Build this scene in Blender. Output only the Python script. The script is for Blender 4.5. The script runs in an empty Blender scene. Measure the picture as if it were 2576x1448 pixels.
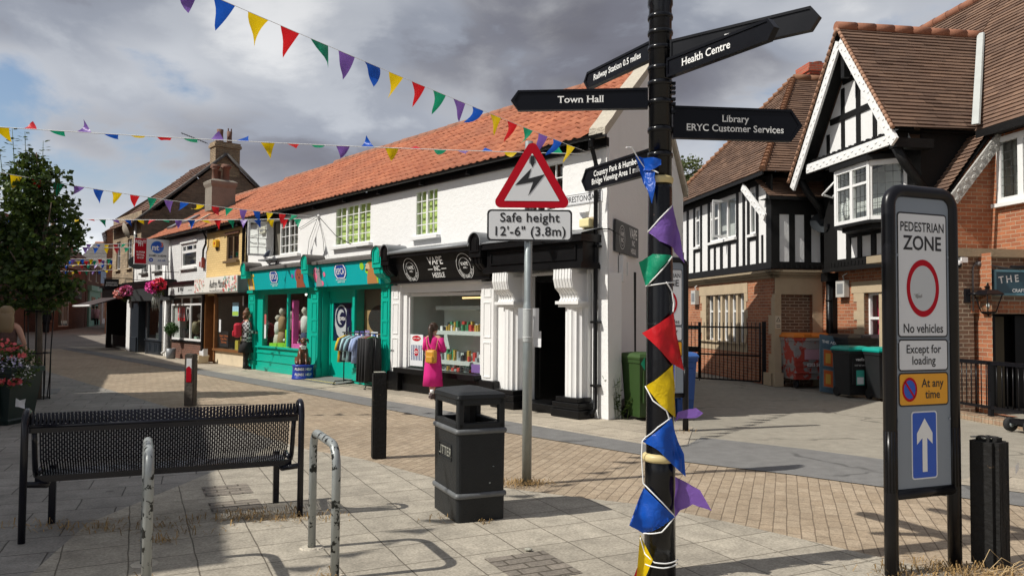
import bpy,bmesh,math,random
from mathutils import Vector,Matrix,noise
R=math.radians
rnd=random.Random(7)
scene=bpy.context.scene
COL=scene.collection
# ---- camera
cam_d=bpy.data.cameras.new('camera')
cam_d.sensor_width=36.0
cam_d.lens=36.0*1935.0/2575.0
cam_d.clip_start=0.05
cam_d.clip_end=3000
cam=bpy.data.objects.new('camera',cam_d)
COL.objects.link(cam)
cam.matrix_world=Matrix.Translation((0,0,1.6))@Matrix.Rotation(R(92.1),4,'X')@Matrix.Rotation(R(0.45),4,'Z')
scene.camera=cam
# ---- light
SUN_AZ,SUN_EL=71.0,46.0
sd=bpy.data.lights.new('sun','SUN')
sd.energy=4.6
sd.angle=R(0.55)
sd.color=(1.0,0.955,0.88)
so=bpy.data.objects.new('sun',sd)
COL.objects.link(so)
so.location=(-20,-8,30)
_tow=Vector((-math.sin(R(SUN_AZ))*math.cos(R(SUN_EL)),-math.cos(R(SUN_AZ))*math.cos(R(SUN_EL)),math.sin(R(SUN_EL))))
so.rotation_euler=_tow.to_track_quat('Z','Y').to_euler()
scene.view_settings.view_transform='Standard'
scene.view_settings.look='None'
scene.view_settings.exposure=0.0
scene.view_settings.gamma=1.0
scene.cycles.max_bounces=8
scene.cycles.transparent_max_bounces=24
scene.cycles.sample_clamp_indirect=6
SKY_A,SKY_B=(0.42,4.34,3.09),(-7.85,4.65,1.64)
def build_world(off=(0,0,0),off2=(3.7,1.2,5.1)):
 w=bpy.data.worlds.new('World')
 scene.world=w
 w.use_nodes=True
 nt=w.node_tree
 nt.nodes.clear()
 N=nt.nodes.new
 L=nt.links.new
 out=N('ShaderNodeOutputWorld')
 bg=N('ShaderNodeBackground')
 L(bg.outputs[0],out.inputs[0])
 sky=N('ShaderNodeTexSky')
 sky.sky_type='NISHITA'
 sky.sun_disc=False
 sky.sun_elevation=R(SUN_EL)
 sky.sun_rotation=R(180+SUN_AZ)
 sc=N('ShaderNodeVectorMath');sc.operation='SCALE';sc.inputs['Scale'].default_value=0.10
 L(sky.outputs[0],sc.inputs[0])
 tc=N('ShaderNodeTexCoord')
 sep=N('ShaderNodeSeparateXYZ')
 L(tc.outputs['Generated'],sep.inputs[0])
 def noise_n(scale,detail,rough,o,dist=0.0,zs=1.7):
  mp=N('ShaderNodeMapping');mp.inputs['Scale'].default_value=(1,1,zs);mp.inputs['Location'].default_value=o
  L(tc.outputs['Generated'],mp.inputs[0])
  n=N('ShaderNodeTexNoise')
  n.inputs['Scale'].default_value=scale
  n.inputs['Detail'].default_value=detail
  n.inputs['Roughness'].default_value=rough
  n.inputs['Distortion'].default_value=dist
  L(mp.outputs[0],n.inputs['Vector'])
  return n.outputs['Fac']
 def mth(op,a,b):
  m=N('ShaderNodeMath');m.operation=op
  for s,i in((a,0),(b,1)):
   if hasattr(s,'links'):L(s,m.inputs[i])
   else:m.inputs[i].default_value=s
  return m.outputs[0]
 def ramp(s,stops,interp='EASE'):
  r=N('ShaderNodeValToRGB')
  r.color_ramp.interpolation=interp
  els=r.color_ramp.elements
  while len(els)<len(stops):
   els.new(0.5)
  for e,(p,c)in zip(els,stops):
   e.position=p
   e.color=(c[0],c[1],c[2],1)
  L(s,r.inputs[0])
  return r.outputs[0]
 def mix(f,a,b,mode='MIX'):
  m=N('ShaderNodeMix');m.data_type='RGBA';m.blend_type=mode
  for s,i in((f,0),(a,6),(b,7)):
   if hasattr(s,'links'):L(s,m.inputs[i])
   elif i==0:m.inputs[0].default_value=s
   else:m.inputs[i].default_value=(*s,1)
  return m.outputs[2]
 mass=noise_n(1.55,3,0.45,off,0.0,2.2)
 puff=noise_n(4.6,9,0.56,off2,0.25,2.0)
 val=mth('ADD',mth('MULTIPLY',mass,0.66),mth('MULTIPLY',puff,0.34))
 val=mth('SUBTRACT',mth('SUBTRACT',val,mth('MULTIPLY',sep.outputs['X'],0.09)),-0.012)
 cloud=ramp(val,[(0.41,(0.13,0.13,0.155)),(0.47,(0.18,0.185,0.22)),(0.52,(0.29,0.315,0.37)),(0.565,(0.43,0.455,0.50)),(0.64,(0.72,0.73,0.74))])
 low=ramp(sep.outputs['Z'],[(0.02,(1.5,1.5,1.48)),(0.2,(1.15,1.15,1.15)),(0.36,(0.9,0.9,0.91))],'LINEAR')
 cloud=mix(1.0,cloud,low,'MULTIPLY')
 hole=mth('ADD',mth('MULTIPLY',noise_n(2.3,3,0.5,(off2[1],off[0],off2[2]),0.0,2.4),0.6),mth('MULTIPLY',puff,0.4))
 hole=mth('ADD',hole,0.012)
 cover=ramp(hole,[(0.385,(0,0,0)),(0.455,(1,1,1))])
 cover=mix(ramp(sep.outputs['Z'],[(0.08,(1,1,1)),(0.2,(0,0,0))]),cover,(1,1,1))
 rim=ramp(hole,[(0.40,(1,1,1)),(0.54,(0,0,0))])
 cloud=mix(mth('MULTIPLY',rim,0.5),cloud,(0.70,0.72,0.75))
 L(mix(cover,sc.outputs[0],cloud),bg.inputs[0])
 bg.inputs[1].default_value=1.15
build_world(SKY_A,SKY_B)
# ---- frames
class Frame:
 def __init__(self,o,ang):
  self.o=Vector((o[0],o[1],0));self.ang=R(ang)
  self.u=Vector((math.cos(self.ang),math.sin(self.ang),0))
  self.n=Vector((-self.u.y,self.u.x,0))
 def w(self,a,b,z=0.0):
  return self.o+self.u*a+self.n*b+Vector((0,0,z))
 def loc(self,p):
  q=Vector((p[0],p[1],0))-self.o
  return(q.dot(self.u),q.dot(self.n))
ROW=Frame((1.52,12.07),130.555)
PUB=Frame((6.22,18.2),98.314)
WORLD=Frame((0,0),0.0)
class Thing:
 """an Empty at the base of a thing; geometry is given in the coordinates of its frame"""
 def __init__(self,name,label,cat,base=(0,0,0),frame=WORLD,group=None,rot=0.0):
  self.e=bpy.data.objects.new(name,None)
  self.e.empty_display_size=0.2
  COL.objects.link(self.e)
  self.e.location=frame.w(*base)
  self.e.rotation_euler=(0,0,frame.ang+rot)
  self.off=-Vector(base)
  tag(self.e,label,cat,group)
def tag(o,label=None,cat=None,group=None,kind=None):
 if label:o['label']=label
 if cat:o['category']=cat
 if group:o['group']=group
 if kind:o['kind']=kind
 return o
class Local(Thing):
 """a thing whose geometry is given around its own base"""
 def __init__(self,name,label,cat,loc=(0,0,0),rotz=0.0,group=None):
  self.e=bpy.data.objects.new(name,None)
  self.e.empty_display_size=0.2
  COL.objects.link(self.e)
  self.e.location=loc
  self.e.rotation_euler=(0,0,rotz)
  self.off=Vector((0,0,0))
  tag(self.e,label,cat,group)
def auto_uv(bm):
 uv=bm.loops.layers.uv.verify()
 for f in bm.faces:
  n=f.normal
  t=Vector((0,0,1)).cross(n)
  if t.length<0.05:
   t=Vector((1,0,0))
  t.normalize()
  b=n.cross(t)
  for l in f.loops:
   l[uv].uv=(l.vert.co.dot(t),l.vert.co.dot(b))
SPLIT={'pilaster','console','console_cap','shop_window','ceiling_lamp','oriel_sill','bargeboard','rooflight','bracket','downpipe','lead_flashing','sale_tags','clamp','concrete_collar','cable_tie','split','stone_dressing','transom_bars','heart_decal'}
class MB:
 """collects shapes and links them as ONE mesh object"""
 def __init__(self):
  self.v=[];self.f=[];self.mi=[];self.sm=[];self.m=0
 def add(self,vs,fs,smooth=False):
  o=len(self.v)
  self.v+=[tuple(p)for p in vs]
  for f in fs:
   self.f.append([i+o for i in f]);self.mi.append(self.m);self.sm.append(smooth)
  return self
 def mat(self,i):
  self.m=i
  return self
 def box(self,x0,x1,y0,y1,z0,z1,M=None):
  vs=[Vector(p)for p in((x0,y0,z0),(x1,y0,z0),(x1,y1,z0),(x0,y1,z0),(x0,y0,z1),(x1,y0,z1),(x1,y1,z1),(x0,y1,z1))]
  if M is not None:vs=[M@p for p in vs]
  return self.add(vs,[(0,3,2,1),(4,5,6,7),(0,1,5,4),(1,2,6,5),(2,3,7,6),(3,0,4,7)])
 def bbox(self,x0,x1,y0,y1,z0,z1,r=0.01,M=None):
  """box with chamfered vertical and top edges"""
  bm=bmesh.new()
  bmesh.ops.create_cube(bm,size=1)
  for v in bm.verts:
   v.co=Vector(((x0+x1)/2+v.co.x*(x1-x0),(y0+y1)/2+v.co.y*(y1-y0),(z0+z1)/2+v.co.z*(z1-z0)))
  bmesh.ops.bevel(bm,geom=list(bm.edges),offset=r,segments=2,affect='EDGES',profile=0.5)
  self.addbm(bm,M)
  bm.free()
  return self
 def addbm(self,bm,M=None,smooth=False):
  bm.verts.index_update()
  self.add([(M@v.co)if M is not None else v.co.copy()for v in bm.verts],[[v.index for v in f.verts]for f in bm.faces],smooth)
 def quad(self,a,b,c,d):
  return self.add([a,b,c,d],[(0,1,2,3)])
 def poly(self,pts):
  return self.add(pts,[tuple(range(len(pts)))])
 def prism(self,pts,vec):
  """planar polygon pushed along vec"""
  n=len(pts);vec=Vector(vec)
  p=[Vector(q)for q in pts]
  vs=p+[q+vec for q in p]
  fs=[tuple(reversed(range(n))),tuple(range(n,2*n))]+[(i,(i+1)%n,n+(i+1)%n,n+i)for i in range(n)]
  return self.add(vs,fs)
 def tube(self,pts,r,n=10,cap=True,smooth=True):
  """round tube along a polyline; r a number or one per point"""
  P=[Vector(p)for p in pts]
  rr=r if isinstance(r,(list,tuple))else[r]*len(P)
  rings=[]
  ref=None
  for i,p in enumerate(P):
   d=(P[min(i+1,len(P)-1)]-P[max(i-1,0)])
   if d.length<1e-9:d=Vector((0,0,1))
   d.normalize()
   if ref is None:
    ref=Vector((0,0,1))if abs(d.z)<0.9 else Vector((1,0,0))
   a=d.cross(ref)
   if a.length<1e-4:
    ref=Vector((0,1,0));a=d.cross(ref)
   a.normalize();b=a.cross(d);ref=b.copy()
   rings.append([p+(a*math.cos(2*math.pi*k/n)+b*math.sin(2*math.pi*k/n))*rr[i]for k in range(n)])
  return self.loft(rings,cap,smooth)
 def loft(self,rings,cap=True,smooth=True,closed=True):
  n=len(rings[0]);vs=[p for r in rings for p in r];fs=[]
  for i in range(len(rings)-1):
   for k in range(n if closed else n-1):
    k2=(k+1)%n
    fs.append((i*n+k,i*n+k2,(i+1)*n+k2,(i+1)*n+k))
  o=len(self.v)
  self.add(vs,fs,smooth)
  if cap and closed:
   self.f.append([o+k for k in reversed(range(n))]);self.mi.append(self.m);self.sm.append(False)
   self.f.append([o+(len(rings)-1)*n+k for k in range(n)]);self.mi.append(self.m);self.sm.append(False)
  return self
 def lathe(self,prof,c=(0,0,0),n=20,smooth=True):
  """profile of (radius, z) turned round the vertical through c"""
  return self.loft([[(c[0]+r*math.cos(2*math.pi*k/n),c[1]+r*math.sin(2*math.pi*k/n),c[2]+z)for k in range(n)]for r,z in prof],True,smooth)
 def ball(self,c,r,n=10,m=7,sx=1,sy=1,sz=1,M=None):
  rings=[]
  for i in range(1,m):
   t=math.pi*i/m
   rings.append([Vector((math.sin(t)*math.cos(2*math.pi*k/n)*r*sx,math.sin(t)*math.sin(2*math.pi*k/n)*r*sy,-math.cos(t)*r*sz))for k in range(n)])
  C=Vector(c)
  rings=[[(M@p if M is not None else p)+C for p in rg]for rg in rings]
  return self.loft(rings,True,True)
 def disc(self,c,r,axis_u,axis_v,n=32,sy=1.0):
  C=Vector(c);u=Vector(axis_u);v=Vector(axis_v)
  return self.poly([C+u*(r*math.cos(2*math.pi*k/n))+v*(r*sy*math.sin(2*math.pi*k/n))for k in range(n)])
 def ring(self,c,r0,r1,u,v,n=40,sy=1.0):
  C=Vector(c);u=Vector(u);v=Vector(v)
  a=[C+u*(r0*math.cos(2*math.pi*k/n))+v*(r0*sy*math.sin(2*math.pi*k/n))for k in range(n)]
  b=[C+u*(r1*math.cos(2*math.pi*k/n))+v*(r1*sy*math.sin(2*math.pi*k/n))for k in range(n)]
  return self.add(a+b,[(k,(k+1)%n,n+(k+1)%n,n+k)for k in range(n)])
 def pieces(self):
  """separate solids as builders of their own"""
  par=list(range(len(self.v)))
  def find(i):
   while par[i]!=i:
    par[i]=par[par[i]];i=par[i]
   return i
  for f in self.f:
   for i in f[1:]:par[find(i)]=find(f[0])
  g={}
  for i in range(len(self.v)):g.setdefault(find(i),[]).append(i)
  boxes=[[[min(self.v[i][k]for i in q)-.03 for k in range(3)],[max(self.v[i][k]for i in q)+.03 for k in range(3)],[r]]for r,q in g.items()]
  ch=True
  while ch:
   ch=False
   for a in range(len(boxes)):
    for b in range(len(boxes)-1,a,-1):
     A,Bx=boxes[a],boxes[b]
     if all(A[0][k]<=Bx[1][k]and Bx[0][k]<=A[1][k]for k in range(3)):
      A[0]=[min(A[0][k],Bx[0][k])for k in range(3)];A[1]=[max(A[1][k],Bx[1][k])for k in range(3)];A[2]+=Bx[2];del boxes[b];ch=True
  out=[]
  for _,_,rs in boxes:
   rs=set(rs);m=MB();ix={}
   for i in range(len(self.v)):
    if find(i)in rs:ix[i]=len(m.v);m.v.append(self.v[i])
   for f,a,s in zip(self.f,self.mi,self.sm):
    if f[0]in ix:m.f.append([ix[i]for i in f]);m.mi.append(a);m.sm.append(s)
   out.append(m)
  return out
 def build(self,name,mats,parent=None,M=None,recalc=True):
  """link as one mesh object; parent is a Thing or an object"""
  if name in SPLIT and not getattr(self,'single',False):
   r=None
   for p in self.pieces():
    p.single=True;o=p.build(name,mats,parent,M,recalc);r=r or o
   return r
  me=bpy.data.meshes.new(name)
  off=Vector((0,0,0))
  pe=None
  if isinstance(parent,Thing)or isinstance(parent,Local):
   pe=parent.e;off=parent.off
  elif parent is not None:
   pe=parent
   off=Vector(parent.get('_off',(0,0,0)))
  vs=self.v
  if M is not None:vs=[M@Vector(p)for p in vs]
  if off.length:vs=[Vector(p)+off for p in vs]
  me.from_pydata([tuple(p)for p in vs],[],self.f)
  bm=bmesh.new();bm.from_mesh(me)
  for i,f in enumerate(bm.faces):
   f.material_index=self.mi[i];f.smooth=self.sm[i]
  if recalc:bmesh.ops.recalc_face_normals(bm,faces=bm.faces)
  auto_uv(bm)
  bm.to_mesh(me);bm.free()
  for m in(mats if isinstance(mats,(list,tuple))else[mats]):
   me.materials.append(m)
  o=bpy.data.objects.new(name,me)
  COL.objects.link(o)
  if pe is not None:
   o.parent=pe
  if off.length:OFF[o.name]=off
  return o
OFF={}
class Sub:
 pass
def sub(parent_obj):
 """use a mesh part as parent of sub-parts given in the same frame coordinates"""
 s=Thing.__new__(Thing)
 s.e=parent_obj
 s.off=OFF.get(parent_obj.name,Vector((0,0,0)))
 return s
def copy_tree(o,loc=None,rotz=None,parent=None):
 c=o.copy();COL.objects.link(c)
 if parent is not None:
  c.parent=parent
 if loc is not None:c.location=loc
 if rotz is not None:c.rotation_euler=(0,0,rotz)
 for ch in list(o.children):
  copy_tree(ch,parent=c)
 return c
def text_mb(body,size,bold=0.0,sx=1.0,space=1.0,align='CENTER',serif=False,lead=1.0,shear=0.0):
 """flat lettering in the xy plane as an MB"""
 cu=bpy.data.curves.new('lettering','FONT')
 cu.body=body;cu.size=1.0;cu.align_x=align;cu.align_y='CENTER'
 cu.offset=bold;cu.space_character=space;cu.space_line=lead;cu.resolution_u=3;cu.shear=shear
 ob=bpy.data.objects.new('lettering',cu)
 COL.objects.link(ob)
 dg=bpy.context.evaluated_depsgraph_get();dg.update()
 me=bpy.data.meshes.new_from_object(ob.evaluated_get(dg))
 bpy.data.objects.remove(ob)
 mb=MB()
 mb.add([(v.co.x*size*sx,v.co.y*size,0)for v in me.vertices],[list(p.vertices)for p in me.polygons])
 if serif:
  cnt={}
  for p in me.polygons:
   for k in p.edge_keys:cnt[k]=cnt.get(k,0)+1
  for(a,b),n in cnt.items():
   if n!=1:continue
   A=me.vertices[a].co;B=me.vertices[b].co
   if abs(A.y-B.y)<0.004 and 0.05<abs(A.x-B.x)<0.125:
    x0,x1=min(A.x,B.x)-0.045,max(A.x,B.x)+0.045
    y=A.y
    up=any((me.vertices[i].co.y>y+0.05)for p in me.polygons if a in p.vertices and b in p.vertices for i in p.vertices)
    y0,y1=(y,y+0.045)if up else(y-0.045,y)
    mb.quad((x0*size*sx,y0*size,0),(x1*size*sx,y0*size,0),(x1*size*sx,y1*size,0),(x0*size*sx,y1*size,0))
 bpy.data.meshes.remove(me);bpy.data.curves.remove(cu)
 return mb
def plane_M(c,right,up):
 """matrix that lays the xy plane at c with the given right and up directions"""
 r=Vector(right).normalized();u=Vector(up).normalized();n=r.cross(u)
 return Matrix(((r.x,u.x,n.x,c[0]),(r.y,u.y,n.y,c[1]),(r.z,u.z,n.z,c[2]),(0,0,0,1)))
def text(body,size,mat,parent,c,right,up=(0,0,1),name='lettering',**kw):
 mb=text_mb(body,size,**kw)
 return mb.build(name,mat,parent,M=plane_M(c,right,up),recalc=False)
def rrect(w,h,r,n=5,cx=0,cy=0):
 pts=[]
 for sx,sy,a0 in((1,-1,-90),(1,1,0),(-1,1,90),(-1,-1,180)):
  for k in range(n+1):
   a=R(a0+90*k/n)
   pts.append((cx+sx*(w/2-r)+r*math.cos(a),cy+sy*(h/2-r)+r*math.sin(a),0))
 return pts
def clip_poly(poly,axis,val,keep_low):
 """Sutherland-Hodgman against one coordinate of 2-D points"""
 out=[]
 n=len(poly)
 for i in range(n):
  a,b=poly[i],poly[(i+1)%n]
  ia=(a[axis]<=val)==keep_low;ib=(b[axis]<=val)==keep_low
  if ia:out.append(a)
  if ia!=ib:
   t=(val-a[axis])/(b[axis]-a[axis])
   out.append(tuple(a[k]+(b[k]-a[k])*t for k in range(2)))
 return out
def tiled_slope(mb,pts,course=0.1,lift=0.024,wob=0.006,thick=0.0):
 """a planar roof slope built from overlapping courses of plain tiles"""
 P=[Vector(p)for p in pts]
 n=(P[1]-P[0]).cross(P[2]-P[0])
 for k in range(3,len(P)):
  if n.length<1e-6:n=(P[1]-P[0]).cross(P[k]-P[0])
 n.normalize()
 if n.z<0:n=-n
 t=Vector((0,0,1)).cross(n).normalized();b=n.cross(t)
 o=P[0]
 P2=[((p-o).dot(t),(p-o).dot(b))for p in P]
 v0=min(p[1]for p in P2);v1=max(p[1]for p in P2)
 k=0
 v=v0
 while v<v1-1e-4:
  q=clip_poly(clip_poly(P2,1,v,False),1,v+course,True)
  if len(q)>=3:
   u0=min(p[0]for p in q);u1=max(p[0]for p in q)
   step=0.34
   uu=u0-rnd.random()*step
   while uu<u1:
    s=clip_poly(clip_poly(q,0,uu,False),0,uu+step,True)
    uu+=step
    if len(s)<3:continue
    dz=rnd.uniform(-wob,wob)
    vs=[o+t*p[0]+b*p[1]+n*((lift+dz)*(1-(p[1]-v)/course)+0.004)for p in s]
    lowv=[i for i,p in enumerate(s)if abs(p[1]-v)<1e-5]
    i0=len(vs)
    fs=[tuple(range(len(s)))]
    if len(lowv)==2:
     a,c=lowv
     vs+=[o+t*s[a][0]+b*s[a][1]-n*0.004,o+t*s[c][0]+b*s[c][1]-n*0.004]
     fs.append((a,c,i0+1,i0))
    mb.add(vs,fs)
  v+=course
 return mb
 # ---- materials
def lin(h):
 """sRGB 0-255 triple to linear"""
 return tuple(((c/255)/12.92 if c/255<=0.04045 else((c/255+0.055)/1.055)**2.4)for c in h)
class NT:
 def __init__(self,name):
  self.m=bpy.data.materials.new(name)
  self.m.use_nodes=True
  self.t=self.m.node_tree
  self.t.nodes.clear()
  self.out=self.n('ShaderNodeOutputMaterial')
  self.p=self.n('ShaderNodeBsdfPrincipled')
  self.l(self.p.outputs[0],self.out.inputs[0])
  self.tc=self.n('ShaderNodeTexCoord')
 def n(self,k):
  return self.t.nodes.new(k)
 def l(self,a,b):
  self.t.links.new(a,b)
 def vec(self,kind='Object',scale=(1,1,1),rot=0.0,loc=(0,0,0)):
  mp=self.n('ShaderNodeMapping')
  mp.inputs['Scale'].default_value=scale
  mp.inputs['Rotation'].default_value=(0,0,rot)
  mp.inputs['Location'].default_value=loc
  self.l(self.tc.outputs[kind],mp.inputs[0])
  return mp.outputs[0]
 def noise(self,v,scale,detail=4,rough=0.55,dist=0):
  n=self.n('ShaderNodeTexNoise')
  n.inputs['Scale'].default_value=scale;n.inputs['Detail'].default_value=detail
  n.inputs['Roughness'].default_value=rough;n.inputs['Distortion'].default_value=dist
  self.l(v,n.inputs['Vector'])
  return n.outputs['Fac']
 def ramp(self,src,stops,interp='LINEAR'):
  r=self.n('ShaderNodeValToRGB')
  r.color_ramp.interpolation=interp
  e=r.color_ramp.elements
  while len(e)<len(stops):e.new(0.5)
  for k,(p,c)in zip(e,stops):
   k.position=p
   k.color=(c,c,c,1)if not isinstance(c,(tuple,list))else(c[0],c[1],c[2],1)
  self.l(src,r.inputs[0])
  return r.outputs[0]
 def mix(self,fac,a,b,mode='MIX'):
  m=self.n('ShaderNodeMix');m.data_type='RGBA';m.blend_type=mode
  for s,i in((fac,0),(a,6),(b,7)):
   if hasattr(s,'links'):self.l(s,m.inputs[i])
   elif i==0:m.inputs[0].default_value=s
   else:m.inputs[i].default_value=(s[0],s[1],s[2],1)
  return m.outputs[2]
 def math(self,op,a,b=None):
  m=self.n('ShaderNodeMath');m.operation=op
  for s,i in((a,0),(b,1)):
   if s is None:continue
   if hasattr(s,'links'):self.l(s,m.inputs[i])
   else:m.inputs[i].default_value=s
  return m.outputs[0]
 def col(self,c):
  s=self.p.inputs['Base Color']
  if hasattr(c,'links'):self.l(c,s)
  else:s.default_value=(c[0],c[1],c[2],1)
 def rough(self,r):
  s=self.p.inputs['Roughness']
  if hasattr(r,'links'):self.l(r,s)
  else:s.default_value=r
 def bump(self,h,dist=0.01,strength=1.0):
  b=self.n('ShaderNodeBump')
  b.inputs['Strength'].default_value=strength;b.inputs['Distance'].default_value=dist
  self.l(h,b.inputs['Height'])
  self.l(b.outputs[0],self.p.inputs['Normal'])
 def spec(self,v):
  self.p.inputs['Specular IOR Level'].default_value=v
def plain(name,c,rough=0.6,vary=0.12,vs=6.0,bump=0.0,bs=40.0,metal=0.0,wear=None,spec=0.5,coat=0.0,grime=0.0):
 """one colour with soft mottling, optional worn patches and grime"""
 k=NT(name)
 v=k.vec()
 n=k.noise(v,vs,5)
 lo=tuple(x*(1-vary)for x in c);hi=tuple(min(1,x*(1+vary))for x in c)
 col=k.mix(n,lo,hi)
 if grime:
  g=k.ramp(k.noise(v,vs*0.4,8,0.65),[(0.5,0.0),(0.72,grime)])
  col=k.mix(g,col,tuple(x*0.45+0.01 for x in c))
 if wear:
  w=k.ramp(k.noise(v,wear[1],6,0.6),[(wear[2],0.0),(wear[2]+0.03,1.0)])
  col=k.mix(w,col,wear[0])
 k.col(col)
 k.rough(k.math('ADD',k.math('MULTIPLY',n,0.16),rough-0.08))
 k.p.inputs['Metallic'].default_value=metal
 k.spec(spec)
 k.p.inputs['Coat Weight'].default_value=coat
 if bump:k.bump(k.noise(v,bs,4),bump)
 return k.m
def bricks(name,c1,c2,mortar,bw=0.225,bh=0.075,ms=0.01,painted=False,rough=0.85,off=0.5,bump=0.012,vary=0.25,rubble=False):
 k=NT(name)
 v=k.vec('UV')
 if rubble:
  nz=k.n('ShaderNodeTexNoise');nz.inputs['Scale'].default_value=2.5
  k.l(v,nz.inputs['Vector'])
  va=k.n('ShaderNodeVectorMath');va.operation='MULTIPLY_ADD'
  va.inputs[1].default_value=(0.14,0.1,0)
  k.l(nz.outputs['Color'],va.inputs[0]);k.l(v,va.inputs[2])
  v2=va.outputs[0]
 else:
  nz=k.n('ShaderNodeTexNoise');nz.inputs['Scale'].default_value=9
  k.l(v,nz.inputs['Vector'])
  va=k.n('ShaderNodeVectorMath');va.operation='MULTIPLY_ADD'
  va.inputs[1].default_value=(0.012,0.012,0)
  k.l(nz.outputs['Color'],va.inputs[0]);k.l(v,va.inputs[2])
  v2=va.outputs[0]
 b=k.n('ShaderNodeTexBrick')
 b.offset=off
 b.inputs['Scale'].default_value=1
 b.inputs['Brick Width'].default_value=bw;b.inputs['Row Height'].default_value=bh
 b.inputs['Mortar Size'].default_value=ms;b.inputs['Mortar Smooth'].default_value=0.25
 b.inputs['Bias'].default_value=0.0
 b.inputs['Color1'].default_value=(*c1,1);b.inputs['Color2'].default_value=(*c2,1);b.inputs['Mortar'].default_value=(*mortar,1)
 k.l(v2,b.inputs['Vector'])
 n1=k.noise(v,1.3,6,0.6);n2=k.noise(v,30,4)
 col=k.mix(0.9,b.outputs['Color'],k.ramp(n1,[(0.25,1-vary),(0.75,1+vary)]),'MULTIPLY')
 col=k.mix(0.35,col,k.ramp(n2,[(0.3,0.7),(0.7,1.25)]),'MULTIPLY')
 k.col(col);k.rough(rough)
 h=k.math('ADD',k.math('SUBTRACT',1.0,b.outputs['Fac']),k.math('MULTIPLY',n2,0.35))
 k.bump(h,bump,0.6 if painted else 0.9)
 return k.m
def stucco(name,c,bump=0.02,stain=0.25,sc=55):
 k=NT(name)
 v=k.vec()
 n1=k.noise(v,0.9,7,0.62);n2=k.noise(v,sc,3,0.6);n3=k.noise(v,sc*0.3,4,0.6)
 mp=k.vec('Object',(2.2,2.2,0.25))
 st=k.ramp(k.noise(mp,1.6,7,0.65),[(0.5,0.0),(0.78,stain)])
 col=k.mix(n1,tuple(x*0.93 for x in c),c)
 col=k.mix(st,col,tuple(x*0.62 for x in c))
 k.col(col);k.rough(0.92)
 k.bump(k.math('ADD',k.math('MULTIPLY',n2,0.6),n3),bump,0.8)
 return k.m
def glassy(name,tint=(0.9,0.95,0.93),see=0.8,rough=0.02):
 """window glass: mirror reflection by angle over a clear see-through pane"""
 k=NT(name)
 t=k.n('ShaderNodeBsdfTransparent');t.inputs[0].default_value=(*tint,1)
 g=k.n('ShaderNodeBsdfGlossy');g.inputs['Roughness'].default_value=rough
 ge=k.n('ShaderNodeNewGeometry');dt=k.n('ShaderNodeVectorMath');dt.operation='DOT_PRODUCT'
 k.l(ge.outputs['Incoming'],dt.inputs[0]);k.l(ge.outputs['Normal'],dt.inputs[1])
 f0=k.math('POWER',k.math('SUBTRACT',1.0,k.math('ABSOLUTE',dt.outputs['Value'])),5.0)
 f2=k.math('ADD',k.math('MULTIPLY',f0,0.9),max(0.05,1-see-0.05))
 mx=k.n('ShaderNodeMixShader')
 k.l(f2,mx.inputs[0]);k.l(t.outputs[0],mx.inputs[1]);k.l(g.outputs[0],mx.inputs[2])
 k.l(mx.outputs[0],k.out.inputs[0])
 return k.m
def paving(name,c1,c2,mortar,bw,bh,ms,rot,off=0.5,vary=0.3,spot=0.5,bump=0.006,uvscale=1.0,fine=55.0,stains=True,darkslab=0.0):
 k=NT(name)
 v=k.vec('Object',(1,1,1),rot)
 nz=k.n('ShaderNodeTexNoise');nz.inputs['Scale'].default_value=3.0
 k.l(v,nz.inputs['Vector'])
 va=k.n('ShaderNodeVectorMath');va.operation='MULTIPLY_ADD';va.inputs[1].default_value=(0.02,0.02,0)
 k.l(nz.outputs['Color'],va.inputs[0]);k.l(v,va.inputs[2])
 b=k.n('ShaderNodeTexBrick');b.offset=off
 b.inputs['Scale'].default_value=1
 b.inputs['Brick Width'].default_value=bw;b.inputs['Row Height'].default_value=bh
 b.inputs['Mortar Size'].default_value=ms;b.inputs['Mortar Smooth'].default_value=0.3;b.inputs['Bias'].default_value=0
 b.inputs['Color1'].default_value=(*c1,1);b.inputs['Color2'].default_value=(*c2,1);b.inputs['Mortar'].default_value=(*mortar,1)
 k.l(va.outputs[0],b.inputs['Vector'])
 big=k.noise(v,0.45,7,0.6);mid=k.noise(v,5,6,0.65);fn=k.noise(v,fine,5,0.7)
 col=k.mix(1.0,b.outputs['Color'],k.ramp(big,[(0.25,1-vary),(0.75,1+vary)]),'MULTIPLY')
 col=k.mix(1.0,col,k.ramp(mid,[(0.3,1-spot*0.45),(0.7,1+spot*0.3)]),'MULTIPLY')
 col=k.mix(1.0,col,k.ramp(fn,[(0.3,0.66),(0.7,1.3)]),'MULTIPLY')
 if stains:
  vo=k.n('ShaderNodeTexVoronoi');vo.inputs['Scale'].default_value=1.9
  k.l(va.outputs[0],vo.inputs['Vector'])
  sp=k.ramp(vo.outputs['Distance'],[(0.055,1.0),(0.075,0.0)])
  col=k.mix(k.math('MULTIPLY',sp,0.55),col,tuple(x*0.3 for x in c1))
 k.col(col);k.rough(0.88);k.spec(0.35)
 h=k.math('ADD',k.math('SUBTRACT',1.0,b.outputs['Fac']),k.math('MULTIPLY',fn,0.45))
 k.bump(h,bump,0.9)
 return k.m
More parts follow.
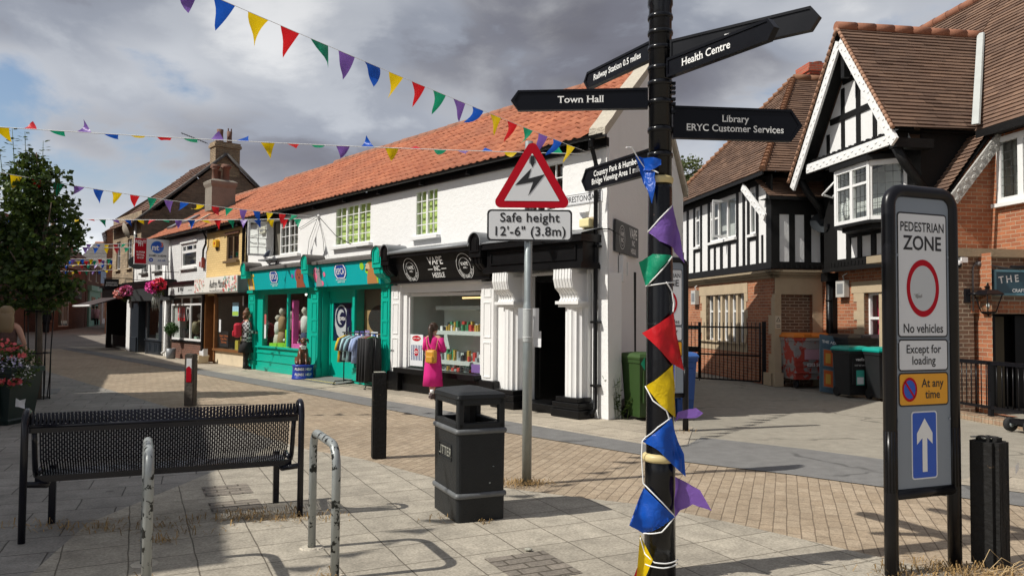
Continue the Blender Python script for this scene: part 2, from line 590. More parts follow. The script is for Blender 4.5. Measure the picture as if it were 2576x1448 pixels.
def tarmac(name,c,warm=0.0,crack=True):
 k=NT(name)
 v=k.vec()
 big=k.noise(v,0.5,7,0.62);fn=k.noise(v,90,4,0.75);mid=k.noise(v,6,6,0.6)
 col=k.mix(big,tuple(x*0.78 for x in c),tuple(x*1.22 for x in c))
 col=k.mix(1.0,col,k.ramp(mid,[(0.3,0.86),(0.7,1.12)]),'MULTIPLY')
 col=k.mix(1.0,col,k.ramp(fn,[(0.3,0.6),(0.7,1.4)]),'MULTIPLY')
 if crack:
  vo=k.n('ShaderNodeTexVoronoi');vo.feature='DISTANCE_TO_EDGE';vo.inputs['Scale'].default_value=0.33
  nz=k.n('ShaderNodeTexNoise');nz.inputs['Scale'].default_value=1.4;nz.inputs['Detail'].default_value=6
  k.l(v,nz.inputs['Vector'])
  va=k.n('ShaderNodeVectorMath');va.operation='MULTIPLY_ADD';va.inputs[1].default_value=(0.9,0.9,0)
  k.l(nz.outputs['Color'],va.inputs[0]);k.l(v,va.inputs[2]);k.l(va.outputs[0],vo.inputs['Vector'])
  cr=k.ramp(vo.outputs['Distance'],[(0.004,1.0),(0.012,0.0)])
  keep=k.ramp(k.noise(v,0.6,3),[(0.5,0.0),(0.56,0.6)])
  col=k.mix(k.math('MULTIPLY',cr,keep),col,tuple(x*0.3 for x in c))
 k.col(col);k.rough(0.9);k.spec(0.3)
 k.bump(fn,0.004,0.8)
 return k.m
def leafy(name,c1,c2,rough=0.5,trans=0.25):
 k=NT(name)
 oi=k.n('ShaderNodeNewGeometry')
 col=k.mix(oi.outputs['Random Per Island'],c1,c2)
 col=k.mix(1.0,col,k.ramp(k.noise(k.vec(),1.7,4),[(0.3,0.7),(0.7,1.3)]),'MULTIPLY')
 k.col(col);k.rough(rough);k.spec(0.35)
 tr=k.n('ShaderNodeBsdfTranslucent')
 k.l(k.mix(0.6,col,(0.16,0.22,0.03)),tr.inputs[0])
 mx=k.n('ShaderNodeMixShader');mx.inputs[0].default_value=trans
 k.l(k.p.outputs[0],mx.inputs[1]);k.l(tr.outputs[0],mx.inputs[2]);k.l(mx.outputs[0],k.out.inputs[0])
 return k.m
def film(name,c,trans=0.35):
 """thin plastic pennant: the far side's light glows through"""
 k=NT(name)
 col=k.mix(k.noise(k.vec(),14,3),tuple(x*0.85 for x in c),tuple(min(1,x*1.1)for x in c))
 k.col(col);k.rough(0.38);k.spec(0.45)
 tr=k.n('ShaderNodeBsdfTranslucent');k.l(col,tr.inputs[0])
 mx=k.n('ShaderNodeMixShader');mx.inputs[0].default_value=trans
 k.l(k.p.outputs[0],mx.inputs[1]);k.l(tr.outputs[0],mx.inputs[2]);k.l(mx.outputs[0],k.out.inputs[0])
 k.bump(k.noise(k.vec(),22,3,0.5,1.0),0.012,0.6)
 return k.m
def emit(name,c,s):
 k=NT(name)
 k.col((0.02,0.02,0.02));k.p.inputs['Emission Color'].default_value=(*c,1);k.p.inputs['Emission Strength'].default_value=s
 return k.m
def clay_roof(name,c1,c2,dark,lich=0.3):
 k=NT(name)
 g=k.n('ShaderNodeNewGeometry')
 v=k.vec()
 vu=k.vec('UV')
 b=k.n('ShaderNodeTexBrick');b.inputs['Scale'].default_value=1;b.inputs['Brick Width'].default_value=0.17;b.inputs['Row Height'].default_value=0.1
 b.inputs['Mortar Size'].default_value=0.003
 b.inputs['Color1'].default_value=(*c1,1);b.inputs['Color2'].default_value=(*c2,1);b.inputs['Mortar'].default_value=(*dark,1)
 k.l(vu,b.inputs['Vector'])
 col=k.mix(k.ramp(k.noise(v,0.7,8,0.65),[(0.35,0.0),(0.75,0.75)]),b.outputs['Color'],dark)
 col=k.mix(k.ramp(k.noise(v,9,6,0.7),[(0.55,0.0),(0.75,lich)]),col,tuple(x*0.5 for x in c1))
 k.col(col);k.rough(0.85);k.spec(0.3)
 k.bump(k.noise(v,25,4),0.006,0.7)
 return k.m
M={}
M['slab']=paving('concrete_slabs',(0.40,0.36,0.29),(0.345,0.31,0.25),(0.15,0.13,0.10),0.4,0.4,0.005,R(-26),0.0,0.2,0.55,0.004)
M['slab_old']=paving('worn_slabs',(0.285,0.265,0.235),(0.235,0.22,0.195),(0.085,0.075,0.065),0.6,0.4,0.006,R(-22),0.5,0.24,0.55,0.005)
M['block']=paving('block_paving',(0.395,0.315,0.225),(0.335,0.26,0.18),(0.19,0.145,0.10),0.2,0.1,0.0045,R(-70.5),0.5,0.2,0.5,0.004,fine=70,stains=False)
M['shop_slab']=paving('pale_slabs',(0.44,0.385,0.30),(0.36,0.315,0.25),(0.12,0.1,0.08),0.9,0.6,0.007,R(-130.5),0.5,0.18,0.45,0.004)
M['tarmac']=tarmac('grey_tarmac',(0.185,0.182,0.175))
M['yard']=tarmac('worn_concrete',(0.30,0.275,0.225))
M['tile_dark']=paving('far_street_blocks',(0.25,0.215,0.18),(0.2,0.175,0.15),(0.1,0.085,0.07),0.3,0.2,0.008,R(-130),0.5,0.2,0.4,0.004)
M['white']=stucco('white_render',(0.80,0.80,0.785),0.012,0.16)
M['white_rough']=stucco('pebble_render',(0.83,0.83,0.815),0.014,0.14,38)
M['white_brick']=bricks('painted_white_brick',(0.78,0.78,0.765),(0.72,0.72,0.71),(0.62,0.62,0.6),painted=True,bump=0.008,vary=0.08,rough=0.7)
M['cream_brick']=bricks('painted_cream_brick',(0.72,0.52,0.235),(0.67,0.48,0.21),(0.55,0.39,0.17),painted=True,bump=0.008,vary=0.08,rough=0.7)
M['red_brick']=bricks('orange_red_brick',(0.42,0.155,0.07),(0.28,0.095,0.045),(0.42,0.30,0.20),ms=0.008)
M['dark_brick']=bricks('brown_red_brick',(0.17,0.062,0.037),(0.115,0.043,0.028),(0.16,0.125,0.095))
M['brown_brick']=bricks('rough_brown_brick',(0.225,0.13,0.082),(0.15,0.088,0.058),(0.40,0.315,0.225),bump=0.02,ms=0.012)
M['stone_rubble']=bricks('rubble_stone',(0.40,0.30,0.19),(0.26,0.195,0.13),(0.34,0.28,0.2),0.30,0.12,0.016,rubble=True,bump=0.03,vary=0.35)
M['gable_brick']=bricks('old_brown_brick',(0.24,0.165,0.105),(0.14,0.098,0.068),(0.2,0.15,0.11),0.24,0.085,0.014,rubble=True,bump=0.02,vary=0.4)
M['stack_brick']=bricks('buff_brick',(0.37,0.275,0.165),(0.25,0.18,0.11),(0.22,0.17,0.12),0.24,0.08,0.012,bump=0.015,vary=0.35)
M['stone']=plain('dressed_stone',(0.47,0.37,0.245),0.85,0.16,3,0.006,30,grime=0.35)
M['render_grey']=plain('grey_cement',(0.25,0.225,0.185),0.9,0.25,4,0.01,25,grime=0.5)
M['timber']=plain('black_timber',(0.008,0.0078,0.0078),0.55,0.3,12,0.006,30,spec=0.25)
M['panel_white']=stucco('white_panel',(0.80,0.80,0.79),0.008,0.12)
M['pantile']=clay_roof('orange_pantile',(0.50,0.155,0.062),(0.40,0.115,0.05),(0.27,0.092,0.05),0.35)
M['pantile_old']=clay_roof('brown_pantile',(0.19,0.095,0.06),(0.14,0.075,0.05),(0.08,0.05,0.038),0.4)
M['plain_tile']=clay_roof('brown_plain_tile',(0.215,0.102,0.055),(0.155,0.073,0.043),(0.10,0.053,0.036),0.3)
M['ridge']=plain('ridge_tile',(0.30,0.125,0.07),0.8,0.3,4,0.006,20,grime=0.5)
M['slate']=plain('grey_slate',(0.10,0.092,0.085),0.7,0.3,5)
M['lead']=plain('lead_sheet',(0.22,0.23,0.24),0.5,0.15,3,0.004,14,metal=0.25)
M['pot']=plain('terracotta_pot',(0.17,0.085,0.055),0.8,0.3,6,grime=0.5)
M['mortar']=plain('lime_mortar',(0.52,0.47,0.38),0.9,0.25,9,0.03,30)
M['teal']=plain('teal_paint',(0.0,0.40,0.29),0.38,0.05,5,spec=0.5)
M['teal_sign']=plain('turquoise_sign',(0.0,0.41,0.42),0.42,0.04,4)
M['white_paint']=plain('white_gloss',(0.80,0.80,0.785),0.4,0.04,4,0.002,20)
M['black_paint']=plain('black_gloss',(0.006,0.006,0.0065),0.35,0.3,6,0.003,25,spec=0.22)
M['black_metal']=plain('black_powder_coat',(0.006,0.006,0.008),0.3,0.3,8,spec=0.3)
M['black_post']=plain('black_post_enamel',(0.004,0.0042,0.0055),0.2,0.3,4,0.002,12,wear=((0.28,0.16,0.11),7.0,0.735),spec=0.35)
M['rubber']=plain('black_rubber',(0.014,0.014,0.014),0.8,0.2)
M['navy_metal']=plain('dark_navy_enamel',(0.006,0.0065,0.012),0.24,0.3,8,spec=0.42)
M['white_letter']=plain('white_letters',(0.82,0.82,0.80),0.5,0.04)
M['black_letter']=plain('black_letters',(0.016,0.016,0.018),0.5,0.1)
M['gold']=plain('cream_gold_band',(0.62,0.50,0.24),0.45,0.15,8,grime=0.3)
M['galv']=plain('galvanised_steel',(0.36,0.40,0.40),0.42,0.16,14,metal=0.55,grime=0.2)
M['steel_paint']=plain('chipped_grey_steel',(0.34,0.36,0.35),0.4,0.14,9,metal=0.35,wear=((0.012,0.014,0.013),16.0,0.555))
M['sign_grey']=plain('sign_grey',(0.235,0.27,0.31),0.4,0.05,2,grime=0.1)
M['sign_white']=plain('sign_white',(0.72,0.73,0.74),0.45,0.04,3,grime=0.06,spec=0.2)
M['sign_red']=plain('sign_red',(0.46,0.006,0.018),0.5,0.06,spec=0.12)
M['sign_yellow']=plain('sign_amber',(0.80,0.36,0.012),0.4,0.05)
M['sign_blue']=plain('sign_blue',(0.012,0.09,0.50),0.35,0.08,grime=0.15)
M['litter']=plain('black_plastic_bin',(0.017,0.0185,0.0195),0.5,0.3,6,0.004,60,spec=0.3,wear=((0.2,0.2,0.17),11.0,0.73))
M['litter_band']=plain('scuffed_band',(0.115,0.12,0.122),0.5,0.35,12,0.003,40)
M['wood_black']=plain('black_stained_timber',(0.012,0.0115,0.011),0.7,0.35,14,0.01,30,spec=0.25,wear=((0.13,0.09,0.055),9.0,0.66))
M['wood_grey']=plain('weathered_timber',(0.085,0.07,0.055),0.85,0.4,14,0.012,30)
M['lichen']=plain('lichen',(0.42,0.41,0.34),0.95,0.4,30,0.02,60)
M['glass']=glassy('window_glass',(0.93,0.97,0.95),0.86)
M['glass_dark']=glassy('dark_window_glass',(0.55,0.6,0.6),0.72)
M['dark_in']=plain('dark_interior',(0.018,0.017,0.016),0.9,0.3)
M['mid_in']=plain('shop_interior',(0.20,0.19,0.17),0.9,0.2)
M['pale_in']=plain('pale_interior',(0.55,0.6,0.58),0.7,0.08)
M['grey_in']=plain('grey_interior',(0.28,0.30,0.29),0.8,0.1)
M['lime_blind']=plain('lime_green_blind',(0.50,0.62,0.20),0.7,0.12,3)
M['brown_wood']=plain('varnished_wood',(0.20,0.085,0.028),0.4,0.3,9)
M['olive_wood']=plain('stained_casement',(0.135,0.088,0.045),0.5,0.2,9)
M['dark_blue_paint']=plain('slate_blue_paint',(0.020,0.027,0.036),0.4,0.2)
M['fascia_grey']=plain('grey_fascia',(0.085,0.092,0.096),0.45,0.12,3)
M['mint']=plain('mint_paint',(0.22,0.46,0.36),0.5,0.08)
M['pub_blue']=plain('pub_sign_blue',(0.035,0.085,0.115),0.4,0.1)
M['pub_frame']=plain('pub_sign_frame',(0.11,0.25,0.31),0.45,0.1)
M['leadlight']=plain('lead_cames',(0.05,0.05,0.05),0.5,0.1)
M['skin']=plain('skin',(0.56,0.31,0.215),0.55,0.08,20)
M['lamp_on']=emit('lit_lamp',(1.0,0.93,0.8),6.0)
M['strip_on']=emit('warm_strip_light',(1.0,0.62,0.25),2.5)
M['bun_red']=film('red_film',(0.72,0.012,0.02))
M['bun_yellow']=film('yellow_film',(0.86,0.60,0.004))
M['bun_blue']=film('blue_film',(0.006,0.10,0.56))
M['bun_green']=film('green_film',(0.006,0.33,0.17))
M['bun_purple']=film('purple_film',(0.23,0.115,0.46))
M['tape']=plain('white_tape',(0.8,0.8,0.78),0.5,0.05)
M['cord']=plain('grey_cord',(0.16,0.15,0.15),0.7,0.1)
def colour(name,c,rough=0.6,**kw):
 if name not in M:
  M[name]=plain(name,c,rough,kw.pop('vary',0.08),**kw)
 return M[name]
 # ---- ground
def sheet(name,pts,z,mat,frame=WORLD):
 mb=MB()
 mb.poly([frame.w(a,b,z)for a,b in pts])
 o=mb.build(name,mat)
 o['kind']='structure'
 return o
def street_rise(x,y):
 """the far end of the street climbs gently"""
 return 0.02*max(0.0,y-36)if x<0 else 0.0
def build_ground():
 mb=MB()
 xs=[-200,-90,-60]+[x for x in range(-50,1,5)]+[8,30,90,200]
 ys=[-60,-10,10,25,36]+list(range(42,91,6))+[110,200]
 vs=[(x,y,-0.016+min(2.2,street_rise(x,y)))for y in ys for x in xs]
 n=len(xs)
 mb.add(vs,[(j*n+i,j*n+i+1,(j+1)*n+i+1,(j+1)*n+i)for j in range(len(ys)-1)for i in range(n-1)])
 mb.build('ground',M['tile_dark'])['kind']='structure'
 sheet('ground',[(0.5,-8),(40,-8),(40,34),(1,34),(0.5,14)],-0.012,M['yard'])
 sheet('road',[(31,1.9),(31,5.0),(12,4.9),(6,4.85),(0.43,4.86),(-0.58,4.64),(-1.97,4.55),(-3.36,4.05),(-3.9,3.8),(-4.7,3.72),(-5.8,3.69),(-9,3.5),(-14,3.0),(-14,0.4),(-9,0.8),(-6,1.2),(-4,1.58),(-2.9,1.88),(0,2.05),(6,1.95)],-0.008,M['block'],ROW)
 sheet('pavement',[(33,-0.6),(33,1.32),(0,1.37),(-2.1,1.37),(-2.2,0.95),(-1.3,-0.4),(-0.2,-0.5),(3,-0.6)],-0.004,M['shop_slab'],ROW)
 sheet('road',[(31,1.3),(31,1.96),(6,1.98),(0,2.1),(-2.9,1.92),(-4,1.62),(-6,1.27),(-9,0.85),(-14,0.5),(-14,-0.3),(-9,0.2),(-6,0.62),(-5.4,0.7),(-4.4,-0.02),(-3.3,0.06),(-1.95,0.3),(-2.2,0.93),(-2.1,1.35),(0,1.35)],0.0,M['tarmac'],ROW)
 sheet('pavement',[(33,5.0),(12,4.9),(6,4.85),(1.2,4.86),(0.5,5.4),(-1.6,7.6),(-3.6,8.6),(-8,10),(-8,22),(33,26)],-0.0005,M['slab_old'],ROW)
 sheet('pavement',[(1.25,4.86),(0.43,4.87),(-0.58,4.65),(-1.97,4.6),(-3.36,4.07),(-3.9,3.82),(-4.7,3.74),(-5.8,3.71),(-9,3.52),(-14,3.02),(-16,16),(-5,13),(-3.6,8.6),(-1.6,7.6),(0.5,5.4)],0.004,M['slab'],ROW)
 a=Vector((-0.17,5.12));u=Vector((math.sin(R(65)),math.cos(R(65))));v=Vector((math.sin(R(153)),math.cos(R(153))))
 def rect(o,w,h):return[tuple(o),tuple(o+u*w),tuple(o+u*w+v*h),tuple(o+v*h)]
 sheet('pavement',rect(a,0.44,0.5),0.008,M['setts'])
 sheet('pavement',rect(Vector((-2.85,7.15)),0.4,0.42),0.008,M['setts'])
 sheet('pavement',rect(Vector((-2.55,6.55)),0.4,0.36),0.008,M['setts'])
 sheet('road',[(9.2,5.9),(10.4,5.6),(10.6,6.4),(9.4,6.7)],0.004,M['tarmac'],ROW)
 sheet('pavement',[(-5.2,0.8),(-5.3,-0.6),(-6.4,-0.8),(-6.6,0.6)],0.006,M['shop_slab'],ROW)
M['setts']=paving('rough_setts',(0.26,0.225,0.185),(0.2,0.175,0.145),(0.1,0.085,0.065),0.2,0.1,0.008,R(-26),0.5,0.25,0.5,0.01,stains=False)
build_ground()
def dry_grass(name,spots,n=60,h=0.07,mat=None,seed=3):
 """bits of dry grass and straw lying in the joints"""
 rr=random.Random(seed)
 mb=MB()
 for(x,y,sx,sy,k)in spots:
  for i in range(int(n*k*.6)):
   px=x+rr.gauss(0,sx);py=y+rr.gauss(0,sy)
   a=rr.uniform(0,6.28);L=rr.uniform(0.3,1.0)*h*1.1;w=rr.uniform(0.0015,0.004)
   zt=0.006+rr.random()**2*h*0.7
   d=Vector((math.cos(a),math.sin(a),0));s=Vector((-d.y,d.x,0))*w
   p=Vector((px,py,0.007));q=p+d*L*0.5+Vector((0,0,zt));r=p+d*L+Vector((0,0,zt*rr.uniform(0,0.8)))
   mb.add([p-s,p+s,q+s,q-s,r],[(0,1,2,3),(3,2,4)])
 o=mb.build(name,mat or M['straw'],recalc=False)
 o['kind']='stuff';o['label']='dry yellow grass and straw lying round the posts and bench feet'
 return o
M['straw']=leafy('straw',(0.42,0.27,0.11),(0.22,0.14,0.065),0.8,0.1)
dry_grass('dry_grass',[(-1.9,6.18,0.22,0.10,6),(-1.95,6.05,0.28,0.04,5),(-2.6,5.8,0.3,0.12,3),(-3.1,5.75,0.25,0.1,3),(-2.45,5.45,0.06,0.04,1.2),(-3.35,5.8,0.25,0.06,1.5),(0.14,7.42,0.14,0.05,8),(0.02,7.3,0.12,0.05,2),(-0.45,6.1,0.1,0.08,0.8),(-1.12,4.75,0.05,0.03,0.8),(-2.2,4.68,0.05,0.03,0.8),(2.75,4.95,0.16,0.12,9),(3.05,4.85,0.14,0.1,6),(2.45,4.9,0.1,0.07,3),(2.2,10.8,0.15,0.06,1.5),(-0.2,6.0,0.03,0.02,0.4)])
# ---- building helpers
def mp_b(b):
 """wall facing +b: u runs along a, o sticks out"""
 return lambda u,o,z:(u,b+o,z)
def mp_a(a,s=-1):
 """wall facing along -a (s=-1) or +a: u runs along b"""
 return lambda u,o,z:(a+s*o,u,z)
def mbx(mb,mp,u0,u1,o0,o1,z0,z1):
 vs=[mp(*p)for p in((u0,o0,z0),(u1,o0,z0),(u1,o1,z0),(u0,o1,z0),(u0,o0,z1),(u1,o0,z1),(u1,o1,z1),(u0,o1,z1))]
 return mb.add(vs,[(0,3,2,1),(4,5,6,7),(0,1,5,4),(1,2,6,5),(2,3,7,6),(3,0,4,7)])
def wall_holes(mb,mp,u0,u1,z0,z1,holes,reveal=0.14):
 us=sorted({u0,u1}|{h[0]for h in holes}|{h[1]for h in holes})
 zs=sorted({z0,z1}|{h[2]for h in holes}|{h[3]for h in holes})
 for i in range(len(us)-1):
  for j in range(len(zs)-1):
   cu,cz=(us[i]+us[i+1])/2,(zs[j]+zs[j+1])/2
   if any(h[0]<cu<h[1]and h[2]<cz<h[3]for h in holes):continue
   mb.quad(mp(us[i],0,zs[j]),mp(us[i+1],0,zs[j]),mp(us[i+1],0,zs[j+1]),mp(us[i],0,zs[j+1]))
 for a,b,c,d in holes:
  mb.quad(mp(a,0,c),mp(a,-reveal,c),mp(a,-reveal,d),mp(a,0,d))
  mb.quad(mp(b,0,c),mp(b,-reveal,c),mp(b,-reveal,d),mp(b,0,d))
  mb.quad(mp(a,0,c),mp(b,0,c),mp(b,-reveal,c),mp(a,-reveal,c))
  mb.quad(mp(a,0,d),mp(b,0,d),mp(b,-reveal,d),mp(a,-reveal,d))
def window(T,mp,u0,u1,z0,z1,cols=2,rows=3,o=-0.09,fr=0.05,bar=0.018,mat=None,glass=None,inside=None,sill=None,mull=None,transom=None,sillout=0.1,depth=0.35,name='window',label=None):
 """window part with glazing, inside and sill as sub-parts; mull = u positions of thicker mullions"""
 mat=mat or M['white_paint'];glass=glass or M['glass'];inside=inside or M['dark_in']
 mb=MB()
 for a,b,c,d in((u0,u0+fr,z0,z1),(u1-fr,u1,z0,z1),(u0+fr,u1-fr,z0,z0+fr),(u0+fr,u1-fr,z1-fr,z1)):
  mbx(mb,mp,a,b,o-0.03,o+0.03,c,d)
 ms=mull or[]
 for m in ms:
  mbx(mb,mp,m-fr*0.6,m+fr*0.6,o-0.028,o+0.028,z0+fr,z1-fr)
 edges=[u0]+list(ms)+[u1]
 for i in range(len(edges)-1):
  a,b=edges[i],edges[i+1]
  for k in range(1,cols):
   x=a+(b-a)*k/cols
   mbx(mb,mp,x-bar/2,x+bar/2,o-0.015,o+0.017,z0+fr,z1-fr)
 for k in range(1,rows):
  z=z0+(z1-z0)*k/rows
  mbx(mb,mp,u0+fr,u1-fr,o-0.014,o+0.015,z-bar/2,z+bar/2)
 for z in(transom or[]):
  mbx(mb,mp,u0+fr,u1-fr,o-0.026,o+0.026,z-fr*0.5,z+fr*0.5)
 w=mb.build(name,mat,T)
 if label:w['label']=label
 S=sub(w)
 g=MB();g.quad(mp(u0+fr*.5,o-0.004,z0+fr*.5),mp(u1-fr*.5,o-0.004,z0+fr*.5),mp(u1-fr*.5,o-0.004,z1-fr*.5),mp(u0+fr*.5,o-0.004,z1-fr*.5))
 g.build('pane',glass,S)
 if inside!='none':
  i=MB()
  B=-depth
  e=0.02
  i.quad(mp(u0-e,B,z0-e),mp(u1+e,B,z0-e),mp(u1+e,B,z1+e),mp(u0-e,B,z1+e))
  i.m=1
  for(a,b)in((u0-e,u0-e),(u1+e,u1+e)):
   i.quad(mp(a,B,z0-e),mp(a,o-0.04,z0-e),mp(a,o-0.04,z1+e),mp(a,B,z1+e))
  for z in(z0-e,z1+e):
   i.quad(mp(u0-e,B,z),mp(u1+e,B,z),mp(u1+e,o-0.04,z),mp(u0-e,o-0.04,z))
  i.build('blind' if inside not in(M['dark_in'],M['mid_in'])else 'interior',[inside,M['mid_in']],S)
 if sill is not None:
  s=MB();mbx(s,mp,u0-0.06,u1+0.06,-0.1,sillout,z0-0.07,z0-0.002)
  s.build('sill',sill,S)
 return w
class G:
 pass
def pantile_roof(T,s0,s1,d0,z0,d1,z1,mat,skew=0.0,col=0.215,course=0.3,name='roof',extra=None,smax_skew=0.0):
 """pantiles: rolls down the slope, each tile its own piece; skew moves the low-s end with the height"""
 mb=MB()
 L=math.hypot(d1-d0,z1-z0)
 sl=Vector((0,(d1-d0)/L,(z1-z0)/L));nn=Vector((0,-sl.z,sl.y))
 if nn.z<0:nn=-nn
 prof=[(0.0,0.012),(0.16,0.034),(0.36,0.05),(0.54,0.034),(0.70,0.010),(0.86,0.0),(1.04,0.012)]
 nc=int(math.ceil(L/course));course=L/nc
 for j in range(nc):
  v0=j*course;v1=v0+course+0.05
  lo=s0+skew*(v0+course*0.5)/L
  n=int((s1-lo)/col)
  for i in range(n):
   a=s1-(i+1)*col
   if a<lo-0.02:continue
   dz=rnd.uniform(-0.006,0.008);da=rnd.uniform(-0.006,0.006);dv=rnd.uniform(-0.012,0.012)
   vs=[]
   for vv,lift in((v0+dv,0.028+dz),(v1+dv,0.0+dz*.5)):
    for t,h in prof:
     p=Vector((a+(1-t)*col+da,d0,z0))+sl*vv+nn*(h+lift)
     vs.append(p)
   m=len(prof)
   for t,h in prof:
    vs.append(Vector((a+(1-t)*col+da,d0,z0))+sl*(v0+dv)+nn*(h+0.010+dz))
   mb.add(vs,[(k,k+1,m+k+1,m+k)for k in range(m-1)]+[(2*m+k,2*m+k+1,k+1,k)for k in range(m-1)],True)
 lo=s0+skew
 mb.m=1
 q=[Vector((s0,d0,z0))-nn*0.02,Vector((s1,d0,z0))-nn*0.02,Vector((s1,d1,z1))-nn*0.02,Vector((lo,d1,z1))-nn*0.02]
 mb.poly(q)
 r=mb.build(name,[mat,M['dark_in']],T,recalc=False)
 return r
def isl_clay(name,c1,c2,dark,sc=0.6,moss=0.35):
 k=NT(name)
 g=k.n('ShaderNodeNewGeometry')
 v=k.vec()
 col=k.mix(g.outputs['Random Per Island'],c1,c2)
 col=k.mix(k.ramp(k.noise(v,sc,8,0.65),[(0.42,0.0),(0.75,0.7)]),col,dark)
 col=k.mix(k.ramp(k.noise(v,13,5,0.7),[(0.5,0.0),(0.75,moss)]),col,tuple(x*0.55 for x in c2))
 k.col(col);k.rough(0.82);k.spec(0.3)
 k.bump(k.noise(v,30,4),0.004,0.6)
 return k.m
M['pantile']=isl_clay('orange_pantile',(0.50,0.185,0.095),(0.36,0.115,0.06),(0.27,0.11,0.07))
M['pantile_old']=isl_clay('brown_pantile',(0.20,0.105,0.07),(0.13,0.075,0.052),(0.075,0.05,0.04))
M['plain_tile']=isl_clay('brown_plain_tile',(0.235,0.145,0.098),(0.135,0.082,0.058),(0.10,0.066,0.05),0.5,0.3)
M['far_tile']=isl_clay('far_red_tile',(0.19,0.075,0.045),(0.14,0.058,0.037),(0.1,0.055,0.04))
def gutter(T,s0,s1,d,z,name='gutter',mat=None,r=0.055):
 mb=MB();n=8;L=[[],[]]
 for k,s in enumerate((s0,s1)):
  for i in range(n+1):
   a=math.pi+math.pi*i/n
   L[k].append((s,d+math.cos(a)*r,z+math.sin(a)*r))
  for i in range(n+1):
   a=2*math.pi-math.pi*i/n
   L[k].append((s,d+math.cos(a)*(r-.008),z+math.sin(a)*(r-.008)))
 mb.loft(L,True,False)
 return mb.build(name,mat or M['black_paint'],T)
def fluted(mb,s,d,hw,dep,z0,z1,flutes=7):
 """half-round engaged column with flutes, standing proud of d"""
 rings=[]
 for z in(z0,z1):
  rg=[]
  n=flutes*4
  for i in range(n+1):
   t=i/n
   a=math.pi*(1-t)
   ph=(t*flutes)%1.0
   k=1-0.10*(math.sin(math.pi*ph)**0.6 if 0<ph<1 else 0)
   rg.append((s+math.cos(a)*hw*k,d+math.sin(a)*dep*k,z))
  rg+=[(s+hw,d-0.05,z),(s-hw,d-0.05,z)]
  rings.append(rg)
 mb.loft(rings,True,False)
def panel_frame(mb,s0,s1,z0,z1,d,w=0.025,t=0.014):
 for a,b,c,e in((s0,s1,z0,z0+w),(s0,s1,z1-w,z1),(s0,s0+w,z0+w,z1-w),(s1-w,s1,z0+w,z1-w)):
  mb.box(a,b,d,d+t,c,e)
def arch_block(mb,mbl,s0,s1,d0,d1,z0,z1,back):
 """console head: upright block with a round top, a barrel of lead running back to the wall"""
 r=(s1-s0)/2;cs=(s0+s1)/2;zc=z1-r
 pts=[(s0,d1,z0),(s1,d1,z0),(s1,d1,zc)]+[(cs+r*math.cos(math.pi*k/12),d1,zc+r*math.sin(math.pi*k/12))for k in range(1,12)]+[(s0,d1,zc)]
 mb.prism(pts,(0,d0-d1,0))
 for k,(f,t)in enumerate(((0.80,0.02),(0.45,0.035))):
  rr=r*f
  zb=z0+(zc-z0)*0.35
  p=[(cs-rr,d1,zb),(cs+rr,d1,zb),(cs+rr,d1,zc)]+[(cs+rr*math.cos(math.pi*k2/10),d1,zc+rr*math.sin(math.pi*k2/10))for k2 in range(1,10)]+[(cs-rr,d1,zc)]
  if k==0:
   q=[(cs+(x-cs)*0.78,y,zb+0.03+(z-zb)*0.9)for x,y,z in p]
   n=len(p);t2=(0,0.02,0)
   a=[Vector(v)+Vector(t2)for v in p];b=[Vector(v)+Vector(t2)for v in q]
   mb.add(a+b+[Vector(v)for v in p]+[Vector(v)for v in q],[(i,(i+1)%n,n+(i+1)%n,n+i)for i in range(n)]+[(2*n+i,2*n+(i+1)%n,(i+1)%n,i)for i in range(n)]+[(n+i,n+(i+1)%n,3*n+(i+1)%n,3*n+i)for i in range(n)])
  else:
   mb.prism(p,(0,0.012,0))
 R2=r+0.02
 rings=[]
 for d in(d1+0.025,back):
  rings.append([(cs+R2*math.cos(math.pi*k/14),d,zc+R2*math.sin(math.pi*k/14))for k in range(15)]+[(cs-R2,d,zc-0.06),(cs-r,d,zc-0.06)]+[(cs-r*math.cos(math.pi*k/14),d,zc+r*math.sin(math.pi*k/14))for k in range(15)]+[(cs+r,d,zc-0.06),(cs+R2,d,zc-0.06)])
 mbl.loft(rings,True,False)
def scroll(mb,s0,s1,d,prof,ribs=5):
 """S-shaped bracket: profile (out, z) swept across, with ribs"""
 w=(s1-s0)/ribs
 for i in range(ribs):
  a,b=s0+i*w,s0+(i+1)*w
  for(x0,x1,k)in((a,a+w*0.28,0.0),(a+w*0.28,b,0.016)):
   pts=[(x0,d,prof[0][1])]+[(x0,d+o+k,z)for o,z in prof]+[(x0,d,prof[-1][1])]
   mb.prism(pts,(x1-x0,0,0))
RD=(-1,0,0)
def decal(T,name,mat,pts,d):
 mb=MB();mb.poly([(s,d,z)for s,z in pts])
 return mb.build(name,mat,T)
def rect_pts(s0,s1,z0,z1):
 return[(s0,z0),(s1,z0),(s1,z1),(s0,z1)]
def ellipse_pts(s,z,rs,rz,n=24):
 return[(s+rs*math.cos(2*math.pi*k/n),z+rz*math.sin(2*math.pi*k/n))for k in range(n)]
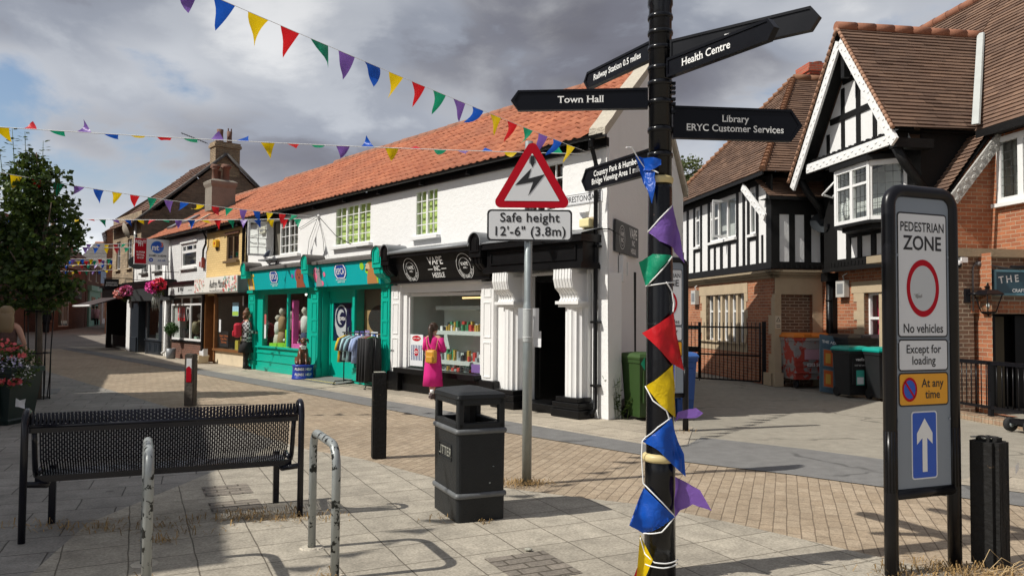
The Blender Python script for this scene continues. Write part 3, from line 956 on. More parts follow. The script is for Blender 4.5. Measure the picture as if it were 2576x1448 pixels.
 # ---- the white terrace with the teal and the black shop
def goods(mb,s0,s1,d0,d1,z,rr,h=(0.06,0.14),w=(0.03,0.09),mats=6):
 """small boxes and bottles standing in a row on a shelf"""
 s=s0
 while s<s1-0.04:
  ww=rr.uniform(*w);hh=rr.uniform(*h)
  mb.m=1+rr.randrange(mats)
  if rr.random()<0.75:
   mb.box(s,min(s1,s+ww),d0,d1,z,z+hh)
  s+=ww+rr.uniform(0.0,0.05)
 mb.m=0
GOODS=[colour('goods_%s'%n,c,0.5)for n,c in(('white',(0.75,0.76,0.76)),('grey',(0.30,0.33,0.35)),('black',(0.03,0.03,0.035)),('green',(0.06,0.25,0.13)),('amber',(0.5,0.33,0.08)),('red',(0.5,0.06,0.05)),('lilac',(0.32,0.24,0.5)),('blue',(0.08,0.2,0.5)))]
def paper(T,s,z,w,h,d,mat,name='notice'):
 mb=MB();mb.box(s-w/2,s+w/2,d,d+0.004,z-h/2,z+h/2)
 return mb.build(name,mat,T)
def mannequin(mb,s,d,z,top,bottom,h=1.0,torso=True):
 """shop dummy: torso with shoulders and a skirt or trousers"""
 def ring(zz,rx,ry,k=10):return[(s+rx*math.cos(2*math.pi*i/k),d+ry*math.sin(2*math.pi*i/k),zz)for i in range(k)]
 mb.m=bottom
 mb.loft([ring(z,0.20,0.14),ring(z+0.3*h,0.17,0.12),ring(z+0.45*h,0.12,0.09)])
 mb.m=top
 mb.loft([ring(z+0.44*h,0.125,0.095),ring(z+0.62*h,0.16,0.11),ring(z+0.78*h,0.19,0.1),ring(z+0.85*h,0.14,0.08),ring(z+0.89*h,0.055,0.05)])
 mb.m=0
 mb.loft([ring(z+0.88*h,0.045,0.045),ring(z+0.93*h,0.045,0.045),ring(z+0.97*h,0.08,0.09),ring(z+1.05*h,0.085,0.1),ring(z+1.12*h,0.04,0.05)])
def build_terrace():
 T=Thing('terrace_building','long white rendered terrace with orange pantile roof, teal shopfront and black and white shopfront','building',(0,0,0),ROW)
 EZ=4.45
 F=mp_b(0)
 wins={'a':(1.02,1.95,3.38,4.24),'b':(4.65,5.52,3.25,4.24),'c':(7.33,9.09,3.27,4.25),'d':(11.13,13.12,3.24,4.26)}
 mb=MB()
 wall_holes(mb,F,0,14.62,2.3,EZ-0.02,list(wins.values()),0.16)
 mbx(mb,F,0,0.36,-0.3,0.0,0.0,2.3)
 kx,kd=3.05,-5.96
 for(zl,zh)in((0,1),):
  A=Vector((0,0,0));B=Vector((kx,kd,0));apx=Vector((1.50,-2.93,6.62))
  pts=[A,B,Vector((kx,kd,4.5)),apx,Vector((0.0,0.06,EZ+0.05))]
  mb.poly(pts)
 mb.quad((kx,kd,0),(14.62,kd,0),(14.62,kd,EZ),(kx,kd,EZ))
 mb.quad((14.62,kd,0),(14.62,-0.3,0),(14.62,-0.3,EZ),(14.62,kd,EZ))
 mb.poly([(14.62,0,EZ-.02),(14.62,kd,EZ),(14.62,-2.9,6.4)])
 mb.quad((0.3,-0.31,2.32),(14.6,-0.31,2.32),(14.6,-5.9,2.32),(3.0,-5.9,2.32))
 wall=mb.build('wall',M['white_rough'],T)
 d=Vector((kx,kd,0)).normalized();nrm=Vector((d.y,-d.x,0))
 p=MB()
 for a,b,h in((0.06,2.3,0.24),(2.3,6.6,0.2)):
  q0=d*a;q1=d*b
  p.add([q0,q1,q1+nrm*0.03,q0+nrm*0.03]+[v+Vector((0,0,h))for v in(q0,q1,q1+nrm*0.03,q0+nrm*0.03)],[(0,1,2,3),(4,5,6,7),(0,1,5,4),(1,2,6,5),(2,3,7,6),(3,0,4,7)])
 p.build('plinth',M['black_paint'],T)
 c=MB()
 n=9;rings=[]
 for i in range(n):
  f=i/(n-1)
  q=Vector((0.0,0.16,EZ-0.03)).lerp(Vector((1.50,-2.93,6.62)),f)
  j=rnd.uniform(-0.012,0.012)
  rings.append([q+Vector((-0.05,0,-0.02)),q+Vector((-0.05+j,0,0.15+j)),q+Vector((0.26+j,0.03,0.17+j)),q+Vector((0.28,0.03,-0.02))])
 c.loft(rings,True,False)
 rings=[]
 for i in range(5):
  q=Vector((1.50,-2.93,6.62)).lerp(Vector((3.05,-6.1,4.5)),i/4)
  rings.append([q+Vector((-0.05,0,-0.02)),q+Vector((-0.05,0,0.15)),q+Vector((0.26,0.03,0.17)),q+Vector((0.28,0.03,-0.02))])
 c.loft(rings,True,False)
 c.build('coping',M['mortar'],T)
 roof=pantile_roof(T,0.20,14.64,0.16,EZ+0.0,-2.9,6.55,M['pantile'],skew=1.50)
 S=sub(roof)
 r=MB()
 for i in range(29):
  s=1.55+i*0.45
  j=rnd.uniform(-0.008,0.008)
  r.tube([(s,-2.9,6.53+j),(min(s+0.46,14.64),-2.9,6.53+j)],[0.125,0.135],12,True)
 r.build('ridge',M['ridge'],S)
 b=MB();b.quad((1.7,-2.95,6.5),(14.64,-2.95,6.5),(14.64,-6.0,4.45),(3.1,-6.0,4.45))
 b.build('rear_slope',M['pantile_old'],S)
 e=MB();e.box(0.0,14.62,0.005,0.06,EZ-0.16,EZ-0.02)
 for s in(0.5,1.9,3.5,5.1,6.8,8.4,10.0,11.6,13.2,14.3):e.box(s,s+0.07,0.06,0.16,EZ-0.14,EZ-0.05)
 e.build('eaves_board',M['black_paint'],T)
 gutter(T,-0.1,14.6,0.22,EZ+0.0)
 dp=MB()
 dp.tube([(0.20,0.20,EZ-0.05),(0.20,0.2,EZ-0.13),(0.22,0.07,EZ-0.42),(0.22,0.07,0.16),(0.22,0.16,0.06)],0.036,10)
 dp.lathe([(0.045,0),(0.05,0.04),(0.05,0.13),(0.06,0.15)],(0.20,0.2,EZ-0.2),10)
 for z in(3.9,2.7,1.5,0.5):dp.box(0.15,0.29,0.0,0.115,z,z+0.035)
 dp.build('downpipe',M['black_paint'],T)
 window(T,F,*wins['a'],cols=2,rows=3,mull=[1.48],sill=M['white_paint'],o=-0.05)
 window(T,F,*wins['b'],cols=2,rows=4,mull=[5.08],sill=M['white_paint'],o=-0.03,inside=M['lime_blind'],depth=0.13)
 window(T,F,*wins['c'],cols=2,rows=4,mull=[7.92,8.50],sill=M['white_paint'],o=-0.03,inside=M['lime_blind'],depth=0.13)
 w=window(T,F,11.13,12.30,3.24,4.26,cols=2,rows=4,mull=[11.72],sill=None,o=-0.03,inside=M['mid_in'],depth=0.3)
 mb=MB();mb.box(12.32,13.1,-0.22,-0.2,3.26,4.24);mb.build('shutter',M['brown_grey'],T)
 sl=MB();sl.box(11.0,13.2,-0.1,0.1,3.16,3.235);sl.build('sill',M['white_paint'],T)
 lf=MB();h=Vector((13.1,0.0,3.26));out=Vector((0.10,1,0)).normalized()
 def leaf(u0,u1,z0,z1,t=0.04):
  a,b2=h+out*u0,h+out*u1
  s=Vector((t,0,0))
  lf.add([a+Vector((0,0,z0)),b2+Vector((0,0,z0)),b2+s+Vector((0,0,z0)),a+s+Vector((0,0,z0)),a+Vector((0,0,z1)),b2+Vector((0,0,z1)),b2+s+Vector((0,0,z1)),a+s+Vector((0,0,z1))],[(0,1,2,3),(4,5,6,7),(0,1,5,4),(1,2,6,5),(2,3,7,6),(3,0,4,7)])
 for u0,u1,z0,z1 in((0,.06,0,1),(.52,.58,0,1),(0,.58,0,.06),(0,.58,.94,1),(.28,.30,0,1),(0,.58,.24,.26),(0,.58,.49,.51),(0,.58,.74,.76)):leaf(u0,u1,z0,z1)
 ol=lf.build('open_casement',M['white_paint'],T)
 g=MB();g.quad(h+out*.05+Vector((.02,0,.05)),h+out*.55+Vector((.02,0,.05)),h+out*.55+Vector((.02,0,.95)),h+out*.05+Vector((.02,0,.95)));g.build('pane',M['glass'],sub(ol))
 k=MB();k.box(12.25,13.0,0.1,0.34,3.10,3.14);k.tube([(12.5,0.0,2.82),(12.55,0.3,3.09)],0.018,6);k.tube([(12.5,0.02,2.84),(12.5,0.02,3.1)],0.018,6)
 k.build('shelf_bracket',M['lead'],T)
 f=MB();f.lathe([(0.09,0),(0.09,0.14),(0.11,0.16),(0.11,0.2)],(15.2-1.2,-3.0,6.5),10);f.build('flue',M['black_paint'],T)
 cb=MB()
 cb.tube([(9.95,0.03,4.12),(9.0,0.03,3.55),(7.9,0.03,3.18),(6.5,0.03,3.1),(6.0,0.05,3.12)],0.008,5)
 cb.tube([(9.95,0.03,4.12),(10.4,0.05,3.55),(10.5,0.06,3.02)],0.006,5)
 cb.tube([(9.95,0.03,4.12),(9.62,0.05,3.5),(9.5,0.06,2.98)],0.006,5)
 cb.tube([(9.95,0.03,4.12),(10.9,0.03,3.92),(11.05,0.03,3.9)],0.006,5)
 cb.tube([(13.2,0.03,3.95),(14.6,0.03,3.92)],0.007,5);cb.tube([(13.1,0.03,3.62),(14.2,0.03,3.72),(14.7,0.03,3.85)],0.007,5)
 cb.tube([(1.0,0.03,3.02),(0.3,0.03,3.0),(-0.03,0.03,2.98),(-0.03+0.25,-0.5,2.95),(0.33,-0.62,2.9),(0.36,-0.66,2.05)],0.009,5)
 cb.build('cable',M['black_paint'],T)
 bk=MB();bk.box(9.9,10.02,0,0.03,4.05,4.28);bk.tube([(9.96,0.02,4.1),(9.96,0.12,4.1)],0.01,6);bk.build('hook_plate',M['white_paint'],T)
 V=G();V.d=d;V.n=nrm
 def side(a,o,z):return d*a+nrm*(-o if False else o)+Vector((0,0,z))
 sb=MB()
 for a0,a1,o,z0,z1 in((0.62,0.86,0.07,2.18,2.62),(0.98,1.05,0.06,2.3,2.52)):
  sb.add([side(a0,0,z0),side(a1,0,z0),side(a1,o,z0),side(a0,o,z0),side(a0,0,z1),side(a1,0,z1),side(a1,o,z1),side(a0,o,z1)],[(0,1,2,3),(4,5,6,7),(0,1,5,4),(1,2,6,5),(2,3,7,6),(3,0,4,7)])
 sb.build('meter_box',M['white_paint'],T)
 # ------ teal shop
 P=MB()
 for s0,s1 in((13.73,14.27),(9.70,10.17),(6.31,6.72)):
  P.box(s0+.03,s1-.03,0.0,0.10,0.26,2.22)
  P.bbox(s0,s1,0.0,0.14,0.0,0.26,0.012)
  P.box(s0,s1,0.0,0.14,2.215,2.29)
  for z0,z1 in((0.34,1.08),(1.16,1.92),(2.0,2.17)):panel_frame(P,s0+0.10,s1-0.10,z0,z1,0.10)
  P.box(s0+.07,s1-.07,0.10,0.113,1.45,1.50)
 pl=P.build('pilaster',M['teal'],T)
 P=MB()
 P.box(13.35,13.74,-0.12,0.03,0,2.3);P.box(10.15,10.50,-0.12,0.02,0,2.3)
 P.box(10.5,13.35,-0.05,0.04,2.16,2.3);P.box(11.62,11.70,-0.03,0.04,0.72,2.16)
 P.box(10.45,13.6,-0.05,0.06,0.0,0.70)
 for z0,z1,o in((0.655,0.70,0.12),(0.50,0.535,0.085),(0.27,0.30,0.085),(0.0,0.13,0.09)):P.box(10.45,13.62,0.05,o,z0,z1)
 P.box(9.68,9.72,-0.24,0.0,0,2.3);P.box(8.02,8.12,-0.24,0.02,0,2.3);P.box(8.02,9.7,-0.24,-0.1,2.2,2.3)
 P.box(8.12,8.42,-0.24,-0.17,0.0,2.2);P.box(9.58,9.7,-0.24,-0.17,0,2.2);P.box(8.12,9.7,-0.24,-0.17,2.02,2.2)
 P.box(6.72,8.02,-0.05,0.03,0,0.34);P.box(6.72,8.02,-0.04,0.05,0.31,0.36);P.box(6.72,8.02,-0.05,0.03,2.2,2.3)
 sf=P.build('shopfront_frame',M['teal'],T)
 D=MB()
 for a,b,z0,z1 in((8.42,8.54,0.05,2.02),(9.48,9.58,0.05,2.02),(8.54,9.48,1.9,2.02),(8.54,9.48,0.05,0.95)):D.box(a,b,-0.23,-0.19,z0,z1)
 dr=D.build('door',M['teal'],T)
 Ds=sub(dr)
 x=MB();x.quad((8.54,-0.215,.95),(9.48,-0.215,.95),(9.48,-0.215,1.9),(8.54,-0.215,1.9));x.build('door_glass',colour('navy_vinyl',(0.012,0.014,0.045),0.2),Ds)
 x=MB();x.poly([(s,-0.21,z)for s,z in[(9.40,1.62)]+[(9.10-0.32*math.cos(a)*-1*-1,1.55+0.30*math.sin(a))for a in[R(t)for t in range(150,20,-12)]]+[(8.85,1.2),(8.9,1.02),(9.1,0.99),(9.3,1.12),(9.41,1.35)]]);x.build('sticker',colour('pale_vinyl',(0.42,0.45,0.46),0.5),Ds)
 x=MB();x.ring((9.1,-0.206,1.55),0.19,0.265,(1,0,0),(0,0,1));x.disc((9.02,-0.205,1.52),0.15,(1,0,0),(0,0,1));x.build('badge',colour('navy_vinyl',(0.012,0.014,0.045)),Ds)
 text('OPEN',0.12,M['white_letter'],Ds,(9.02,-0.2,1.5),RD,bold=0.01)
 x=MB();x.tube([(8.56,-0.16,1.12),(8.56,-0.12,1.14),(8.56,-0.12,1.3),(8.56,-0.16,1.32)],0.012,6);x.build('handle',M['galv'],Ds)
 mt=MB();mt.add([(7.9,0.6,0.004),(9.75,0.6,0.004),(9.7,-0.16,0.06),(8.0,-0.16,0.06),(7.9,0.6,0.0),(9.75,0.6,0.0)],[(0,1,2,3)]);mt.build('ramp_mat',colour('mat_grey',(0.16,0.16,0.15),0.9),T)
 mt=MB()
 for i in range(12):mt.add([(8.1+i*.13,0.50,0.016),(8.18+i*.13,0.50,0.016),(8.18+i*.13,0.42,0.022),(8.1+i*.13,0.42,0.022)],[(0,1,2,3)])
 mt.build('ramp_stripe',colour('yellow_tread',(0.62,0.52,0.2),0.8),T)
 x=MB();x.quad((10.5,-0.0,.7),(13.35,-0.0,.7),(13.35,-0.0,2.16),(10.5,-0.0,2.16));x.quad((6.72,-0.01,.36),(8.02,-0.01,.36),(8.02,-0.01,2.2),(6.72,-0.01,2.2));x.build('shop_window',M['glass'],T)
 x=MB();x.box(6.5,14.2,-1.7,-1.6,0,2.3);x.box(6.5,14.2,-1.7,-0.3,0.0,0.03);x.box(14.2,14.3,-1.7,0,0,2.3);x.box(6.4,6.5,-1.7,-0.05,0,2.3);x.box(6.5,14.2,-1.7,-0.05,2.3,2.33);x.box(10.2,13.7,-1.0,-0.06,0.60,0.68)
 x.build('interior',M['mid_in'],T)
 CL=[colour('cloth_%s'%n,c,0.85)for n,c in(('ivory',(0.62,0.58,0.5)),('tan',(0.36,0.24,0.13)),('navy',(0.04,0.06,0.13)),('rose',(0.55,0.09,0.22)),('grey',(0.2,0.2,0.21)),('white',(0.72,0.72,0.7)),('lime',(0.27,0.62,0.03)),('pink',(0.80,0.12,0.42)),('print',(0.3,0.17,0.2)))]
 x=MB()
 for s,t,b,h,dd in((12.62,1,1,0.98,-0.25),(12.05,8,3,0.9,-0.28),(11.12,5,2,1.0,-0.22),(10.72,0,4,0.95,-0.28),(13.0,5,0,.8,-0.3),(11.85,3,0,.85,-0.4)):mannequin(x,s,dd,0.68,t,b,h)
 for s0,s1,m,h in((12.55,13.05,6,0.1),(11.95,12.5,6,0.12),(11.72,12.0,6,0.5),(10.75,11.55,7,0.13),(11.5,11.6,7,1.3)):
  x.m=m;x.box(s0,s1,-0.22,-0.06,0.685,0.685+h)
 rr=random.Random(5)
 for i in range(26):
  s=rr.uniform(10.6,13.2);x.m=rr.randrange(9);zz=rr.uniform(0.82,0.9);x.ball((s,rr.uniform(-0.5,-0.15),zz),rr.uniform(0.04,0.08),6,5,1.3,1,.8)
 for i in range(30):
  s=10.6+i*.095;x.m=rr.choice((1,2,3,4,5,8,0));x.box(s,s+0.06,-1.35,-1.0,0.9+rr.random()*.2,1.75)
 x.build('window_display',CL,T)
 lm=MB()
 for s in(12.3,12.05,11.2):lm.ball((s,-0.8,2.17),0.03,8,6)
 lm.build('ceiling_lamp',M['lamp_on'],T)
 paper(T,13.2,1.45,0.12,0.3,0.005,colour('notice_red',(0.5,0.12,0.12)),'notice');paper(T,13.2,1.12,0.12,0.42,0.005,M['sign_white'])
 x=MB();x.box(6.72,8.02,-0.3,-0.26,1.15,1.72);x.m=1;x.box(6.72,8.02,-0.3,-0.27,0.36,1.15);x.m=2;x.poly([(6.74,-0.05,.4),(7.25,-0.05,0.4),(6.74,-0.05,1.12)]);x.m=1;x.poly([(s,-0.255,z)for s,z in ellipse_pts(7.35,1.5,0.5,0.33)]);x.m=3;x.box(6.72,8.02,-0.3,-0.27,1.72,2.2)
 x.build('window_display',[colour('straw_board',(0.46,0.30,0.14)),M['dark_in'],colour('yellow_card',(0.8,0.62,0.02)),colour('board_grey',(0.16,0.14,0.1))],T)
 for i,(s,z,w,h,c)in enumerate(((7.92,1.06,.19,.33,(0.12,0.12,0.33)),(7.68,1.06,.19,.33,(0.07,0.08,0.3)),(7.44,1.08,.2,.34,(0.25,0.2,0.4)),(7.12,1.08,.3,.28,(0.70,0.74,0.78)))):
  q=paper(T,s,z,w,h,0.002,colour('poster_%d'%i,c),'poster')
  if i==1:
   y=MB();y.ring((s,0.008,z-.05),0.035,0.05,(1,0,0),(0,0,1),16);y.box(s-.008,s+.02,0.0065,0.008,z-.03,z+0.05);y.box(s-.045,s,0.0065,.008,z-.03,z-.015);y.disc((s+.006,0.008,z+.075),0.02,(1,0,0),(0,0,1),12);y.build('wheelchair_mark',M['white_letter'],sub(q))
  elif i==3:
   y=MB();y.disc((s,0.0075,z),0.11,(1,0,0),(0,0,1));y.build('blue_mark',M['sign_blue'],sub(q));y=MB();y.ring((s,0.009,z),0.085,0.095,(1,0,0),(0,0,1));y.box(s-.02,s+.02,.0085,0.009,z-.05,z+.05);y.build('ring_mark',M['sign_white'],sub(q))
  else:
   y=MB()
   for kk in range(3):y.box(s-w*.35,s+w*.35,0.0065,0.008,z-.1+kk*.09,z-.06+kk*.09)
   y.build('print',M['sign_white'],sub(q))
 x=MB()
 for s0,s1 in((6.45,9.60),(9.92,13.84)):
  x.add([(s0,0.05,2.29),(s1,0.05,2.29),(s1,0.26,2.29),(s0,0.26,2.29),(s0,0.05,2.82),(s1,0.05,2.82),(s1,0.34,2.82),(s0,0.34,2.82)],[(0,1,2,3),(4,5,6,7),(0,1,5,4),(1,2,6,5),(2,3,7,6),(3,0,4,7)])
 fa=x.build('fascia',M['teal_sign'],T)
 FS=sub(fa)
 sl=(0.34-0.26)/0.53
 def fd(z):return 0.26+(z-2.29)*sl+0.006
 up=Vector((0,sl,1)).normalized()
 def fpoly(name,mat,pts,k=0.0):
  y=MB();y.poly([(s,fd(z)+k,z)for s,z in pts]);return y.build(name,mat,FS)
 blue=colour('logo_blue',(0.012,0.055,0.30),0.4)
 for cs,cz,w,h in((11.97,2.62,0.52,0.31),(8.2,2.62,0.56,0.33)):
  def octo(f):
   a,b,c2=w/2*f,h/2*f,0.09
   return[(cs-a+c2,cz-b),(cs+a-c2,cz-b),(cs+a,cz-b+c2),(cs+a,cz+b-c2),(cs+a-c2,cz+b),(cs-a+c2,cz+b),(cs-a,cz+b-c2),(cs-a,cz-b+c2)]
  fpoly('logo',blue,octo(1.06));fpoly('logo',M['white_letter'],octo(0.97),0.002);fpoly('logo',blue,octo(0.86),0.004)
  text('RSPCA',0.21,M['white_letter'],FS,(cs,fd(cz)+0.008,cz-0.005),RD,up,bold=0.008,sx=0.66)
  text('HULL & EAST RIDING\nCHARITY SHOP',0.052,M['white_letter'],FS,(cs,fd(2.4)+0.004,2.40),RD,up,bold=0.006)
 AN=[colour('print_%s'%n,c)for n,c in(('lime',(0.3,0.62,0.02)),('golden',(0.46,0.20,0.06)),('cream',(0.66,0.48,0.28)),('pink',(0.83,0.16,0.30)),('catgrey',(0.30,0.27,0.29)),('violet',(0.25,0.07,0.33)),('rust',(0.30,0.075,0.035)),('amber',(0.8,0.5,0.03)),('dark',(0.05,0.03,0.03)))]
 lime,gold,cream,pink,catg,viol,rust,amber,dark=AN
 def blob(pts,m,k):fpoly('animal_print',m,pts,k)
 blob([(6.52,2.3)]+[(6.78-.26*math.cos(t),2.56+.24*math.sin(t))for t in[R(a)for a in range(180,-1,-15)]][::-1]+[(6.99,2.3)][:0]+[(6.52,2.3)][:0],lime,0.002)
 blob(ellipse_pts(7.17,2.70,0.09,0.085),lime,0.002)
 blob([(6.54,2.3),(7.0,2.3),(6.98,2.45),(6.92,2.56),(6.96,2.66),(6.9,2.75),(6.76,2.79),(6.62,2.74),(6.56,2.6),(6.6,2.48)],gold,0.004)
 blob([(6.82,2.62),(7.0,2.63),(7.0,2.72),(6.9,2.76),(6.82,2.72)],cream,0.006);blob(ellipse_pts(6.96,2.61,0.05,0.025),dark,0.008);blob(ellipse_pts(6.99,2.7,0.02,0.018),dark,0.008)
 blob(ellipse_pts(9.44,2.58,0.16,0.18),pink,0.002);blob(ellipse_pts(9.02,2.58,0.06,0.06),pink,0.002);blob(ellipse_pts(9.2,2.37,0.11,0.07),pink,0.002)
 blob([(9.5,2.3),(9.16,2.3),(9.2,2.45),(9.26,2.55),(9.2,2.62),(9.21,2.79),(9.28,2.71),(9.36,2.71),(9.43,2.79),(9.44,2.64),(9.38,2.55),(9.46,2.42)],catg,0.004)
 for s in(9.27,9.38):blob(ellipse_pts(s,2.66,0.02,0.014),dark,0.006)
 blob(ellipse_pts(10.42,2.6,0.24,0.19),viol,0.002);blob(ellipse_pts(10.8,2.6,0.06,0.055),viol,0.002)
 blob([(10.1,2.3),(10.62,2.3),(10.58,2.44),(10.62,2.56),(10.56,2.72),(10.42,2.78),(10.26,2.74),(10.17,2.6),(10.2,2.46)],rust,0.004)
 for s in(10.33,10.48):blob(ellipse_pts(s,2.63,0.025,0.02),dark,0.006)
 blob(ellipse_pts(10.41,2.55,0.04,0.03),dark,0.006)
 blob([(13.36,2.3),(13.78,2.3),(13.8,2.6),(13.7,2.74),(13.5,2.77),(13.38,2.6)],amber,0.002);blob([(13.45,2.3),(13.68,2.3),(13.7,2.5),(13.66,2.66),(13.5,2.66),(13.46,2.5)],cream,0.004);blob(ellipse_pts(13.34,2.7,0.05,0.045),amber,0.002)
 x=MB()
 for s0,s1 in((6.45,9.57),(9.92,13.52)):
  n=int((s1-s0)/0.75)+1
  for i in range(n):
   a=s0+(s1-s0)*i/n;b=s0+(s1-s0)*(i+1)/n-0.008
   x.add([(a,0.40,2.83),(b,0.40,2.83),(b,0.40,2.90),(a,0.40,2.90),(a,0.0,3.0),(b,0.0,3.0),(a,0.0,2.83),(b,0.0,2.83)],[(0,1,2,3),(3,2,5,4),(0,3,4,6),(1,2,5,7),(0,1,7,6)])
 x.build('lead_flashing',M['slate'],T)
 c1=MB();cl=MB()
 for s0,s1 in((13.5,13.88),(9.56,9.93)):arch_block(c1,cl,s0,s1,0.02,0.48,2.62,3.08,-0.05)
 arch_block(c1,cl,6.10,6.46,0.02,0.48,2.62,3.08,-0.05)
 scroll(c1,6.10,6.44,0.0,[(0.44,2.62),(0.42,2.5),(0.34,2.42),(0.22,2.38),(0.15,2.3)],1)
 scroll(c1,9.58,9.91,0.0,[(0.30,2.62),(0.2,2.5),(0.13,2.4),(0.1,2.3)],1)
 c1 .build('console',M['teal'],T);cl.build('console_cap',M['slate'],T)
 # ------ black and white shop
 P=MB()
 for s0,s1 in((5.92,6.28),(2.75,3.11)):
  P.box(s0,s1,0.0,0.09,0.40,2.24)
  for z0,z1 in((0.47,1.12),(1.2,1.86),(1.95,2.18)):panel_frame(P,s0+.07,s1-.07,z0,z1,0.09,0.02,0.012)
 P.box(3.11,5.92,-0.04,0.05,2.08,2.26);P.box(3.11,5.92,0.0,0.16,2.235,2.27)
 P.box(5.76,5.92,-0.15,0.02,0.5,2.08);P.box(3.11,3.22,-0.15,0.02,0.5,2.08);P.box(3.22,5.76,-0.12,-0.06,2.0,2.08);P.box(5.71,5.76,-0.07,-0.02,.52,2.0)
 P.box(2.36,2.75,-0.3,0.0,0,2.3);P.box(6.28,6.33,-0.1,0.02,0,2.3)
 P.build('pilaster',M['white_paint'],T)
 P=MB()
 P.bbox(5.88,6.33,0.0,0.16,0.0,0.40,0.02);P.bbox(2.66,3.15,0.0,0.16,0.0,0.42,0.02)
 P.box(3.15,5.9,-0.1,0.05,0.0,0.40);P.box(3.1,5.9,-0.1,0.26,0.40,0.50)
 P.build('stall_riser',M['black_paint'],T)
 x=MB();x.quad((3.22,-0.05,.5),(5.72,-0.05,.5),(5.72,-0.05,2.0),(3.22,-0.05,2.0));x.build('shop_window',M['glass'],T)
 x=MB();x.box(2.6,5.95,-1.3,-1.2,0,2.3);x.box(5.85,5.95,-1.2,-0.1,0,2.3);x.box(3.1,5.9,-1.2,-0.06,0.42,0.49);x.m=1;x.box(3.2,5.9,-1.2,-0.06,2.06,2.3)
 x.build('interior',[M['pale_in'],colour('brown_shelf',(0.09,0.05,0.03))],T)
 x=MB();x.box(4.0,5.15,-0.62,-0.5,1.70,1.80);x.box(3.2,5.2,-0.62,-0.56,0.49,1.75)
 for z in(1.26,0.66):x.box(3.2,5.1,-0.56,-0.22,z-0.045,z+0.035)
 x.box(3.2,5.15,-0.56,-0.3,1.72,1.80)
 x.build('cabinet',M['pale_in'],T)
 rr=random.Random(11);x=MB()
 for z in(1.295,0.695):
  goods(x,3.25,4.95,-0.34,-0.28,z,rr);goods(x,3.25,4.95,-0.5,-0.44,z,rr,(0.12,0.22))
 goods(x,3.3,4.6,-0.2,-0.14,0.5,rr,(0.04,0.1));goods(x,3.3,4.9,-0.5,-0.44,0.5,rr,(0.05,0.12))
 x.build('goods',[M['pale_in']]+GOODS,T)
 x=MB();x.box(3.25,4.6,-0.62,-0.58,1.955,1.985);x.build('strip_light',M['strip_on'],T)
 q=paper(T,5.46,0.87,0.48,0.66,-0.04,M['sign_white'],'offer_poster')
 Q=sub(q)
 y=MB();y.poly([(s,-0.034,z)for s,z in ellipse_pts(5.46,1.12,0.16,0.06)]);y.poly([(5.46+(0.1 if k%2 else 0.065)*math.cos(k*math.pi/9),-0.033,0.83+(0.1 if k%2 else 0.065)*math.sin(k*math.pi/9))for k in range(18)]);y.build('red_flash',M['sign_red'],Q)
 y=MB()
 for k in range(7):y.box(5.26+k*.06,5.29+k*.06,-0.036,-0.034,0.66,0.98)
 y.build('bottle_print',colour('print_blue',(0.05,0.08,0.2)),Q)
 text('SPECIAL OFFER',0.036,M['white_letter'],Q,(5.46,-0.03,1.12),RD,bold=0.02);text('£25',0.08,M['white_letter'],Q,(5.46,-0.028,0.83),RD,bold=0.02)
 paper(T,3.42,0.60,0.28,0.16,-0.04,colour('violet_card',(0.18,0.1,0.3)),'card')
 x=MB();x.add([(2.7,0.0,2.27),(6.1,0.0,2.27),(6.1,0.2,2.27),(2.7,0.2,2.27),(2.7,0.0,2.85),(6.1,0.0,2.85),(6.1,0.40,2.85),(2.7,0.40,2.85)],[(0,1,2,3),(4,5,6,7),(0,1,5,4),(1,2,6,5),(2,3,7,6),(3,0,4,7)])
 x.box(2.7,6.1,0.18,0.24,2.27,2.31);x.box(2.7,6.1,0.3,0.46,2.80,2.87)
 fb=x.build('fascia',M['black_paint'],T);B=sub(fb)
 sl2=0.2/0.58
 def bd(z):return 0.2+(z-2.27)*sl2+0.008
 up2=Vector((0,sl2,1)).normalized()
 text('VAPE',0.225,M['white_letter'],B,(4.27,bd(2.67),2.67),RD,up2,bold=0.015,sx=.98)
 text('INC',0.14,M['white_letter'],B,(4.27,bd(2.525),2.525),RD,up2,bold=0.025,sx=0.85)
 text('HESSLE',0.14,M['white_letter'],B,(4.27,bd(2.395),2.395),RD,up2,bold=0.018,sx=0.95)
 y=MB()
 for s0,s1 in((4.42,4.58),(3.96,4.12)):y.add([(s0,bd(2.515),2.51),(s1,bd(2.515),2.51),(s1,bd(2.53),2.525),(s0,bd(2.53),2.525)],[(0,1,2,3)])
 y.build('dash',M['white_letter'],B)
 for s in(5.2,3.36):
  y=MB();y.ring((s,bd(2.53),2.53),0.245,0.255,(1,0,0),up2);y.ring((s,bd(2.53),2.53),0.165,0.172,(1,0,0),up2);y.build('badge_ring',M['white_letter'],B)
  text('VAPE',0.10,M['white_letter'],B,(s,bd(2.575),2.575),RD,up2,bold=0.012);text('-INC-',0.055,M['white_letter'],B,(s,bd(2.505),2.505),RD,up2,bold=0.02)
  word='ESTABLISHED 2014'
  for k,ch in enumerate(word):
   if ch==' ':continue
   a=R(200+140*k/(len(word)-1))
   c=Vector((s,bd(2.53)+0.001,2.53))+Vector((-1,0,0))*(0.208*math.cos(a))+up2*(0.208*math.sin(a))
   rdir=Vector((-1,0,0))*(-math.sin(a))+up2*math.cos(a);udir=-(Vector((-1,0,0))*math.cos(a)+up2*math.sin(a))
   text(ch,0.062,M['white_letter'],B,c,rdir,udir,bold=0.02)
 x=MB();x.add([(2.98,0.46,2.87),(5.80,0.46,2.87),(5.80,-0.02,3.05),(2.98,-0.02,3.05),(2.98,0.46,2.93),(5.80,0.46,2.93)],[(4,5,2,3),(0,1,5,4)])
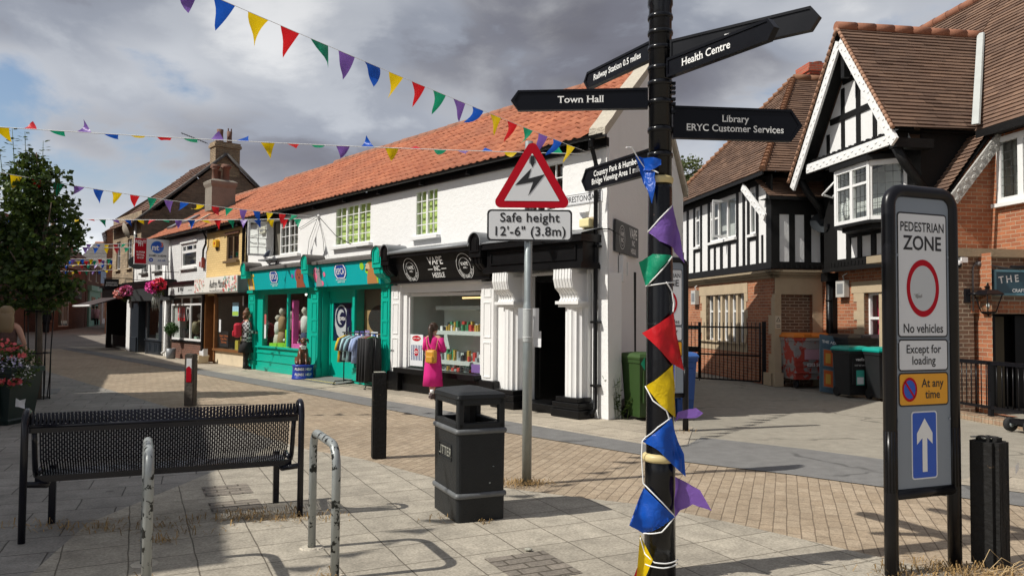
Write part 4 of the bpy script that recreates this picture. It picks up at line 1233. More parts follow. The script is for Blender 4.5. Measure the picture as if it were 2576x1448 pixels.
 x.tube([(2.98,0.47,2.9),(5.8,0.47,2.9)],0.035,8)
 x.build('lead_canopy',M['lead'],T)
 c1=MB();cl=MB()
 arch_block(c1,cl,5.78,6.09,0.02,0.48,2.66,3.08,-0.05);arch_block(c1,cl,2.66,3.0,0.02,0.48,2.66,3.10,-0.05)
 scroll(c1,5.80,6.07,0.0,[(0.44,2.68),(0.42,2.55),(0.32,2.45),(0.2,2.4),(0.12,2.27)],3);scroll(c1,2.68,2.98,0.0,[(0.44,2.68),(0.42,2.55),(0.32,2.45),(0.2,2.4),(0.12,2.27)],3)
 c1 .build('console',M['black_paint'],T);cl.build('console_cap',M['lead'],T)
 x=MB();x.box(0.22,2.62,0.0,0.36,2.40,2.86);x.box(0.16,2.66,0.0,0.46,2.78,2.90);x.box(0.18,2.64,0.0,0.44,2.36,2.43);x.box(0.2,2.63,0.0,0.41,2.43,2.46)
 panel_frame(x,0.36,2.50,2.50,2.74,0.36,0.03,0.02)
 x.build('entablature',M['black_paint'],T)
 x=MB();x.add([(0.14,0.48,2.905),(2.68,0.48,2.905),(2.68,-0.02,3.03),(0.14,-0.02,3.03),(0.14,0.48,2.885),(2.68,0.48,2.885)],[(0,1,2,3),(4,5,1,0)]);x.build('lead_canopy',M['lead'],T)
 for a,b in((0.40,0.80),(1.96,2.36)):
  col=MB();fluted(col,(a+b)/2,0.08,(b-a)/2,0.20,0.31,1.76);col.box(a-.02,b+.02,-0.3,0.07,0.0,2.38)
  cc=col.build('column',M['white_paint'],T)
  cap=MB();scroll(cap,a,b,0.06,[(0.36,2.36),(0.37,2.2),(0.33,2.06),(0.23,1.97),(0.2,1.9),(0.24,1.85)],6);cap.box(a-.06,b+.06,0.04,0.34,1.80,1.85);cap.box(a-.03,b+.03,0.04,0.30,1.755,1.80);cap.box(a,b,0.04,0.30,2.28,2.36)
  cap.build('capital',M['white_paint'],sub(cc))
  bs=MB()
  for k,(z0,z1,o)in enumerate(((0,.13,.12),(.13,.17,.09),(.17,.24,.1),(.24,.32,.05))):bs.bbox(a-o,b+o,0.02,0.30+o*.6,z0,z1-0.001,0.01)
  bs.build('column_base',M['black_paint'],sub(cc))
 x=MB();x.box(0.8,1.96,-1.6,-1.5,0.1,2.4);x.box(0.8,0.86,-1.5,-0.28,0.1,2.4);x.box(1.9,1.96,-1.5,-0.28,0.1,2.4);x.box(0.8,1.96,-1.5,0.0,2.34,2.38)
 x.m=1
 for z in(0.5,0.8,1.1,1.4,1.7):x.box(0.86,1.9,-1.5,-1.3,z,z+0.03)
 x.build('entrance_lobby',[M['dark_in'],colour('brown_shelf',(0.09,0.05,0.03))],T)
 x=MB();rr=random.Random(3)
 for z in(0.53,0.83,1.13,1.43):goods(x,0.9,1.86,-1.38,-1.3,z,rr,(0.06,0.2))
 x.build('goods',[M['dark_in']]+GOODS,T)
 x=MB();x.box(1.2,1.55,-1.2,-0.9,1.9,2.05);x.build('lobby_lamp',colour('amber_lamp',(0.5,0.24,0.07)),T)
 st=MB();st.bbox(0.82,1.95,-0.3,0.2,0.0,0.14,0.012);st.build('doorstep',M['black_paint'],T)
 dl=MB();dl.box(1.9,1.955,-0.28,-0.2,0.14,2.3);dl.box(1.90,1.93,-1.2,-0.3,0.14,2.2);dl.box(0.8,0.85,-0.28,-0.2,.14,2.3);dl.box(0.85,1.9,-0.28,-0.2,2.2,2.34);dl.build('door',M['black_paint'],T)
 paper(T,1.86,1.2,0.2,0.28,-0.19,M['sign_white'],'notice')
 # ---- signs and boxes fixed to this wall are things of their own
 t=Thing('street_nameplate','white street nameplate lettered PRESTONGATE high on the white corner','sign',(0.55,0,3.5),ROW)
 x=MB();x.box(-0.02+.16,1.0,0.002,0.014,3.435,3.615);pl=x.build('plate',M['sign_white'],t)
 x=MB()
 for a,b,c2,e in((0.15,0.99,3.443,3.449),(0.15,.99,3.601,3.607)):x.box(a,b,0.0145,0.0165,c2,e)
 x.build('border',M['black_letter'],t)
 text('PRESTONGATE',0.135,M['black_letter'],t,(0.56,0.017,3.525),RD,sx=0.83,bold=0.004)
 t=Thing('alarm_box','cream hexagonal alarm box on the white wall beside the downpipe','alarm',(0.42,0,3.1),ROW)
 x=MB();x.prism([(0.24,0.0,3.1),(0.32,0,3.2),(0.52,0,3.2),(0.60,0,3.1),(0.52,0,3.0),(0.32,0,3.0)],(0,0.035,0));x.build('back_plate',colour('lamp_stone',(0.42,0.34,0.22)),t)
 x=MB();x.bbox(0.30,0.52,0.03,0.15,3.035,3.175,0.02);x.build('cover',colour('pale_cream',(0.78,0.68,0.36)),t)
 t=Thing('alarm_box','cream alarm box on the white wall near the open casement','alarm',(13.36,0,3.9),ROW)
 x=MB();x.bbox(13.14,13.58,0.0,0.09,3.93,4.13,0.02);x.build('cover',colour('dull_cream',(0.6,0.57,0.47)),t)
 x=MB();x.box(13.3,13.5,0.09,0.094,3.98,4.06);x.build('label_panel',colour('print_grey',(0.2,0.2,0.2)),t)
 t=Thing('shop_sign','black sign board with round white badge on the shaded side wall','sign',(0.9,-1.8,2.3),ROW)
 def sd(a,o,z):return d*a+nrm*o+Vector((0,0,z))
 x=MB();a0,a1,z0,z1=0.30,1.9,2.62,3.02
 z0,z1=2.66,3.18
 x.add([sd(a0,0,z0),sd(a1,0,z0),sd(a1,0.03,z0),sd(a0,0.03,z0),sd(a0,0,z1),sd(a1,0,z1),sd(a1,0.03,z1),sd(a0,0.03,z1)],[(0,1,2,3),(4,5,6,7),(0,1,5,4),(1,2,6,5),(2,3,7,6),(3,0,4,7)])
 x.build('board',colour('charcoal_board',(0.03,0.03,0.032),0.45),t)
 y=MB();y.ring(sd(0.72,0.033,2.92),0.19,0.2,d,(0,0,1));y.ring(sd(0.72,0.033,2.92),0.135,0.142,d,(0,0,1));y.build('badge_ring',M['white_letter'],t)
 text('VAPE\nINC',0.1,M['white_letter'],t,sd(0.72,0.034,2.92),d,bold=0.02)
 text('VAPE',0.24,M['white_letter'],t,sd(1.5,0.034,3.04),d,bold=0.02);text('INC',0.13,M['white_letter'],t,sd(1.5,0.034,2.88),d,bold=0.02);text('HESSLE',0.12,M['white_letter'],t,sd(1.5,0.034,2.74),d,bold=0.02)
M['brown_grey']=plain('taupe_shutter',(0.17,0.155,0.125),0.8,0.1)
build_terrace()
# ---- the rest of the terrace, away from us
def simple_box(name,mat,T,*a):
 mb=MB();mb.box(*a);return mb.build(name,mat,T)
def build_cream():
 T=Thing('cream_shop','cream painted brick shop with brown casement window and wooden shop door','building',(14.64,0,0),ROW)
 F=mp_b(-0.02)
 mb=MB();wall_holes(mb,F,14.63,18.24,2.2,4.44,[(15.38,16.42,3.28,4.12)],0.16)
 mb.quad((14.64,-5.9,0),(18.24,-5.9,0),(18.24,-5.9,4.4),(14.64,-5.9,4.4));mb.quad((14.64,-0.3,2.3),(18.24,-0.3,2.3),(18.24,-5.9,2.3),(14.64,-5.9,2.3))
 mb.build('wall',M['cream_brick'],T)
 window(T,F,15.38,16.42,3.28,4.12,cols=1,rows=1,mull=[15.9],fr=0.08,mat=M['olive_wood'],glass=M['glass_dark'],inside=M['mid_in'],sill=M['olive_wood'],o=-0.05)
 x=MB();x.box(15.32,16.48,-0.02,0.03,4.12,4.19);x.build('lintel',colour('rust_lintel',(0.14,0.06,0.035)),T)
 x=MB();x.box(14.64,18.24,-0.02,0.05,4.30,4.44)
 for s in(15.0,16.6,17.6):x.box(s,s+.12,0.05,0.2,4.28,4.4)
 x.build('eaves_board',M['timber'],T)
 gutter(T,14.62,18.3,0.22,4.44)
 r=pantile_roof(T,14.66,18.4,0.16,4.45,-2.9,6.5,M['pantile'])
 S=sub(r)
 y=MB()
 for i in range(8):y.tube([(14.66+i*.47,-2.9,6.47),(14.66+i*.47+.48,-2.9,6.47)],[.125,.135],12)
 y.build('ridge',M['ridge'],S)
 y=MB();y.quad((14.66,-2.95,6.45),(18.4,-2.95,6.45),(18.4,-6,4.4),(14.66,-6,4.4));y.build('rear_slope',M['pantile_old'],S)
 dp=MB();dp.tube([(14.76,0.2,4.4),(14.76,0.08,4.25),(14.76,0.08,3.0)],0.05,8);dp.tube([(14.62,0.05,4.3),(14.62,0.05,3.0)],0.025,6);dp.tube([(18.1,0.2,4.42),(18.1,0.06,4.15),(18.12,0.06,3.95),(18.35,0.06,3.75),(18.36,.06,3.5)],0.035,8);dp.build('downpipe',M['black_paint'],T)
 x=MB();x.box(14.42,18.2,0.0,0.36,2.26,2.3);x.box(14.42,18.2,0.0,0.38,2.29,2.76)
 x.m=1;x.box(14.38,14.419,0.0,0.36,2.24,2.74)
 sg=x.build('shop_sign',[colour('ivory_sign',(0.76,0.74,0.68)),M['fascia_grey']],T);S=sub(sg)
 sp=MB();rr=random.Random(8)
 for i in range(120):
  e=rr.random()
  s=14.5+(1.1*e**1.4 if i%2 else 3.65-0.95*e**1.4);z=rr.uniform(2.32,2.73)
  sp.m=rr.randrange(4);k=rr.uniform(0.022,0.05)
  if i%2==0:k*=0.6
  sp.disc((s,0.3825+i*0.00002,z),k,(1,0,0),(0,0,1),12,1.25)
 sp.build('spot_pattern',[colour('spot_red',(0.6,0.09,0.08)),colour('spot_green',(0.08,0.32,0.24)),colour('spot_peach',(0.72,0.36,0.27)),colour('spot_pink',(0.7,0.25,0.3))],S)
 text('Audrey Mansell',0.37,M['black_letter'],S,(16.05,0.388,2.53),RD,shear=0.35,sx=0.62,bold=-0.002)
 text('Children Clothing & School Uniform Specialist',0.075,M['black_letter'],S,(16.15,0.388,2.335),RD,sx=0.85)
 text('01482 648774',0.06,M['black_letter'],S,(14.85,0.389,2.35),RD);text('Est. 1968',0.07,M['black_letter'],S,(15.15,0.388,2.69),RD)
 x=MB();x.box(18.12,18.26,-0.1,0.1,0.0,2.3);x.build('pilaster',M['black_paint'],T)
 x=MB()
 x.box(17.12,17.22,-0.05,0.06,0.0,2.26);x.box(18.05,18.12,-0.3,0.05,0,2.26);x.box(17.22,18.05,-0.3,-0.26,0.0,2.26)
 for s in(17.3,17.55,17.8):x.box(s,s+.12,-0.26,-0.24,0.05,2.1)
 x.build('door',M['brown_wood'],T)
 x=MB();x.box(14.55,17.12,-0.12,0.02,0.0,0.42);x.build('riser',M['cream_stone'],T)
 x=MB();x.box(14.6,17.2,-0.1,0.1,0.42,0.49);x.build('sill',M['brown_wood'],T)
 x=MB();x.box(14.35,14.75,-0.1,0.03,0.0,2.26);x.box(14.75,17.12,-0.08,-0.0,2.16,2.26);x.build('frame',M['black_paint'],T)
 x=MB();x.quad((14.75,-0.03,.49),(17.12,-0.03,.49),(17.12,-0.03,2.16),(14.75,-0.03,2.16));x.build('shop_window',M['glass'],T)
 x=MB();x.box(14.5,17.2,-1.5,-1.4,0,2.3);x.box(17.15,17.2,-1.4,-0.06,0,2.3);x.box(14.5,14.6,-1.4,-.1,0,2.3);x.box(14.5,17.2,-1.4,-0.1,0.4,0.46);x.box(14.5,17.2,-1.4,-0.1,2.2,2.25);x.build('interior',M['mid_in'],T)
 x=MB();x.m=0;mannequin(x,15.35,-0.4,0.5,0,1,.8);x.m=2;x.box(15.5,15.75,-0.2,-0.1,.49,.78);x.m=3;x.box(16.2,16.95,-0.08,-0.05,0.55,1.05);x.m=2;x.box(15.5,15.56,-.3,-.2,.5,1.15);x.m=4;x.box(14.9,15.1,-.5,-.3,.5,1.0)
 x.build('window_display',[M['white_paint'],colour('cloth_navy',(.04,.06,.13)),colour('yellow_bag',(0.5,0.42,0.06)),colour('charcoal_board',(0.03,0.03,0.032)),colour('cloth_rose',(.5,.1,.2))],T)
 text('Designer Children\n& Baby Wear\nChristening',0.10,colour('orange_letter',(0.62,0.16,0.05)),T,(16.58,-0.045,0.80),RD,bold=0.01)
 x=paper(T,15.55,1.75,0.5,0.42,-0.02,colour('sky_poster',(0.35,0.6,0.75)),'poster');simple_box('print',colour('lime_print',(0.35,0.55,0.08)),sub(x),15.31,15.79,-0.015,-0.0135,1.55,1.68)
 paper(T,16.85,1.22,0.16,0.4,-0.02,M['sign_white']);paper(T,14.95,2.0,0.08,0.3,-0.02,M['sign_white'])
 x=MB();x.add([(16.3,-.6,1.75),(15.9,-.6,2.1),(15.8,-.6,2.02),(16.2,-.6,1.6)],[(0,1,2,3)]);x.build('hanging_card',M['sign_white'],T)
 lm=MB()
 for s in(15.35,14.95):lm.ball((s,-0.5,2.08),0.028,8,6)
 lm.build('ceiling_lamp',M['lamp_on'],T)
 t=Thing('alarm_box','bright yellow alarm bell box on the cream painted brick','alarm',(17.2,0,3.85),ROW)
 x=MB();x.prism([(17.06,-0.02,3.78),(17.34,-0.02,3.78),(17.36,-.02,3.98),(17.28,-.02,4.02),(17.1,-.02,4.02),(17.04,-.02,3.98)],(0,0.12,0));x.build('cover',colour('bell_yellow',(0.74,0.42,0.02)),t)
 x=MB();x.disc((17.2,0.104,3.9),0.05,(1,0,0),(0,0,1),16);x.build('badge',M['sign_red'],t)
 x=MB();x.prism([(17.12,-0.02,3.77),(17.28,-.02,3.77),(17.2,-.02,3.66)],(0,.06,0));x.build('lamp',colour('dark_lens',(0.05,0.03,0.02)),t)
 t=Thing('alarm_box','red and white alarm box on the white painted brick','alarm',(18.6,0,3.4),ROW)
 x=MB();x.bbox(18.42,18.62,0,0.1,3.18,3.52,0.015);x.build('cover',M['sign_white'],t);x=MB();x.box(18.36,18.419,0.0,0.09,3.15,3.5);x.box(18.45,18.6,.1,.104,3.2,3.36);x.build('side',colour('dull_red',(0.3,0.05,0.04)),t)
M['cream_stone']=plain('cream_painted_render',(0.64,0.54,0.38),0.85,0.12,4,grime=0.3)
build_cream()
def build_white_brick():
 T=Thing('white_brick_shop','white painted brick shop with arched white window over a grey shop sign','building',(18.26,0,0),ROW)
 F=mp_b(-0.03)
 mb=MB();wall_holes(mb,F,18.25,22.7,2.3,4.46,[(19.28,20.92,3.24,4.12)],0.14)
 mb.quad((18.25,-5.9,0),(22.7,-5.9,0),(22.7,-5.9,4.4),(18.25,-5.9,4.4));mb.quad((18.25,-0.3,2.32),(22.7,-0.3,2.32),(22.7,-5.9,2.32),(18.25,-5.9,2.32))
 mb.build('wall',M['white_brick'],T)
 w=window(T,F,19.28,20.92,3.24,4.12,cols=1,rows=1,fr=0.1,sill=M['white_paint'],inside=M['mid_in'],transom=[3.82],o=-0.05)
 x=MB()
 for s in(19.75,20.45):x.box(s-.04,s+.04,-0.11,-0.05,3.85,4.05)
 x.build('transom_bars',M['white_paint'],sub(w))
 x=MB();x.prism([(19.2,-0.02,4.12)]+[(20.1-0.92*math.cos(math.pi*k/10),-0.02,4.13+0.2*math.sin(math.pi*k/10))for k in range(11)][::1]+[(21.0,-.02,4.12)],(0,0.03,0));x.build('arch',M['white_brick'],T)
 x=MB();x.box(18.25,22.7,-0.03,0.05,4.36,4.46);x.build('eaves_board',M['timber'],T)
 gutter(T,18.3,24.9,0.22,4.5)
 r=pantile_roof(T,18.42,24.8,0.16,4.5,-2.9,6.42,M['pantile']);S=sub(r)
 y=MB()
 for i in range(13):y.tube([(18.45+i*.48,-2.9,6.40),(18.45+i*.48+.49,-2.9,6.40)],[.125,.135],12)
 y.build('ridge',M['ridge'],S)
 y=MB();y.quad((18.42,-2.95,6.36),(24.8,-2.95,6.36),(24.8,-6,4.4),(18.42,-6,4.4));y.build('rear_slope',M['pantile_old'],S)
 y=MB()
 for s,v in((22.6,0.28),(23.6,0.2)):
  p=Vector((s,0.16,4.5)).lerp(Vector((s,-2.9,6.42)),v);sl=Vector((0,-3.06,1.92)).normalized();n=Vector((0,1.92,3.06)).normalized()
  for u0,u1,a,b in((-.35,.35,0,.55),):
   A=p+Vector((u0,0,0))+sl*a;B=p+Vector((u1,0,0))+sl*a;C=p+Vector((u1,0,0))+sl*b;D=p+Vector((u0,0,0))+sl*b
   y.prism([A,B,C,D],n*0.14)
 y.build('rooflight',M['lead'],S)
 st=MB();rings=[]
 for z,k in((5.35,0.0),(6.2,0.0),(6.32,.05),(6.42,.06),(6.5,-.06)):
  rings.append([(19.9-k,-0.72+k,z),(20.6+k,-0.72+k,z),(20.6+k,-1.58-k,z),(19.9-k,-1.58-k,z)])
 st.loft(rings,True,False)
 ch=st.build('chimney',M['render_grey'],S)
 C=sub(ch)
 for d,s,h,rr,hood in((-0.88,20.1,0.36,0.085,0),(-1.0,20.4,0.45,0.12,1),(-1.36,20.3,0.47,0.13,1),(-1.2,20.6,.38,.09,0)):
  p=MB();p.lathe([(rr*1.1,0),(rr,0.05),(rr*.9,h),(rr*1.12,h+.02),(rr*1.1,h+0.07),(rr*.8,h+.075)],(s,d,6.47),12)
  if hood:p.loft([[(s+rr*1.1*math.cos(math.pi*k/8),d+rr*1.15*q,6.47+h+.05+rr*1.2*math.sin(math.pi*k/8))for k in range(9)]for q in(-1,1)],True,True)
  p.build('chimney_pot',M['pot'],C)
 fl=MB();fl.prism([(19.6,0.1,4.66),(19.78,0.1,4.66),(19.78,-0.6,5.12),(19.6,-0.6,5.12)],(0,0.02,0.05));fl.build('mortar_fillet',M['mortar'],S)
 x=MB();x.box(18.3,21.22,0.0,0.30,2.26,2.60);x.m=1;x.box(18.26,21.6,0.0,0.36,2.60,2.72);x.box(21.22,21.28,0,.31,2.24,2.62)
 sg=x.build('shop_sign',[colour('pale_grey_sign',(0.62,0.63,0.62)),M['black_paint']],T);S2=sub(sg)
 text('Wild',0.24,M['black_letter'],S2,(19.75,0.306,2.44),RD,shear=0.3,bold=0.01,sx=0.8);text('flower',0.08,M['black_letter'],S2,(19.7,0.306,2.32),RD)
 text('GIFTS & HOME',0.055,M['black_letter'],S2,(20.65,0.306,2.38),RD);text('LADIES FASHION',0.055,M['black_letter'],S2,(18.85,0.306,2.40),RD)
 x=MB();x.box(20.0,20.12,0.3,0.306,2.36,2.52);x.build('emblem',M['black_letter'],S2)
 x=MB();x.box(18.4,21.75,-0.12,0.02,0.0,0.64);x.build('riser',M['dark_brick'],T)
 x=MB();x.box(18.34,18.44,-0.1,0.05,0,2.3);x.box(21.75,22.05,-0.1,0.05,0.0,2.3);x.box(18.4,21.78,-0.1,0.06,0.58,0.65);x.build('frame',M['black_paint'],T)
 window(T,mp_b(0.04),18.46,21.72,0.66,2.22,cols=1,rows=1,mull=[19.64],fr=0.07,transom=[1.93],o=-0.04,inside='none',name='shop_window',glass=M['glass'])
 x=MB();x.box(20.6,20.66,-0.02,0.02,1.93,2.2);x.build('glazing_bar',M['white_paint'],T)
 x=MB();x.box(18.3,21.9,-1.3,-1.2,0,2.3);x.box(21.75,21.85,-1.2,-.1,0,2.3);x.box(18.3,18.4,-1.2,-.1,0,2.3);x.box(18.3,21.8,-1.2,-.06,.6,.65);x.box(18.3,21.8,-1.2,-.06,2.26,2.3);x.build('interior',M['mid_in'],T)
 x=MB();x.m=0;x.box(21.0,21.7,-0.3,-0.06,0.66,1.9)
 x.m=3;mannequin(x,19.2,-0.45,0.66,3,0,1.0);x.m=4;mannequin(x,20.2,-0.5,0.66,4,2,.85);x.m=1
 x.ball((19.1,-0.4,1.5),0.14,8,6);x.m=4;x.ball((20.1,-.35,1.1),0.2,8,6,1,1,1.3);x.m=2;x.box(20.4,21.0,-.2,-.15,.68,1.05)
 x.m=5;x.box(19.3,19.6,-.2,-.1,.67,.8)
 x.build('window_display',[colour('card_white',(.6,.6,.58)),colour('cloth_rust',(.35,.07,.05)),colour('cloth_dark',(.03,.03,.035)),colour('cloth_rosebeige',(.55,.42,.38)),colour('cloth_olive',(.22,.18,.1)),colour('cloth_mint',(.4,.55,.45))],T)
 x=MB();h=0.42
 for k in range(4):x.prism([(20.92-k*.2,0.0,1.78),(20.97-k*.2,0,1.86),(21.02-k*.2,0.0,1.78),(21.03-k*.2,0,1.34),(20.86-k*.2,0,1.34)][::1],(0,.006,0))
 sl=x.build('sale_tags',colour('sale_red',(.62,.05,.06)),T)
 for k,ch2 in enumerate('SALE'):text(ch2,0.2,M['white_letter'],sub(sl),(20.945-k*.2,0.012,1.54),RD,bold=0.02)
 x=MB()
 for q in(1,-1):x.tube([(19.95+q*0.0,0.0,1.35),(19.95+q*.16,0,1.68),(19.95+q*.14,0,1.80),(19.95+q*.06,0,1.82),(19.95,0,1.74)],0.012,5)
 x.build('heart_decal',M['white_letter'],T)
 lm=MB()
 for s in(18.95,18.65):lm.ball((s,-0.5,2.1),0.035,8,6)
 lm.build('ceiling_lamp',M['lamp_on'],T)
build_white_brick()
def build_dark_shop():
 T=Thing('dark_shopfront_house','narrow white rendered house with slate blue shopfront and grey fascia','building',(22.72,0,0),ROW)
 F=mp_b(-0.02)
 mb=MB();wall_holes(mb,F,22.71,27.0,2.6,4.5,[(23.2,24.1,3.25,4.0),(25.05,25.95,3.2,4.0)],0.12)
 mb.quad((22.7,-5.9,0),(27,-5.9,0),(27,-5.9,4.4),(22.7,-5.9,4.4));mb.quad((22.71,-.3,2.6),(27,-.3,2.6),(27,-5.9,2.6),(22.71,-5.9,2.6))
 mb.box(26.95,27.5,-0.3,0.12,0.0,2.2)
 mb.build('wall',M['white'],T)
 for a,b in((23.2,24.1),(25.05,25.95)):window(T,F,a,b,3.25,4.0,cols=2,rows=1,mat=M['white_paint'],sill=M['slate'],glass=M['glass_dark'])
 x=MB();x.add([(21.45,0.02,2.1),(26.7,0.02,2.1),(26.7,0.16,2.1),(21.45,0.16,2.1),(21.45,0.02,2.72),(26.7,0.02,2.72),(26.7,0.42,2.72),(21.45,0.42,2.72)],[(0,1,2,3),(4,5,6,7),(0,1,5,4),(1,2,6,5),(2,3,7,6),(3,0,4,7)]);x.build('fascia',M['fascia_grey'],T)
 x=MB();x.box(21.3,27.1,0.0,0.50,2.725,2.80);x.box(21.35,27.0,0.0,0.46,2.80,2.86);x.build('cornice',M['black_paint'],T)
 x=MB();x.box(26.75,27.2,0.0,0.44,2.2,2.72);x.box(21.3,21.45,0,.44,2.2,2.72);x.build('bracket',M['black_paint'],T)
 x=MB()
 x.box(25.85,26.95,-0.2,0.08,0.0,2.1);x.bbox(25.95,26.85,0.0,0.14,0.0,0.62,.02);x.box(22.8,25.0,-0.15,0.03,0,0.55);x.box(22.75,25.0,-0.1,0.07,0.52,0.58)
 for s in(22.95,23.65,24.35):panel_frame(x,s,s+.55,0.1,0.45,0.03)
 x.box(24.9,25.0,-0.1,0.03,.55,2.1);x.box(22.72,23.2,-0.1,0.03,0.0,2.1);x.box(22.8,25.0,-0.1,0.02,2.04,2.1);x.box(25.0,25.85,-0.7,-0.66,0,2.1)
 x.build('shopfront_frame',M['dark_blue_paint'],T)
 x=MB();x.box(23.2,24.9,-.06,.02,.58,.62);x.box(23.2,23.26,-.06,.02,.6,2.04);x.box(24.82,24.9,-.06,.02,.6,2.04);x.build('window_frame',M['fascia_grey'],T)
 x=MB();x.quad((23.2,-.03,.58),(24.9,-.03,.58),(24.9,-.03,2.04),(23.2,-.03,2.04));x.build('shop_window',M['glass_dark'],T)
 x=MB();x.box(22.9,25.0,-1.0,-.9,0,2.1);x.box(23.0,25,-.9,-.1,.5,.56);x.m=1;x.box(23.3,24.6,-.5,-.3,1.05,1.08);x.box(23.3,24.6,-.5,-.3,1.6,1.63);x.box(23.4,23.9,-.8,-.7,.6,1.9);x.box(24.2,24.55,-.3,-.25,.58,.82);x.build('interior',[M['mid_in'],M['grey_in']],T)
 x=MB();x.box(25.05,25.85,-.64,-.6,0,2.0);d=x.build('door',M['dark_blue_paint'],T);paper(T,25.3,1.3,.22,.45,-.59,colour('notice_green',(.5,.62,.52)))
 x=MB();x.tube([(22.2,.08,2.6),(22.2,.08,0.2),(22.2,.2,.1)],.055,8);x.tube([(22.45,.08,3.7),(22.45,.08,.1)],.045,8);x.tube([(23.0,.06,4.4),(22.85,.06,3.9),(22.6,.06,3.6),(22.2,.08,2.5)],.04,8);x.box(21.95,22.6,-.05,.03,0,2.3);x.build('downpipe',M['white_paint'],T)
 x=MB();x.box(22.8,26.9,-.02,.05,4.36,4.5);x.build('eaves_board',M['timber'],T)
build_dark_shop()
def build_stone_house():
 T=Thing('stone_house','tall brown stone house with bare gable end and twin pot chimney above the pantile roofs','building',(27.1,0,0),ROW)
 F=mp_b(-0.25)
 mb=MB()
 S0,S1=27.0,31.7
 wall_holes(mb,F,S0,S1,2.3,6.0,[(28.4,29.1,3.6,4.9),(30.3,31.0,3.6,4.9)],0.15)
 mb.build('front_wall',M['stone_rubble'],T)
 mb=MB();mb.poly([(S0,-0.25,0),(S0,-7.0,0),(S0,-7.0,5.9),(S0,-3.75,8.75),(S0,-0.95,6.05),(S0,-0.25,6.0)]);mb.quad((S1,-.25,0),(S1,-7,0),(S1,-7,6),(S1,-.25,6));mb.poly([(S1,-.25,6),(S1,-7,6),(S1,-3.75,8.75)])
 mb.quad((S0,-7,0),(S1,-7,0),(S1,-7,5.9),(S0,-7,5.9))
 mb.build('gable_wall',M['gable_brick'],T)
 for a,b in((28.4,29.1),(30.3,31.0)):window(T,F,a,b,3.6,4.9,cols=2,rows=2,sill=M['stone'],glass=M['glass_dark'])
 mb=MB();sl=Vector((0,-3.75+0.1,8.75-5.95))
 tiled_slope(mb,[(S0-.12,0.1,5.42),(S1,0.1,5.42),(S1,-3.75,8.84),(S0-.12,-3.75,8.84)],0.28,0.03,0.01)
 r=mb.build('roof',M['pantile_old'],T,recalc=False);S=sub(r)
 mb=MB();mb.quad((S0-.12,-3.75,8.8),(S1,-3.75,8.8),(S1,-7.2,5.8),(S0-.12,-7.2,5.8));mb.build('rear_slope',M['pantile_old'],S)
 mb=MB();mb.tube([(S0-.16,0.12,5.44),(S0-.16,-3.75,8.9)],0.07,6);mb.tube([(S0-.16,-3.75,8.9),(S0-.16,-7.2,5.85)],0.07,6);mb.build('verge',M['slate'],S)
 mb=MB();rg=[]
 for z,k in((7.9,0),(9.2,0),(9.22,.06),(9.34,.06),(9.36,0.02),(9.46,.02)):rg.append([(S0-.02-k,-3.30+k,z),(S0+.7+k,-3.30+k,z),(S0+.7+k,-4.42-k,z),(S0-.02-k,-4.42-k,z)])
 mb.loft(rg,True,False);c=mb.build('chimney',M['stack_brick'],S);C=sub(c)
 for d,s,h,rr in((-3.60,S0+.3,.62,.15),(-4.05,S0+.35,.60,.12)):
  p=MB();p.lathe([(rr*1.15,0),(rr*1.05,.06),(rr*.9,h*.6),(rr,h),(rr*.7,h)],(s,d,9.45),12)
  if rr<.13:p.box(s-.03,s+.03,d-.1,d-.06,9.45+h,9.6+h);p.box(s-.03,s+.03,d+.04,d+.08,9.45+h,9.6+h)
  p.build('chimney_pot',M['pot'],C)
 p=MB();p.tube([(S0,-2.95,9.28),(S0-.1,-1.75,9.55)],.014,5)
 for k in range(11):
  q=Vector((S0,-2.95,9.28)).lerp(Vector((S0-.1,-1.75,9.55)),.1+k*.085);p.tube([q+Vector((-.1,0,0.0)),q+Vector((.1,0,0))],.008,4);p.tube([q+Vector((0,-.02,-.05)),q+Vector((0,.02,.05))],.008,4)
 p.build('aerial',M['black_paint'],S)
 x=MB();x.box(27.3,31.5,-0.2,0.2,2.25,2.75);x.box(27.2,31.6,-0.2,0.3,2.75,2.85);f=x.build('fascia',M['black_paint'],T)
 text('HANSON',0.34,M['white_letter'],sub(f),(28.6,0.206,2.5),RD,bold=0.02)
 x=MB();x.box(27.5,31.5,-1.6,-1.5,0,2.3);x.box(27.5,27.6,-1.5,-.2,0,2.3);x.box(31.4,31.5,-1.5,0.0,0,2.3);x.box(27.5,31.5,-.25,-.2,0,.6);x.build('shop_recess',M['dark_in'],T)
 x=MB();x.add([(28.2,0.05,2.35),(31.6,0.05,2.35),(31.6,1.35,1.93),(28.2,1.35,1.93),(28.2,0.05,2.3),(31.6,0.05,2.3),(31.6,1.33,1.88),(28.2,1.33,1.88)],[(0,1,2,3),(4,5,6,7),(0,1,5,4),(1,2,6,5),(2,3,7,6),(3,0,4,7)])
 x.m=1;x.tube([(28.2,1.36,1.9),(31.6,1.36,1.9)],.05,8)
 x.build('awning',[colour('dark_canvas',(.05,.035,.035),.9),M['white_paint']],T)
 x=MB();x.tube([(27.7,-.2,5.6),(27.7,-.2,2.85)],.06,8);x.build('downpipe',M['white_paint'],T)
 t=Thing('satellite_dish','pale satellite dish on the front of the stone house','satellite dish',(27.6,0,4.9),ROW)
 x=MB();Mx=Matrix.Rotation(R(70),3,'X');x.loft([[Mx@Vector((r*math.cos(2*math.pi*k/16),r*math.sin(2*math.pi*k/16),z))+Vector((27.6,.3,5.1))for k in range(16)]for r,z in((.02,0),(.2,.03),(.34,.1),(.36,.11))],False)
